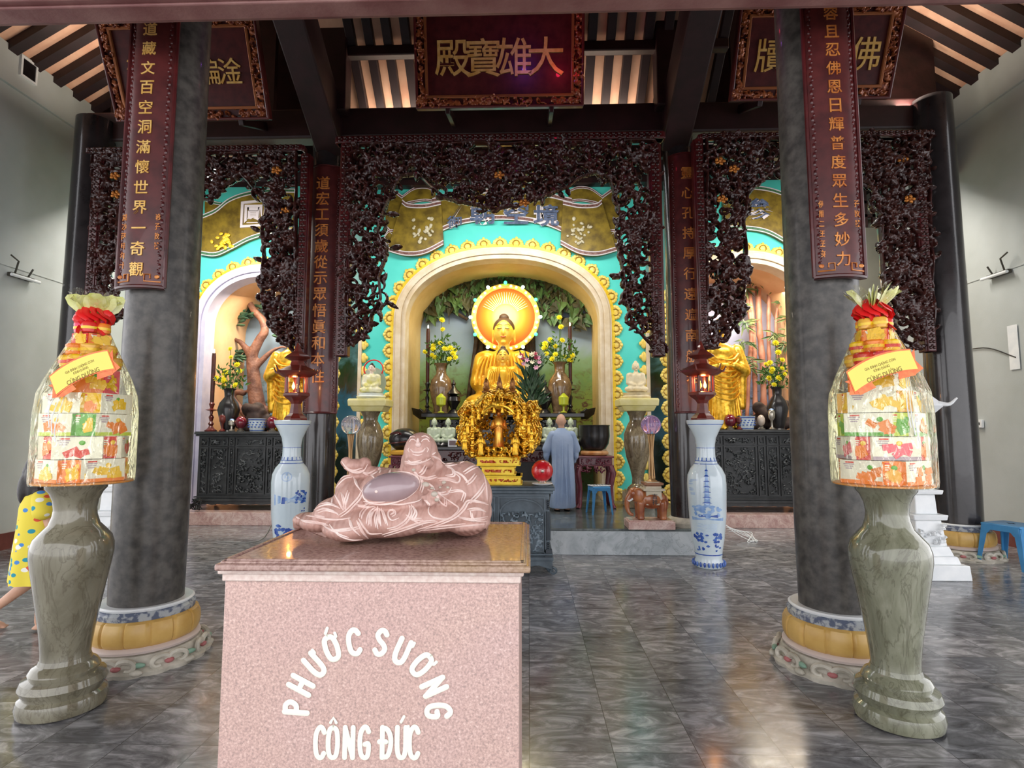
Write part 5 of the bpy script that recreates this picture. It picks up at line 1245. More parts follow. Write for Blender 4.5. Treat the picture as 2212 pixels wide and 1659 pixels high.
def leafmesh(b, c, s, a, tl, hang=True):
    pts = [(0, 0), (.3, .18), (.42, -.1), (.25, -.45), (0, -.95), (-.25, -.45), (-.42, -.1), (-.3, .18)]
    Tm = Matrix.Translation(c) @ Matrix.Rotation(a, 4, 'Y') @ Matrix.Rotation(tl, 4, 'X') @ Matrix.Rotation(rnd.uniform(-.6, .6), 4, 'Z')
    vs = [(x * s, (-.12 * s if abs(x) > .2 else 0), z * s) for x, z in pts] + [(0, -.05 * s, -.3 * s)]
    b.add(vs, [(8, i, (i + 1) % 8) for i in range(8)], Tm)
b = MB(); b2 = MB()
for i in range(2300):
    x = rnd.uniform(900, 1285); u = abs(x - 1092) / 190; y = rnd.uniform(550, 668 + rnd.uniform(-30, 10) * u)
    if rnd.random() < .3: y = rnd.uniform(550, 620)
    leafmesh(b if rnd.random() < .62 else b2, at(x, y, rnd.uniform(11.76, 11.92)) - to, rnd.uniform(.13, .24), rnd.uniform(-.9, .9), rnd.uniform(-.5, .2))
for cx_, cy_, nn, sp_ in ((935, 672, 9, 16), (1235, 655, 26, 26), (1205, 655, 12, 18), (960, 640, 20, 22), (1250, 690, 14, 16), (925, 620, 26, 22), (1190, 680, 5, 10), (1000, 650, 14, 14)):
    for i in range(nn): leafmesh(b if rnd.random() < .35 else b2, at(cx_ + rnd.gauss(0, sp_ * .6), cy_ + rnd.gauss(0, sp_ * .6), rnd.uniform(11.72, 11.9)) - to, rnd.uniform(.16, .3), rnd.uniform(-1, 1), rnd.uniform(-.4, .2))
b.build('dark_foliage', M('olive_brown_leaf', '30301c', .6, c2='524e30', sc=3), t, smooth=0); b2.build('green_foliage', M('green_leaf_relief', '3f6238', .5, c2='5f7c48', sc=3), t, smooth=0)
# ------------------------------------------------------------------ altar things
def candle(label, px, pyb, pyt, Y, zb, grp=None, holder=m_black, wax=None):
    x = X(px, Y); zt = Z(pyt, Y); H = zt - zb; hs = H * .36
    t = thing('candle_stick', label, 'candlestick', (x, Y, zb))
    b = MB(); b.lathe([(.1, 0), (.105, .02), (.06, .05), (.03, .1), (.05, .14), (.025, .18), (.045, hs * .5), (.02, hs * .58), (.03, hs * .7), (.11, hs * .74), (.025, hs * .8), (.05, hs * .95), (.035, hs)], 20); b.build('stand', holder, t)
    b = MB(); b.lathe([(.028, hs), (.034, hs + .02), (.036, H - .1), (.03, H - .03), (.008, H - .025)], 16, None, 5, .12); b.build('candle', wax or M('dark_brown_wax', '3a1c16', .4, c2='54281e', sc=12), t)
    b = MB(); b.lathe([(.004, H - .025), (.012, H), (.01, H + .025), (.001, H + .05)], 10); b.build('flame', m_flamew, t); return t
candle('dark carved candle with a lit tip on the altar, left of the golden statue', 922, 885, 706, 10.95, nz)
candle('dark carved candle with a lit tip on the altar, right of the golden statue', 1233, 885, 702, 10.95, nz)
def flower(b, c, r, rr):
    for k in range(3):
        for i in range(9 - 2 * k):
            a = 2 * PI * i / (9 - 2 * k) + k; tl = .3 + .45 * k
            Tm = Matrix.Translation(c) @ Matrix.Rotation(rr, 4, 'Z') @ Matrix.Rotation(R(62), 4, 'X') @ Matrix.Rotation(a, 4, 'Z') @ Matrix.Rotation(-tl, 4, 'Y')
            b.ell((r * .5, 0, 0), (r * .5, r * .2, r * .07), 8, 5, Tm)
    b.ell(c, r * .28, 8, 6)
def vase_flowers(label, lv, px, pyt, pyv, pyb, Y, zb, spread, n, seed, mat=None, hasvase=True, pz_=None):
    x = X(px, Y); zt = Z(pyt, Y); zv = Z(pyv, Y); rnd = random.Random(seed); H = zv - zb
    if hasvase:
        tv = thing('flower_vase', lv, 'vase', (x, Y, zb)); b = MB(); q = H
        b.lathe([(.09 * q / .6, 0), (.08 * q / .6, .03 * q), (.11 * q / .6, .25 * q), (.145 * q / .6, .5 * q), (.12 * q / .6, .66 * q), (.06 * q / .6, .8 * q), (.065 * q / .6, .95 * q), (.09 * q / .6, q)], 28); b.build('body', mat or m_brownv, tv)
    t = thing('flower_bouquet', label, 'flowers', (x, Y, zv)); hh = zt - zv
    b = MB()
    for i in range(n * 9):
        a = rnd.uniform(0, 2 * PI); rr = spread * rnd.random() ** .5; z = rnd.uniform(-.1, .75) * hh * (1 - .5 * rr / spread); c = Vector((rr * math.cos(a), rr * math.sin(a) * .5, max(z, -.08)))
        Tm = Matrix.Translation(c) @ Matrix.Rotation(rnd.uniform(-1.3, 1.3), 4, 'Y') @ Matrix.Rotation(rnd.uniform(-.8, .8), 4, 'X'); L = rnd.uniform(.06, .13)
        b.add([(0, 0, 0), (L * .2, -.01, L * .4), (0, .01, L), (-L * .2, -.01, L * .4)], [(0, 1, 2, 3)], Tm)
    b.build('leaves', m_leaf, t, smooth=0)
    pts = []
    for i in range(n):
        if i == 0: c = Vector((0, -.02, hh))
        elif i == 1: c = Vector((.03, -.04, hh * .78))
        else:
            u = rnd.random(); rr = spread * (.25 + .75 * u); a = rnd.uniform(PI, 2 * PI) if rnd.random() < .8 else rnd.uniform(0, PI)
            c = Vector((rr * math.cos(a), rr * math.sin(a) * .6, hh * rnd.uniform(.02, .72) * (1.15 - .6 * u)))
        pts.append(c); bb = MB(); flower(bb, (0, 0, 0), rnd.uniform(.05, .07) * (spread / .3) ** .4, rnd.uniform(-.5, .5)); o = bb.build('yellow_flower', m_yel, t); o.location = c
    b = MB()
    for c in pts: b.tube([(c.x * .15, c.y * .15, -H * .35 if hasvase else -.08), (c.x * .5, c.y * .5, c.z * .5), tuple(c)], .007, 5)
    b.build('stem', m_leaf, t); return t
vase_flowers('tall bouquet of yellow flowers on the altar, left of the golden statue', 'brown vase with yellow flowers left of the golden statue', 952, 692, 785, 872, 10.92, nz, .36, 17, 21)
vase_flowers('tall bouquet of yellow flowers on the altar, right of the golden statue', 'brown vase with yellow flowers right of the golden statue', 1210, 688, 783, 872, 10.92, nz, .36, 17, 22)
for k, (px, lb_) in enumerate(((978, 'left'), (1178, 'right'))):
    t = thing('incense_burner', 'small dark lidded burner on the altar, just %s of the golden shrine' % lb_, 'incense burner', (X(px, 10.8), 10.88, nz)); b = MB()
    b.lathe([(.12, 0), (.1, .03), (.05, .08), (.09, .16), (.14, .24), (.12, .32), (.06, .36)], 20); b.build('bowl', m_black, t)
    b = MB(); b.lathe([(.07, .36), (.16, .38), (.13, .42), (.06, .48), (.03, .55), (.045, .58), (.005, .66)], 20); b.build('lid', m_black, t)
# lily bouquet right beside
bp = at(1150, 850, 10.3)
# lower red-black table across the niche mouth
ly = 9.35; lz = Z(965, ly); lx0, lx1 = X(912, ly), X(1192, ly)
t = thing('offering_table', 'long dark red lacquered table across the foot of the niche', 'table', ((lx0 + lx1) / 2, ly + .4, PZ)); W_ = lx1 - lx0; H = lz - PZ
b = MB(); b.box(-W_ / 2, W_ / 2, -.4, .45, H - .06, H); b.build('tabletop', m_black, t, bevel=.012)
b = MB(); b.box(-W_ / 2 + .08, W_ / 2 - .08, -.32, .4, H - .26, H - .06); b.build('frieze', m_maroon, t, bevel=.008)
b = MB(); carve(b, rectp(-W_ / 2 + .1, W_ / 2 - .1, H - .25, H - .08), -.322, .014, 97, 90, .02, .05, .012, 0, .9, .5, 0, False); b.build('carved_frieze', m_maroon, t)
for sx_ in (-1, 1):
    for yy in (-.28, .36): b = MB(); b.tube([(sx_ * (W_ / 2 - .14), yy, H - .2), (sx_ * (W_ / 2 - .12), yy, H * .5), (sx_ * (W_ / 2 - .1), yy, .0)], [.07, .05, .06], 8); b.build('leg', m_maroon, t)
t = thing('lily_bouquet', 'green lily bouquet with pink and white blooms beside the golden shrine', 'flowers', (X(1148, 9.7), 9.6, lz)); rnd = random.Random(12)
b = MB(); zb_ = Z(870, 9.6) - lz; ztp = Z(768, 9.6) - lz
b.lathe([(.08, 0), (.07, .05), (.12, zb_ * .5), (.1, zb_ * .8), (.07, zb_)], 20); b.build('dark_vase', m_black, t)
b = MB()
for i in range(150):
    a = rnd.uniform(0, 2 * PI); rr = rnd.random() ** .6 * .22; L = rnd.uniform(.18, .34); z = rnd.uniform(zb_ - .1, ztp - .15)
    Tm = Matrix.Translation((rr * math.cos(a) * .6, rr * math.sin(a) * .5, z)) @ Matrix.Rotation(rr * math.cos(a) * 4 + rnd.uniform(-.4, .4), 4, 'Y') @ Matrix.Rotation(rnd.uniform(-.5, .5), 4, 'X')
    b.add([(0, 0, 0), (L * .1, -.01, L * .4), (0, .01, L), (-L * .1, -.01, L * .4)], [(0, 1, 2, 3)], Tm)
b.build('leaves', M('dark_lily_leaf', '1f3a22', .45, c2='3c5c38', sc=14), t, smooth=0)
m_lil = [M('pink_petal', 'd890b0', .5, c2='ecc4d4', sc=30), M('cream_petal', 'ece4c4', .5), M('dark_pink_petal', 'a02848', .5)]
for i in range(20):
    a = rnd.uniform(0, 2 * PI); c = Vector((.24 * math.cos(a) * rnd.uniform(.3, 1), .1 * math.sin(a) - .08, ztp - rnd.uniform(0, .28))); b = MB()
    for q in range(6):
        aa = 2 * PI * q / 6; b.ell((.035, 0, .02), (.04, .014, .007), 8, 5, Matrix.Rotation(aa, 4, 'Z') @ Matrix.Rotation(-.6, 4, 'Y'))
    o = b.build('lily_bloom', m_lil[(i * 7) % 3 if i % 4 else 1], t); o.location = c; o.rotation_euler = (R(rnd.uniform(20, 80)), rnd.uniform(-.6, .6), 0)
# pale jade figures standing in a row on the lower table
first = None
jl = [(938, 'pale jade seated figurine on the dark table, outermost left'), (968, 'pale jade seated figurine half hidden by the golden shrine, on the left'), (1187, 'pale jade seated figurine between the golden shrine and the monk'), (1233, 'pale jade seated figurine between the monk and the big black bowl')]
for px, lb_ in jl:
    if first is None: first = seated('jade_figurine', lb_, (X(px, ly + .25), ly + .25, lz + .05), .44 / .9, m_jade, None, 0, False, None, 'figurine', None, .72); first['group'] = 'jade figurines along the dark table'; first2 = None; b = MB(); b.lathe([(.17, -.05), (.18, -.03), (.16, .0), (.15, .012)], 28, None, 0, 0, 1, .7); b.build('round_base', m_black, first)
    else: copy_tree(first, None, lb_, (X(px, ly + .25), ly + .25, lz + .05))
for px, lb_, r_ in ((975, 'small white framed card leaning on the dark table', .06),):
    t = thing('small_card', lb_, 'card', (X(975, ly - .1), ly + .05, lz)); b = MB(); b.cb((0, 0, .06), (.15, .012, .12)); b.build('card', m_white, t); b = MB(); b.cb((0, -.008, .06), (.11, .004, .08)); b.build('dark_print', m_maroon, t)
# wooden fish (left) and bowl gong (right)
def gongtable(label, px0, px1, Y, pyt, mat):
    z1 = Z(pyt, Y); x0, x1 = X(px0, Y), X(px1, Y); t = thing('gong_table', label, 'table', ((x0 + x1) / 2, Y + .3, PZ)); W_ = x1 - x0; H = z1 - PZ; d = .28
    b = MB(); b.box(-W_ / 2, W_ / 2, -d - .02, d + .02, H - .03, H); b.box(-W_ / 2 + .03, W_ / 2 - .03, -d + .02, d - .02, H - .15, H - .03); b.box(-W_ / 2, W_ / 2, -d, d, H - .17, H - .15); b.build('tabletop', mat, t, bevel=.006)
    b = MB(); carve(b, rectp(-W_ / 2 + .06, W_ / 2 - .06, H - .14, H - .04), -d + .018, .01, 71, 24, .015, .03, .009, 0, .9, .4, 0, False); carve(b, rectp(-W_ / 2 + .03, W_ / 2 - .03, H - .26, H - .17), -d + .015, .01, 72, 26, .02, .035, .012, 0, 1, .4, .6); b.build('carved_apron', mat, t)
    for sx_ in (-1, 1):
        for sy_ in (-1, 1): b = MB(); b.tube([(sx_ * (W_ / 2 - .05), sy_ * (d - .04), H - .16), (sx_ * (W_ / 2 - .01), sy_ * (d - .02), H - .28), (sx_ * (W_ / 2 - .05), sy_ * (d - .05), H * .4), (sx_ * (W_ / 2 - .04), sy_ * (d - .04), .08), (sx_ * (W_ / 2 - .01), sy_ * (d - .01), 0)], [.045, .05, .035, .035, .045], 10); b.build('leg', mat, t)
    return t, z1
GY = 9.25
t, gz1 = gongtable('purple-red carved stand table under the big black bowl', 1247, 1326, GY, 985, m_purp)
gp = X(1284, GY + .25)
t = thing('cushion', 'orange round cushion under the big black bowl', 'cushion', (gp, GY + .3, gz1)); b = MB(); b.lathe([(.2, 0), (.235, .02), (.24, .05), (.215, .08), (.1, .085)], 32); b.build('pad', M('orange_cushion', 'b87838', .7, c2='d0a070', sc=8), t)
t = thing('bowl_gong', 'big black bowl gong on an orange cushion, right of the monk', 'gong', (gp, GY + .3, gz1 + .078)); b = MB(); b.lathe([(.1, 0), (.19, .03), (.245, .12), (.265, .25), (.26, .41), (.27, .43), (.26, .435), (.245, .42), (.24, .3), (.15, .08)], 48); b.build('bowl', m_black, t)
t, gz2 = gongtable('carved stand table under the black wooden fish, behind the reclining statue', 840, 905, GY, 985, m_purp)
gp2 = X(872, GY + .25)
t = thing('cushion', 'yellow cushion under the black wooden fish', 'cushion', (gp2, GY + .3, gz2)); b = MB(); b.lathe([(.2, 0), (.24, .02), (.24, .06), (.2, .09), (.1, .095)], 32); b.build('pad', M('yellow_cushion', 'c8962c', .7), t)
t = thing('wooden_fish', 'round black lacquered wooden fish drum on a yellow cushion', 'drum', (gp2, GY + .3, gz2 + .085)); b = MB(); b.ell((0, 0, .18), (.26, .22, .2), 32, 20); b.ell((.16, -.05, .08), (.12, .12, .08)); b.blob('drum_body', m_black, t, .012, 3)
b = MB(); b.tube([(.26 * math.cos(a), -.225 * math.sin(a) * .98, .14 + .03 * math.cos(a)) for a in [R(10 + 16 * i) for i in range(11)]], .012, 6)
for k in range(3): b.tube([(.1 * math.cos(a) - .1, -.2 + .0 * k, .26 + (.05 - .015 * k) * math.sin(a)) for a in [R(20 * i) for i in range(10)]], .006, 5)
b.build('carved_slit', m_maroon, t)
# blue stools
def stool(label, x, y, z, w_, h, rz, pages=False):
    t = thing('plastic_stool', label, 'stool', (x, y, z), rz); b = MB(); b.box(-w_ / 2, w_ / 2, -w_ / 2, w_ / 2, h - .03, h); st_ = b.build('seat', m_bluepl, t, bevel=.018, seg=3)
    b = MB()
    for sx_ in (-1, 1):
        P = [(-w_ / 2 + .02, h - .02), (w_ / 2 - .02, h - .02), (w_ / 2 - .01, h * .74), (w_ * .32, h * .76), (w_ * .25, h * .84), (-w_ * .25, h * .84), (-w_ * .32, h * .76), (-w_ / 2 + .01, h * .74)]
        b.prism(P, sx_ * w_ / 2 * .98 - .006, sx_ * w_ / 2 * .98 + .006); b.prism(P, sx_ * w_ / 2 * .98 - .006, sx_ * w_ / 2 * .98 + .006, Matrix.Rotation(PI / 2, 4, 'Z'))
    b.build('apron', m_bluepl, t, smooth=0, bevel=.004)
    for sx_ in (-1, 1):
        for sy_ in (-1, 1):
            b = MB(); s_ = w_ * .5; A = [(sx_ * s_ * q, sy_ * s_ * q) for q in (.96, 1.2)]; hh = [h - .03, 0]; wd = [w_ * .17, w_ * .085]; vs = []
            for (ax, ay), z_, d in zip(A, hh, wd): vs += [(ax, ay, z_), (ax - sx_ * d, ay, z_), (ax - sx_ * d, ay - sy_ * .012, z_), (ax - sx_ * .012, ay - sy_ * .012, z_), (ax - sx_ * .012, ay - sy_ * d, z_), (ax, ay - sy_ * d, z_)]
            b.add(vs, [(i, (i + 1) % 6, (i + 1) % 6 + 6, i + 6) for i in range(6)] + [(0, 1, 2, 3), (3, 4, 5, 0), (6, 9, 8, 7), (9, 6, 11, 10)]); b.build('leg', m_bluepl, t, smooth=0)
    b = MB(); b.cb((0, 0, h + .001), (w_ * .2, .02, .003)); b.cb((0, 0, h + .001), (.02, w_ * .2, .003)); b.build('slot_mark', M('dark_slot', '1e3f5c', .5), st_)
    return t
p = fl(1287, 1100, PZ); stool('small blue plastic stool on the platform, carrying an open songbook', p.x, 8.75, PZ, .28, .42, .2)
t = thing('open_book', 'open booklet lying on the small blue stool by the gong table', 'book', (p.x, 8.75, PZ + .42), .35); b = MB(); b.box(-.15, -.005, -.1, .1, .004, .016); b.box(.005, .15, -.1, .1, .004, .016); b.build('pages', m_white, t, bevel=.003); b = MB()
for k in range(6): b.cb((-.12 + .048 * k, -.02, .018), (.02, .14, .003))
b.build('dark_print', m_black, t)
b = MB(); b.box(-.155, .155, -.105, .105, 0.002, .005); b.build('cover', m_maroon, t)
p = fl(2165, 1228, 0); stool('blue plastic stool on the floor by the right wall', p.x + .24, p.y + .12, 0, .42, .5, .35)
# marble pedestals flanking the arch
m_ped2 = marble('brown_veined_marble', [(.3, '5e5140'), (.5, '83755c'), (.75, 'a3967c')], 3, '3a2e22', .12, 2, (1.5, 1.5, .8), (.4, .3, 0), .4)
m_yslab = M('pale_yellow_stone', 'd8cc7c', .35, c2='e6dca0', sc=4)
def mped(label, px, ls, Y=9.55):
    x = X(px, Y); zt = Z(889, Y); H = zt - PZ; t = thing('marble_pedestal', label, 'pedestal', (x, Y, PZ)); q = H
    b = MB(); b.lathe([(.2, .16 * q), (.17, .2 * q), (.1, .24 * q), (.095, .3 * q), (.13, .4 * q), (.19, .52 * q), (.225, .66 * q), (.22, .76 * q), (.16, .86 * q), (.12, .9 * q), (.13, .95 * q), (.17, q)], 40); b.build('baluster', m_ped2, t)
    b = MB(); b.cb((0, 0, .08 * q), (.46, .46, .16 * q)); b.cb((0, 0, .165 * q), (.4, .4, .02 * q)); b.build('base_block', m_ped2, t, bevel=.01)
    h2 = Z(862, Y) - zt; t2 = thing('stone_slab', ls, 'slab', (x, Y, zt)); b = MB(); b.frustum(0, .5, .42, h2 * .4, .58, .48); b.frustum(h2 * .4, .64, .52, h2 * .9, .66, .54); b.frustum(h2 * .9, .66, .54, h2, .62, .5); b.build('slab', m_yslab, t2, bevel=.012)
    return x, Y, zt + h2
x, y, z = mped('veined marble baluster pedestal right of the big arch, behind the elephant', 1376, 'yellow stone slab under the pale seated statuette, right of the arch')
seated('seated_statuette', 'pale cream seated statuette with pointed crown on the right marble pedestal', (x, y, z + .1), .62, M('cream_stone', 'd4c49c', .45, c2='e4d8b8', sc=8), None, 0, False, None, 'statuette', None, .8)
t = thing('lotus_plinth', 'cream lotus base under the crowned statuette', 'base', (x, y, z)); b = MB(); b.lathe([(.22, 0), (.24, .03), (.2, .06), (.23, .1)], 32, None, 14, .08); b.build('lotus', bpy.data.materials['cream_stone'], t)
x, y, z = mped('veined marble baluster pedestal left of the big arch', 800, 'yellow stone slab under the painted statuette, left of the arch')
m_pale = M('white_glaze', 'dfe4dc', .25)
o = seated('painted_statuette', 'white and yellow painted seated statuette with red-rimmed halo on the left marble pedestal', (x, y, z + .1), .6, m_pale, m_black, 0, False, M('pale_face', 'ecd8c8', .4), 'statuette', M('robe_yellow_green', 'c8c060', .35, c2='e4e0c8', sc=7), .8)
b = MB(); T_ = Matrix.Rotation(PI / 2, 4, 'X')
b.lathe([(.26, -.14), (.26, -.12)], 40, T_ @ Matrix.Diagonal((.85, 1.05, 1, 1)) ); b.v = [(x_, y_, z_ + .2) for x_, y_, z_ in b.v]; b.build('oval_backing', M('grey_green_backing', 'a8b4a0', .4), o)
b = MB(); P = [(.17 * math.cos(a), .115, .44 + .16 * math.sin(a)) for a in [R(-30 + 10 * i) for i in range(25)]]; b.tube(P, .012, 6); b.build('red_halo_rim', m_red, o)
b = MB(); b.lathe([(.2, -.1), (.25, -.06), (.2, -.03), (.22, .0)], 32, None, 14, .08); b.build('lotus_seat', m_pale, o)
# elephants with crystal balls
def elephant(label, px, Y, mirror=1):
    x = X(px, Y); z0 = PZ; t = thing('elephant_statue', label, 'statue', (x, Y, z0)); m = M('copper_brown_glaze', '8a4426', .2, c2='c07a4c', sc=5, coat=.5); s = mirror
    b = MB(); b.cb((0, 0, .05), (.6, .36, .1)); b.cb((0, 0, .105), (.56, .32, .02)); b.build('plinth', m_pink, t, bevel=.008)
    b = MB(); b.ell((.03 * s, 0, .37), (.2, .12, .13), 28, 18); b.ell((-.15 * s, 0, .42), (.1, .1, .1)); b.ell((-.2 * s, -.02, .45), (.075, .08, .075))
    for lx in (-.12, .17):
        for ly_ in (-.07, .07): b.cap((lx * s, ly_, .32), (lx * s, ly_, .15), .058, .045); b.ell((lx * s, ly_, .13), (.052, .052, .025))
    b.tube(cr([(-.24 * s, -.03, .44), (-.285 * s, -.04, .36), (-.29 * s, -.04, .26), (-.26 * s, -.05, .19), (-.21 * s, -.06, .17)], 6), [.045 - .0011 * i for i in range(25)], 12)
    b.tube(cr([(.22 * s, 0, .42), (.25 * s, 0, .34), (.24 * s, 0, .24)], 5), .012, 8); b.blob('body', m, t, .009, 3)
    for q in (-1, 1): b = MB(); b.ell((-.16 * s, q * .105, .43), (.075, .018, .09), 20, 12, None, (0, 0, q * .5 * s)); b.build('ear', m, t)
    for q in (-1, 1): b = MB(); b.tube([(-.22 * s, q * .045 - .02, .38), (-.27 * s, q * .055 - .02, .35), (-.3 * s, q * .05 - .02, .37)], [.014, .011, .003], 8); b.build('tusk', m_white, t)
    mc = M('cream_saddle', 'c8bca4', .35, c2='d8d0bc', sc=7)
    b = MB(); b.lathe([(.135, .0), (.137, .24), (.12, .27), (.11, .3)], 4, Matrix.Translation((.05 * s, 0, .3)) @ Matrix.Rotation(PI / 4, 4, 'Z') @ Matrix.Diagonal((1.05, 1.05, 1, 1)) ); b.cb((.05 * s, 0, .5), (.28, .28, .03)); b.build('saddle_cloth', mc, t, smooth=0, bevel=.008)
    b = MB(); put_glyph(b, '吉', .05 * s, -.148, .42, .07, 0, .01, 1, .05, True, True); put_glyph(b, '祥', .05 * s, -.148, .345, .07, 0, .01, 1, .05, True, True); b.build('lettering', m_black, t, smooth=0)
    b = MB(); b.cb((.05 * s, 0, .575), (.25, .25, .03)); b.cb((.05 * s, 0, .545), (.2, .2, .03)); b.build('saddle_top', M('reddish_saddle_top', '9a6a4c', .3), t, bevel=.006)
    zb_ = z0 + .59; xb = x + .05 * s; zc = Z(918, Y); rb = 21 * Y / 1200
    t2 = thing('crystal_ball', ('purple-tinted' if s > 0 else 'clear') + ' crystal ball on a slender stand upon the ' + ('elephant right of the monk' if s > 0 else 'elephant behind the reclining statue'), 'crystal ball', (xb, Y, zb_)); hb = zc - zb_
    b = MB(); b.lathe([(.07, 0), (.075, .015), (.04, .04), (.025, .08)], 24)
    for a in range(4): b.tube(cr([(.035 * math.cos(a * PI / 2), .035 * math.sin(a * PI / 2), .05), (.016 * math.cos(a * PI / 2), .016 * math.sin(a * PI / 2), hb * .5), (.04 * math.cos(a * PI / 2), .04 * math.sin(a * PI / 2), hb - rb * .9)], 6), .011, 8)
    b.lathe([(.05, hb - rb * .98), (.06, hb - rb * .9), (.05, hb - rb * .86)], 20); b.build('stand', M('bronze_stand', 'b08a5c', .3, .4), t2)
    g = NT('crystal_' + ('violet' if s > 0 else 'clear')); g.b.inputs['Transmission Weight'].default_value = .75; g.b.inputs['IOR'].default_value = 1.45; g.fin(lin('d8b8ee' if s > 0 else 'dfe2ee'), .03)
    b = MB(); b.ell((0, 0, hb), rb, 40, 24); b.build('ball', g.m, t2)
    return t
elephant('copper-brown elephant statue with cream saddle on a pink plinth, beside the pagoda-painted vase', 1398, 7.5, 1)
elephant('copper-brown elephant statue behind the reclining statue, mostly hidden', 766, 7.55, -1)
# ------------------------------------------------------------------ scroll banners in relief over the arches
m_olive = M('olive_gold_ground', '5c4a10', .45, .1, c2='8a7420', sc=6)
m_grn = M('green_white_band', '2f5c3c', .45, c2='4d7a58', sc=30)
m_wl = M('white_outline', 'd8d0d4', .45)
m_brn = M('brown_red_band', '5c3030', .45, c2='8a6a60', sc=25)
m_nv = M('navy_fill', '3a4660', .45, c2='5c6a88', sc=20)
def ribbon(b, b2, b3, top, bot, y, wd=.028, nb=1, rel=.05):
    b.strip(top, bot, y - rel, y + .01)
    for L, s in ((top, -1), (bot, 1)):
        for k in range(nb):
            a = offs(L, 0) if k == 0 else None
        A = L; B = [(p[0], p[1] + s * wd * 2.6) for p in L]; b2.strip(A, B, y - rel - .012, y - rel + .005)
        for off_ in (0, wd * 2.6): b3.tube([(p[0], y - rel - .014, p[1] + s * off_) for p in L], wd * .42, 6)
def pw(L, Y): return [(at(x, y, Y).x, at(x, y, Y).z) for x, y in L]
def crx(L, k=8): return [(v.x, v.y) for v in cr([Vector((a, c, 0)) for a, c in L], k)]
bY_ = WY - .02
t = thing('scroll_banner_relief', 'long arched olive-gold scroll in relief above the big arch, with painted characters', 'relief', (cxA, WY, 4.9)); TT = Matrix.Translation(-Vector(t.location))
b, b2, b3 = MB(), MB(), MB()
top = crx(pw([(935, 432), (1000, 418), (1085, 410), (1170, 418), (1235, 432)], bY_)); bot = crx(pw([(945, 505), (1000, 485), (1085, 476), (1170, 486), (1228, 508)], bY_)); ribbon(b, b2, b3, top, bot, bY_)
for s, ce in ((-1, 1085), (1, 1085)):
    def q(L): return crx(pw([(ce + s * (x - 1085), y) for x, y in L], bY_), 5)
    # rolled end: barrel with flower panel, and a folded tail behind
    ribbon(b, b2, b3, q([(1215, 440), (1250, 447), (1285, 446), (1298, 438)]), q([(1210, 532), (1250, 552), (1290, 556), (1330, 546)]), bY_ - .05, .026, 1, .07)
    ribbon(b, b2, b3, q([(1230, 412), (1250, 405), (1275, 408), (1300, 425)]), q([(1225, 440), (1250, 436), (1280, 440), (1300, 446)]), bY_ + .0, .014, 1, .03)
    ribbon(b, b2, b3, q([(1300, 425), (1318, 412), (1330, 405), (1338, 412)]), q([(1300, 520), (1315, 512), (1330, 500), (1336, 490)]), bY_ + .0, .02, 1, .03)
    ribbon(b, b2, b3, q([(1290, 512), (1310, 500), (1328, 500), (1338, 512)]), q([(1292, 545), (1310, 535), (1328, 532), (1338, 540)]), bY_ - .01, .014, 1, .04)
for x in (b, b2, b3): x.v = [tuple(TT @ Vector(p)) for p in x.v]
b.build('scroll', m_olive, t, smooth=30); b2.build('edge_band', m_brn, t, smooth=30); b3.build('white_line', m_wl, t)
b = MB(); bo = MB()
for ch, px, py in zip('御朝空境', (982, 1042, 1115, 1180), (470, 462, 461, 466)):
    p = at(px, py, bY_ - .07); put_glyph(bo, ch, p.x, p.y, p.z, .44, 0, .075, 1.15, .02, True, True, TT); put_glyph(b, ch, p.x, p.y - .02, p.z, .43, 0, .02, 1.15, .02, True, True, TT)
bo.build('character_outline', m_wl, t, smooth=0); b.build('character', m_nv, t, smooth=0)
b = MB(); rnd = random.Random(3)
for s in (-1, 1):
    for k in range(26):
        px = 1085 + s * (165 + rnd.gauss(0, 13)); py = 500 + rnd.gauss(0, 13); p = at(px, py, bY_ - .135); b.ell(TT @ p, (rnd.uniform(.02, .045), .015, rnd.uniform(.02, .04)), 8, 5, None, (0, rnd.uniform(0, 3), 0))
b.build('flower_motif', M('pale_flower_motif', 'a8a080', .45, c2='c8c0a8', sc=20), t)
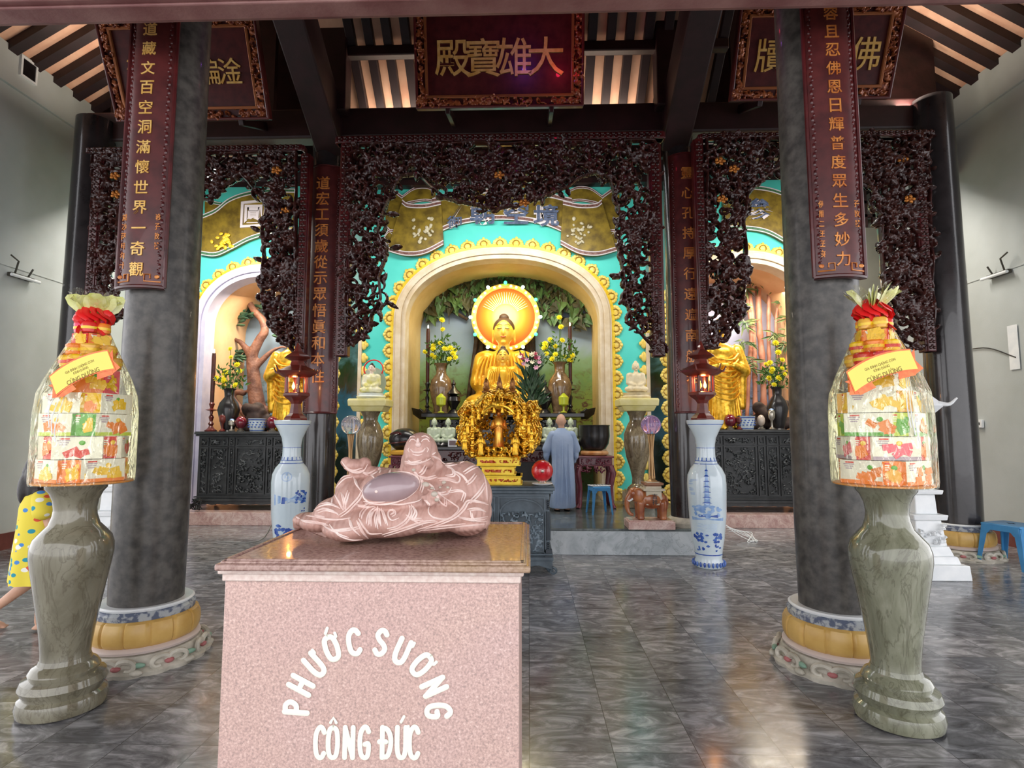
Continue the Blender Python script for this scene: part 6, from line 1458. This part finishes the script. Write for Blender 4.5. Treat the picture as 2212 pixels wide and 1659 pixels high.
for s, label, ch, pc, tp, bt in ((-1, 'green-edged scroll relief with a framed character, over the left arch', '圓', (547, 462), [(436, 470), (470, 455), (500, 432), (540, 418), (590, 412), (640, 412)], [(436, 552), (470, 555), (505, 540), (545, 520), (600, 505), (640, 505)]),
                          (1, 'green-edged scroll relief with a big white-outlined character, over the right arch', '參', (1640, 455), [(1560, 412), (1600, 405), (1650, 408), (1690, 420), (1730, 440)], [(1560, 500), (1600, 498), (1650, 505), (1690, 525), (1730, 550)])):
    y = SY - .02; t = thing('scroll_banner_relief', label, 'relief', (X(pc[0], y), SY, 4.9)); TT = Matrix.Translation(-Vector(t.location)); b, b2, b3 = MB(), MB(), MB()
    ribbon(b, b2, b3, crx(pw(tp, y), 5), crx(pw(bt, y), 5), y, .024, 1, .06)
    if s < 0: ribbon(b, b2, b3, crx(pw([(444, 430), (460, 436), (480, 440)], y), 5), crx(pw([(444, 480), (460, 478), (480, 470)], y), 5), y, .018, 1, .03)
    for x in (b, b2, b3): x.v = [tuple(TT @ Vector(p)) for p in x.v]
    b.build('scroll', m_olive, t, smooth=30); b2.build('edge_band', m_grn, t, smooth=30); b3.build('white_line', m_wl, t)
    p = at(*pc, y - .08); b = MB(); bo = MB()
    if s < 0: bo.strip([(p.x - .2, p.z - .22), (p.x + .2, p.z - .2), (p.x + .21, p.z + .24), (p.x - .19, p.z + .2)], [(p.x - .24, p.z - .27), (p.x + .24, p.z - .24), (p.x + .26, p.z + .29), (p.x - .24, p.z + .24)], y - .09, y - .06, TT, True)
    put_glyph(bo, ch, p.x, p.y, p.z, .36 if s < 0 else .5, 0, .07 if s > 0 else .03, 1, .02, True, True, TT); bo.build('character_outline', m_wl, t, smooth=0)
    if s > 0: put_glyph(b, ch, p.x, p.y - .02, p.z, .48, 0, .02, 1, .02, True, True, TT); b.build('character', m_nv, t, smooth=0)
    if s < 0:
        b = MB()
        for k in range(30): pp = at(487 + rnd.gauss(0, 11), 522 + rnd.gauss(0, 10), y - .085); b.ell(TT @ pp, (.04, .014, .03), 8, 5, None, (0, rnd.uniform(0, 3), 0))
        b.build('flower_motif', m_goldp, t)
# ------------------------------------------------------------------ side altars: reliefs, statues and offerings
# gnarled pine relief (left)
t = thing('gnarled_tree_relief', 'gnarled brown tree sculpture behind the left altar', 'tree relief', (X(560, 11.4), 11.4, SP)); TT = Matrix.Translation(-Vector(t.location)); mt_ = M('gnarled_bark', '5a3a30', .6, c2='8a6250', sc=5, bump=.7, bs=10, bd=.03)
b = MB()
for L, r in (([(565, 945), (560, 900), (552, 850), (548, 810), (545, 770), (560, 735), (572, 715), (566, 690), (548, 670), (535, 645), (528, 620), (505, 608)], [.55, .5, .42, .36, .3, .26, .24, .22, .2, .18, .15, .1]), ([(545, 775), (528, 748), (512, 735), (490, 730)], [.25, .18, .13, .08]), ([(555, 790), (580, 765), (600, 752), (620, 750)], [.2, .15, .1, .07]), ([(570, 900), (600, 860), (612, 840), (640, 830)], [.2, .14, .1, .06]), ([(530, 850), (500, 845), (480, 852)], [.2, .12, .07]), ([(528, 620), (545, 605), (570, 598)], [.12, .08, .05]), ([(535, 900), (510, 870), (500, 850)], [.25, .2, .12])):
    P = cr([at(x, y, 11.3) for x, y in L], 5); rr = list(np.interp(np.linspace(0, len(L) - 1, len(P)), range(len(L)), r)); rr = [q * .36 for q in rr]; b.tube(P, rr, 12, TT)
b.blob('trunk', mt_, t, .035, 2)
b = MB(); rnd = random.Random(4)
for cx_, cy_, n_, sp in ((520, 680, 60, 16), (560, 610, 60, 15), (500, 770, 50, 16), (590, 660, 50, 14), (610, 720, 40, 12), (480, 800, 40, 10)):
    for i in range(n_): c = TT @ at(cx_ + rnd.gauss(0, sp), cy_ + rnd.gauss(0, sp * .4), 11.35 + rnd.uniform(-.1, .1)); b.ell(c, (.1, .05, .03), 6, 4, None, (0, rnd.uniform(-.5, .5), 0))
b.build('needle_cluster', M('pine_green', '2c4c3c', .6, c2='4c6c50', sc=6), t)
# bamboo relief (right)
t = thing('bamboo_relief', 'cluster of reddish bamboo stems in relief behind the right altar', 'bamboo relief', (X(1640, 11.4), 11.4, SP)); TT = Matrix.Translation(-Vector(t.location)); mb2 = M('reddish_bamboo', '9a6450', .5, c2='bc8a74', sc=4)
for L, r in (([(1650, 930), (1648, 800), (1640, 700), (1636, 580)], .075), ([(1632, 930), (1630, 800), (1626, 700), (1612, 580)], .06), ([(1668, 930), (1662, 800), (1660, 700), (1662, 600)], .05), ([(1612, 930), (1618, 800), (1622, 700), (1604, 600)], .05), ([(1690, 930), (1682, 800), (1676, 700), (1684, 640)], .035), ([(1600, 900), (1606, 820), (1600, 760)], .03)):
    P = cr([at(x, y, 11.4) for x, y in L], 9); rr = [r * .75 * (1.2 if i % 4 == 0 else 1) for i in range(len(P))]; b = MB(); b.tube(P, rr, 10, TT); b.build('bamboo_stem', mb2, t)
b = MB()
for cx_, cy_ in ((1605, 620), (1690, 610), (1700, 650), (1640, 600), (1610, 700), (1672, 720), (1605, 740), (1690, 740), (1600, 790), (1700, 690), (1625, 780), (1660, 800), (1600, 660)):
    for i in range(16):
        a = rnd.uniform(PI * .9, PI * 2.1); L = rnd.uniform(.15, .32); c = TT @ at(cx_ + rnd.gauss(0, 5), cy_ + rnd.gauss(0, 5), 11.25 + rnd.uniform(-.05, .1)); Tm = Matrix.Translation(c) @ Matrix.Rotation(-a, 4, 'Y')
        b.add([(0, 0, 0), (L * .4, -.02, L * .09), (L, 0, 0), (L * .4, -.02, -L * .09)], [(0, 1, 2, 3)], Tm)
b.build('leaves', M('bamboo_leaf', '3c5c3c', .5, c2='7c8450', sc=4), t, smooth=0)
m_root = M('dark_root', '2a1e1a', .7, c2='4c3a34', sc=8, bump=.5, bs=20)
# golden standing statues
def standing(label, px, Y, z0, H, seed):
    t = thing('standing_gold_statue', label, 'statue', (X(px, Y), Y, z0)); k = H; b = MB()
    b.cap((0, 0, .08 * k), (0, 0, .5 * k), .15 * k, .12 * k); b.ell((0, 0, .66 * k), (.15 * k, .1 * k, .13 * k)); b.ell((0, 0, .93 * k), (.055 * k, .065 * k, .08 * k)); b.cap((0, 0, .75 * k), (0, 0, .86 * k), .04 * k, .035 * k); b.lathe([(.16 * k, 0), (.15 * k, .1 * k), (.12 * k, .2 * k)], 24)
    for s in (-1, 1): b.cap((s * .14 * k, 0, .72 * k), (s * .19 * k, -.03 * k, .52 * k), .055 * k, .06 * k); b.cap((s * .19 * k, -.03 * k, .52 * k), (s * .06 * k, -.13 * k, .56 * k), .05 * k, .035 * k); b.cap((s * .17 * k, -.02 * k, .5 * k), (s * .18 * k, 0, .2 * k), .05 * k, .03 * k)
    b.blob('robed_body', m_gold, t, .014 * k, 3)
    b = MB()
    for q in range(8): z = (.62 - .05 * q) * k; b.tube(cr([(-.13 * k, -.07 * k, z + .06 * k), (-.05 * k, -.135 * k, z), (.05 * k, -.14 * k, z - .01 * k), (.13 * k, -.07 * k, z + .05 * k)], 5), .01 * k, 6)
    for q in range(9): x_ = (-.13 + .033 * q) * k; b.tube([(x_ * .8, -.12 * k * math.sqrt(max(.1, 1 - (x_ / k / .17) ** 2)), .28 * k), (x_, -.15 * k * math.sqrt(max(.1, 1 - (x_ / k / .17) ** 2)), .02 * k)], .01 * k, 6)
    b.build('robe_fold', m_gold, t); return t
standing('golden standing robed statue at the right altar, beside the bamboo', 1562, 10.3, ztR, Z(692, 10.3) - ztR, 1)
standing('golden standing robed statue at the left altar, behind the red lantern', 624, 10.3, ztL, Z(705, 10.3) - ztL, 2)
candle('dark red candle with a lit tip on the left altar, by the lilac-lit moulding', 455, 925, 757, 9.95, ztL, None, m_redw)
vase_flowers('bouquet of yellow flowers on the left altar', 'dark vase of yellow flowers on the left altar', 492, 752, 838, 925, 10.0, ztL, .3, 12, 31, m_black)
vase_flowers('bouquet of yellow flowers on the right altar, against the front column', 'dark brown vase of yellow flowers on the right altar', 1682, 745, 838, 925, 10.0, ztR, .3, 13, 33, m_black)
def blue_pot(label, px, Y, z0, r=.15):
    t = thing('incense_pot', label, 'incense pot', (X(px, Y), Y, z0)); b = MB(); b.lathe([(r * .8, 0), (r * .85, .03), (r * .95, .12), (r, .22), (r * 1.05, .235), (r * .95, .235), (r * .9, .2)], 32); b.build('pot', m_porc, t)
    b = MB(); b.lathe([(r * .83, .01), (r * .86, .025)], 32); b.lathe([(r * 1.01, .2), (r * 1.04, .215)], 32)
    for i in range(14):
        a = 2 * PI * i / 14
        for q in range(3): b.ell((r * .94 * math.cos(a + q * .12), r * .94 * math.sin(a + q * .12), .08 + .04 * q), (.02, .02, .013), 6, 4)
    b.build('painted_motif', m_blue, t); b = MB(); b.lathe([(r * .9, .21), (r * .4, .225)], 24); b.build('ash', M('grey_ash', '8c8478', .9), t); return t
blue_pot('blue-and-white incense pot on the left altar', 555, 9.9, ztL); blue_pot('blue-and-white incense pot on the right altar', 1612, 9.9, ztR)
m_gar = M('garnet_glass', '5c1020', .1, c2='8a2434', sc=8, coat=.6)
for k, (px, z0, lb_, m) in enumerate(((520, ztL, 'dark red glass globe left of the blue pot on the left altar', m_gar), (588, ztL, 'dark red glass globe beside the left blue-and-white floor vase', m_gar), (1578, ztR, 'dark globe left of the blue pot on the right altar', m_gar), (1645, ztR, 'pale pearly egg-shaped globe right of the blue pot on the right altar', M('pearl', 'c8b8a8', .2)))):
    t = thing('altar_globe', lb_, 'globe', (X(px, 9.92), 9.92, z0), 0, 'round globes on the side altars'); b = MB(); b.ell((0, 0, .16), (.1, .1, .115) if k != 3 else (.065, .065, .1), 28, 18); b.build('globe', m, t); b = MB(); b.lathe([(.06, 0), (.065, .02), (.035, .04), (.045, .065)], 20); b.build('foot', m_metal, t)
for k, (px, z0, h, lb_) in enumerate(((480, ztL, .3, 'small dark oil lamp beside the candle on the left altar'), (500, ztL, .2, 'low dark cup in front of the left altar flowers'), (1598, ztR, .22, 'small dark cup left of the right altar pot'), (1668, ztR, .34, 'small dark metal lamp right of the pearly globe'), (1530, ztR, .3, 'small blue-topped holder at the left end of the right altar'))):
    t = thing('altar_cup', lb_, 'cup', (X(px, 9.86), 9.86, z0)); b = MB(); b.lathe([(.05, 0), (.055, .015), (.02, .05), (.02, h * .45), (.055, h * .6), (.06, h * .9), (.04, h)], 20); b.build('cup', m_redw if k % 2 == 0 else m_metal, t)
    b = MB(); b.ell((0, 0, h), (.04, .04, .03)); b.build('lid', m_blue2 if k in (1, 4, 3) else m_black, t)
# dark rootwood pieces under the reliefs
for px, z0, lb_ in ((552, ztL, 'dark knotted rootwood piece on the left altar'), (1676, ztR, 'dark knotted rootwood piece on the right altar')):
    t = thing('rootwood', lb_, 'rootwood', (X(px, 10.35), 10.35, z0), 0); b = MB()
    for k in range(22): b.ell((rnd.gauss(0, .22), rnd.gauss(0, .04), rnd.uniform(.05, .45)), (rnd.uniform(.08, .16), .08, rnd.uniform(.07, .14)), 10, 8)
    b.ell((0, 0, .1), (.4, .12, .1)); b.blob('root', m_root, t, .025, 2)
# niche spot: floor bush behind altar omitted by sight; small oil lamps on the altar
for px, lb_ in ((952, 'yellow-green glass cup in front of the flowers left of the golden statue'), (1218, 'yellow-green glass cup in front of the flowers right of the golden statue')):
    t = thing('glass_cup', lb_, 'cup', (X(px, 10.72), 10.72, nz)); b = MB(); b.lathe([(.06, 0), (.07, .02), (.02, .04), (.02, .12), (.09, .16), (.1, .3), (.02, .38)], 20); b.build('cup', M('lime_glass', 'a8b428', .2, c2='c8cc48', sc=4), t)
# ------------------------------------------------------------------ people
def hand(b, w_, d, k=1., curl=.5, side=1, up=Vector((0, 0, 1))):
    # palm with five separate bent fingers, root at w_, pointing along d
    d = d.normalized(); s = d.cross(up); s = s.normalized() if s.length > .1 else Vector((1, 0, 0)); n = s.cross(d); L = .085 * k
    for q in range(4): b.cap(w_, w_ + d * L + s * (q - 1.5) * .018 * k, .02 * k, .012 * k, 10)
    for q, fl_ in enumerate((.062, .074, .07, .055)):
        p0 = w_ + d * L + s * (q - 1.5) * .02 * k; p1 = p0 + (d * math.cos(curl * .5) - n * math.sin(curl * .5)) * fl_ * k * .55; p2 = p1 + (d * math.cos(curl * 1.3) - n * math.sin(curl * 1.3)) * fl_ * k * .5
        b.cap(p0, p1, .0095 * k, .0085 * k, 8); b.cap(p1, p2, .0085 * k, .007 * k, 8)
    t0 = w_ + d * L * .25 + s * side * .028 * k; t1 = t0 + (d * .6 + s * side * .6) * .045 * k; b.cap(t0, t1, .012 * k, .01 * k, 8); b.cap(t1, t1 + (d * .9 + s * side * .1) * .03 * k, .01 * k, .008 * k, 8)
MY = fl(1210, 1103, PZ).y; mx = X(1214, MY); MH = Z(893, MY) - PZ; k = MH / 1.62
t = thing('person', 'person with shaved head in long pale blue-grey robe, standing with back turned', 'person', (mx, MY, PZ), R(8))
m_robe = M('pale_blue_grey_robe', '8ea3c4', .8, c2='a2b4d0', sc=3, bump=.3, bs=9, bd=.02)
def body_fix(b): b.v = [(x * k, y * k, z * k) for x, y, z in b.v]
b = MB()    # body: head, neck, arms, legs as one skin
b.ell((-.01, .03, 1.5), (.078, .096, .11), 28, 20); b.ell((-.01, .07, 1.45), (.055, .06, .065)); b.cap((0, 0, 1.3), (-.01, .02, 1.42), .055, .05)
for s in (-1, 1): b.ell((s * .08 - .01, .035, 1.485), (.012, .026, .034)); b.cap((s * .08, 0, .78), (s * .085, .01, .42), .085, .055); b.cap((s * .085, .01, .42), (s * .08, -.01, .06), .055, .034); b.ell((s * .085, .05, .028), (.042, .11, .03))
b.ell((-.01, .128, 1.485), (.013, .014, .02)); b.cap((0, 0, .85), (0, 0, 1.2), .1, .085)
for s in (-1, 1):
    b.cap((s * .17, 0, 1.25), (s * .25, .08, .98), .05, .04); b.cap((s * .25, .08, .98), (s * .16, .27, .98), .038, .027); hand(b, Vector((s * .16, .27, .98)), Vector((-s * .4, 1, .1)), 1., .6, -s)
body_fix(b); b.blob('body', m_skin, t, .0085, 2)
b = MB()    # robe
n = 72; prof = [(.2, .13, .05), (.215, .145, .07), (.2, .14, .3), (.19, .135, .6), (.185, .13, .85), (.19, .125, 1.0), (.205, .12, 1.15), (.21, .11, 1.23), (.17, .085, 1.3), (.09, .065, 1.345), (.062, .058, 1.375)]
vs = []; fs = []
for q, (rx, ry, z) in enumerate(prof):
    am = .07 * max(0, 1 - z / 1.1)
    for i in range(n):
        a = 2 * PI * i / n; m = 1 + am * (math.sin(7 * a + 1.2 * math.sin(z * 3)) * .6 + .4 * math.sin(13 * a + 1)); vs.append((rx * m * math.cos(a) + .015 * math.sin(z * 3), ry * m * math.sin(a), z))
for q in range(len(prof) - 1):
    for i in range(n): j = (i + 1) % n; fs.append((q * n + i, q * n + j, (q + 1) * n + j, (q + 1) * n + i))
b.add(vs, fs); body_fix(b); robe_ = b.build('long_robe', m_robe, t, smooth=80)
b = MB()
for s in (-1, 1):
    b.cap((s * .16, 0, 1.255), (s * .245, .06, 1.02), .075, .085); b.cap((s * .245, .06, 1.02), (s * .2, .19, .97), .085, .075); b.ell((s * .25, .1, .93), (.055, .1, .1)); b.ell((s * .24, .14, .86), (.035, .07, .09))
body_fix(b); b.blob('wide_sleeve', m_robe, t, .012, 5)
b = MB()
for L in ([(-.02, -.135, 1.2), (-.03, -.15, .8), (-.05, -.17, .1)], [(.08, -.12, 1.1), (.1, -.14, .6), (.12, -.14, .1)], [(-.12, -.1, 1.05), (-.14, -.12, .6), (-.15, -.12, .1)], [(.0, -.13, .9), (.03, -.15, .5), (.04, -.165, .08)]):
    P = cr(L, 6); b.tube(P, [.011 * math.sin(PI * (.08 + .84 * i / (len(P) - 1))) for i in range(len(P))], 6)
body_fix(b); b.build('robe_crease', m_robe, robe_)
for s in (-1, 1): b = MB(); b.ell((s * .085, .05, .012), (.048, .125, .014), 20, 8); body_fix(b); b.build('sandal', m_black, t)
# girl walking past at the left
gY = 4.55; gx_ = X(70, gY, 1335); GH = 1.4; k = GH / 1.36
t = thing('person', 'barefoot child with dark hair and yellow printed dress, walking behind the marble vase', 'person', (gx_, gY, 0), R(-48))
b = MB(); b.ell((0, .0, 1.25), (.075, .09, .1), 28, 20); b.ell((0, .05, 1.2), (.05, .05, .05)); b.cap((0, 0, 1.08), (0, 0, 1.18), .042, .04); b.cap((0, 0, .72), (0, 0, .98), .12, .11)
for s in (-1, 1): b.ell((s * .077, .005, 1.235), (.01, .022, .028))
b.ell((0, .092, 1.235), (.012, .014, .018))
# standing leg (right) and trailing leg (left)
b.cap((.06, 0, .66), (.07, .06, .36), .075, .05); b.cap((.07, .06, .36), (.08, .04, .07), .05, .03); b.ell((.085, .09, .025), (.035, .095, .024))
b.cap((-.06, 0, .66), (-.08, -.02, .36), .075, .05); b.cap((-.08, -.02, .36), (-.14, -.24, .16), .05, .03); b.ell((-.145, -.25, .1), (.033, .03, .06)); b.ell((-.145, -.21, .045), (.033, .07, .028), 20, 12, None, (R(-30), 0, 0))
for q in range(5): b.ell((.06 + .013 * q, .185 - .006 * q, .014), (.008, .014, .009)); b.ell((-.17 + .013 * q, -.15 - .004 * q, .018), (.008, .014, .009))
b.cap((.14, 0, 1.02), (.18, .06, .82), .036, .03); b.cap((.18, .06, .82), (.16, .2, .72), .03, .022); hand(b, Vector((.16, .2, .72)), Vector((-.1, .8, -.3)), .8, .5, -1)
b.cap((-.14, 0, 1.02), (-.2, -.04, .82), .036, .03); b.cap((-.2, -.04, .82), (-.22, .02, .64), .03, .022); hand(b, Vector((-.22, .02, .64)), Vector((0, .2, -1)), .8, .4, 1, Vector((0, 1, 0)))
body_fix(b); b.blob('body', m_skin, t, .007, 2)
q_ = NT('yellow_printed_cloth'); vo = q_.n('ShaderNodeTexVoronoi', Scale=12.0); q_.set(vo.inputs['Vector'], q_.map((1, 1, 1.6)))
mk = q_.ramp(vo.outputs['Distance'], [(.33, 1.0), (.37, 0.0)], 'LINEAR'); pc_ = q_.ramp(q_.math('FRACT', q_.math('MULTIPLY', vo.outputs['Color'], 5.0)), [(0, '2a94a8'), (.35, 'f0f0e8'), (.5, 'e0583c'), (.65, '4a8ad0'), (.85, 'f0f0e8')], 'CONSTANT')
m_dress = q_.fin(q_.mix(mk, lin('ecd84a'), pc_), .8)
b = MB(); prof = [(.215, .155, .38), (.21, .15, .5), (.19, .14, .66), (.165, .125, .82), (.16, .12, .95), (.16, .1, 1.04), (.11, .07, 1.085), (.06, .055, 1.1)]; vs = []; fs = []
for q, (rx, ry, z) in enumerate(prof):
    for i in range(n): a = 2 * PI * i / n; m = 1 + .06 * max(0, 1 - (z - .38) / .5) * math.sin(6 * a + 1); vs.append((rx * m * math.cos(a), ry * m * math.sin(a), z))
for q in range(len(prof) - 1):
    for i in range(n): j = (i + 1) % n; fs.append((q * n + i, q * n + j, (q + 1) * n + j, (q + 1) * n + i))
b.add(vs, fs)
for s in (-1, 1): b.cap((s * .12, 0, 1.035), (s * .175, .015, .93), .058, .062)
b.v = [(x * 1.14, y * 1.1, z) for x, y, z in b.v]; body_fix(b); b.build('printed_dress', m_dress, t, smooth=80)
b = MB(); b.ell((0, -.015, 1.275), (.094, .1, .1), 28, 18); b.ell((.02, -.06, 1.18), (.09, .055, .13)); b.ell((.07, -.05, 1.1), (.05, .045, .12)); b.ell((-.05, -.06, 1.12), (.045, .04, .08)); b.ell((.1, -.02, 1.05), (.03, .03, .08))
b.ell((-.03, -.07, 1.2), (.09, .06, .12)); b.ell((.0, -.1, 1.1), (.08, .05, .13))
for i in range(40): a = rnd.uniform(-3.3, .1); b.cap((.07 * math.cos(a), .07 * math.sin(a), 1.25), (.11 * math.cos(a) + rnd.uniform(-.02, .05), .09 * math.sin(a), 1.02 + rnd.uniform(0, .1)), .016, .008, 6)
body_fix(b); b.blob('hair', m_hair, t, .009, 1)
me = bpy.data.objects[[c.name for c in t.children if c.name.startswith('hair')][0]].data
# ------------------------------------------------------------------ odds and ends
def ornate(label, px, Y, pyt, pyb_):
    x = X(px, Y); H = Z(pyt, Y); t = thing('white_stone_lantern', label, 'stone lantern', (x, Y, 0)); b = MB(); b.frustum(0, .62, .62, .16, .6, .6); b.frustum(.16, .5, .5, .24, .46, .46); b.frustum(.24, .42, .42, .34, .36, .36); b.build('base', m_white, t, bevel=.01)
    b = MB(); b.frustum(.34, .34, .34, .62, .28, .28); b.frustum(.62, .36, .36, .68, .38, .38); b.frustum(.68, .24, .24, .9, .22, .22); b.frustum(.9, .32, .32, .95, .34, .34); b.frustum(.95, .22, .22, H - .3, .2, .2); b.build('shaft', m_white, t, bevel=.01)
    b = MB(); carve(b, rectp(-.15, .15, .36, .6), -.18, .01, 77, 12, .03, .05, .012, 0, 1, .5, 0, False); b.build('carved_panel', m_white, t)
    b = MB(); b.frustum(H - .3, .3, .3, H - .22, .42, .42); b.frustum(H - .22, .42, .42, H, .1, .1)
    for s in (-1, 1):
        for u in (-1, 1): b.tube(cr([(s * .17, u * .17, H - .2), (s * .25, u * .22, H - .21), (s * .32, u * .25, H - .14)], 5), [.03 - .002 * i for i in range(11)], 8)
    b.build('upturned_roof', m_white, t, bevel=.01)
ornate('white carved stone lantern with upturned roof corners behind the right marble vase', 1975, 6.55, 838, 1204)
ornate('white carved stone lantern mostly hidden behind the left front column', 262, 6.55, 850, 1204)
# wiring, socket, paper, tube lamps on the walls
def wallthing(name, label, cat, side, y, z): return thing(name, label, cat, (WR - .012 if side > 0 else WL + .012, y, z))
def wy(px, s): # depth at which the side wall is seen at this column
    xw = WR if s > 0 else WL; a = Vector(ray(px, 932)); return xw * a.y / a.x
y = wy(2140, 1); z = at(2140, 915, y).z
t = wallthing('wall_socket', 'small white socket box on the right wall beside the rear column', 'socket', 1, wy(2122, 1), z); b = MB(); b.cb((-.02, 0, 0), (.04, .12, .12)); b.build('box', m_white, t, bevel=.008); b = MB(); b.cb((-.043, -.02, 0), (.006, .015, .04)); b.cb((-.043, .02, 0), (.006, .015, .04)); b.build('socket_slot', m_black, t)
b = MB(); y0, y1 = wy(2098, 1), wy(2210, 1); P = [(WR - .02, y0, at(2098, 756, y0).z), (WR - .02, (y0 + y1) / 2, at(2140, 755, (y0 + y1) / 2).z + .02), (WR - .02, y1, at(2210, 772, y1).z)]
b.tube(cr(P, 5), .008, 5); tag(b.build('wall_cable', m_black), 'thin dark cable sagging across the right wall', 'cable')
t = wallthing('paper_notice', 'white paper sheet on the right wall at the edge of the picture', 'notice', 1, wy(2206, 1), at(2206, 750, wy(2206, 1)).z); b = MB(); b.cb((-.004, 0, 0), (.004, .16, .62)); b.build('sheet', m_white, t)
for s, px, py, lb_ in ((1, 2190, 595, 'short tube lamp with a metal bracket on the right wall'), (-1, 14, 602, 'short tube lamp on the left wall at the edge of the picture')):
    yy = wy(px, s); t = wallthing('tube_lamp', lb_, 'lamp', s, yy, at(px, py, yy).z); b = MB(); b.tube([(-s * .1, -.22, 0), (-s * .1, .22, 0)], .022, 12); b.build('tube', m_white, t)
    b = MB(); b.cb((-s * .03, 0, .02), (.06, .36, .05)); b.tube([(-s * .03, -.1, .04), (-s * .12, -.15, .2), (-s * .1, -.25, .26)], .012, 6); b.tube([(-s * .03, .1, .04), (-s * .1, .1, .16)], .012, 6); b.build('bracket', M('dull_bracket', '4c4840', .5, .4), t)
rnd = random.Random(9)
b = MB(); pb = fl(1580, 1165, 0)
for k in range(6):
    P = [pb + Vector((-.1 + .02 * k, .1, .25 - .03 * k)), pb + Vector((.05 + .05 * k, .0, .1)), pb + Vector((.1 + rnd.uniform(0, .25), -.1 - .03 * k, .012)), pb + Vector((.3 + rnd.uniform(-.1, .1), -.15 + rnd.uniform(-.05, .1), .012))]; b.tube(cr(P, 6), .006, 5)
tag(b.build('cable_bundle', m_white), 'loose white cables trailing on the floor beside the pagoda-painted vase', 'cable')
b = MB()
for k in range(7):
    p0 = at(425, 1095, 9.6); P = [p0 + Vector((rnd.uniform(-.1, .1), 0, rnd.uniform(-.05, .15))) for _ in range(5)]; P = [Vector((p.x, 9.58 + rnd.uniform(-.03, .03), max(SP + .015, p.z))) for p in P]; b.tube(cr(P, 5), .008, 5)
tag(b.build('cable_tangle', m_black), 'dark tangle of wires at the foot of the lilac-lit arch moulding', 'cable')
b = MB(); b.tube(cr([fl(470, 1170, .01), fl(560, 1168, .01), fl(590, 1130, .01), Vector((X(596, 6.9), 7.0, .01))], 6), .007, 5); tag(b.build('floor_cable', M('grey_cable', '8c8c88', .5)), 'thin pale cable running over the floor to the left blue-and-white vase', 'cable')
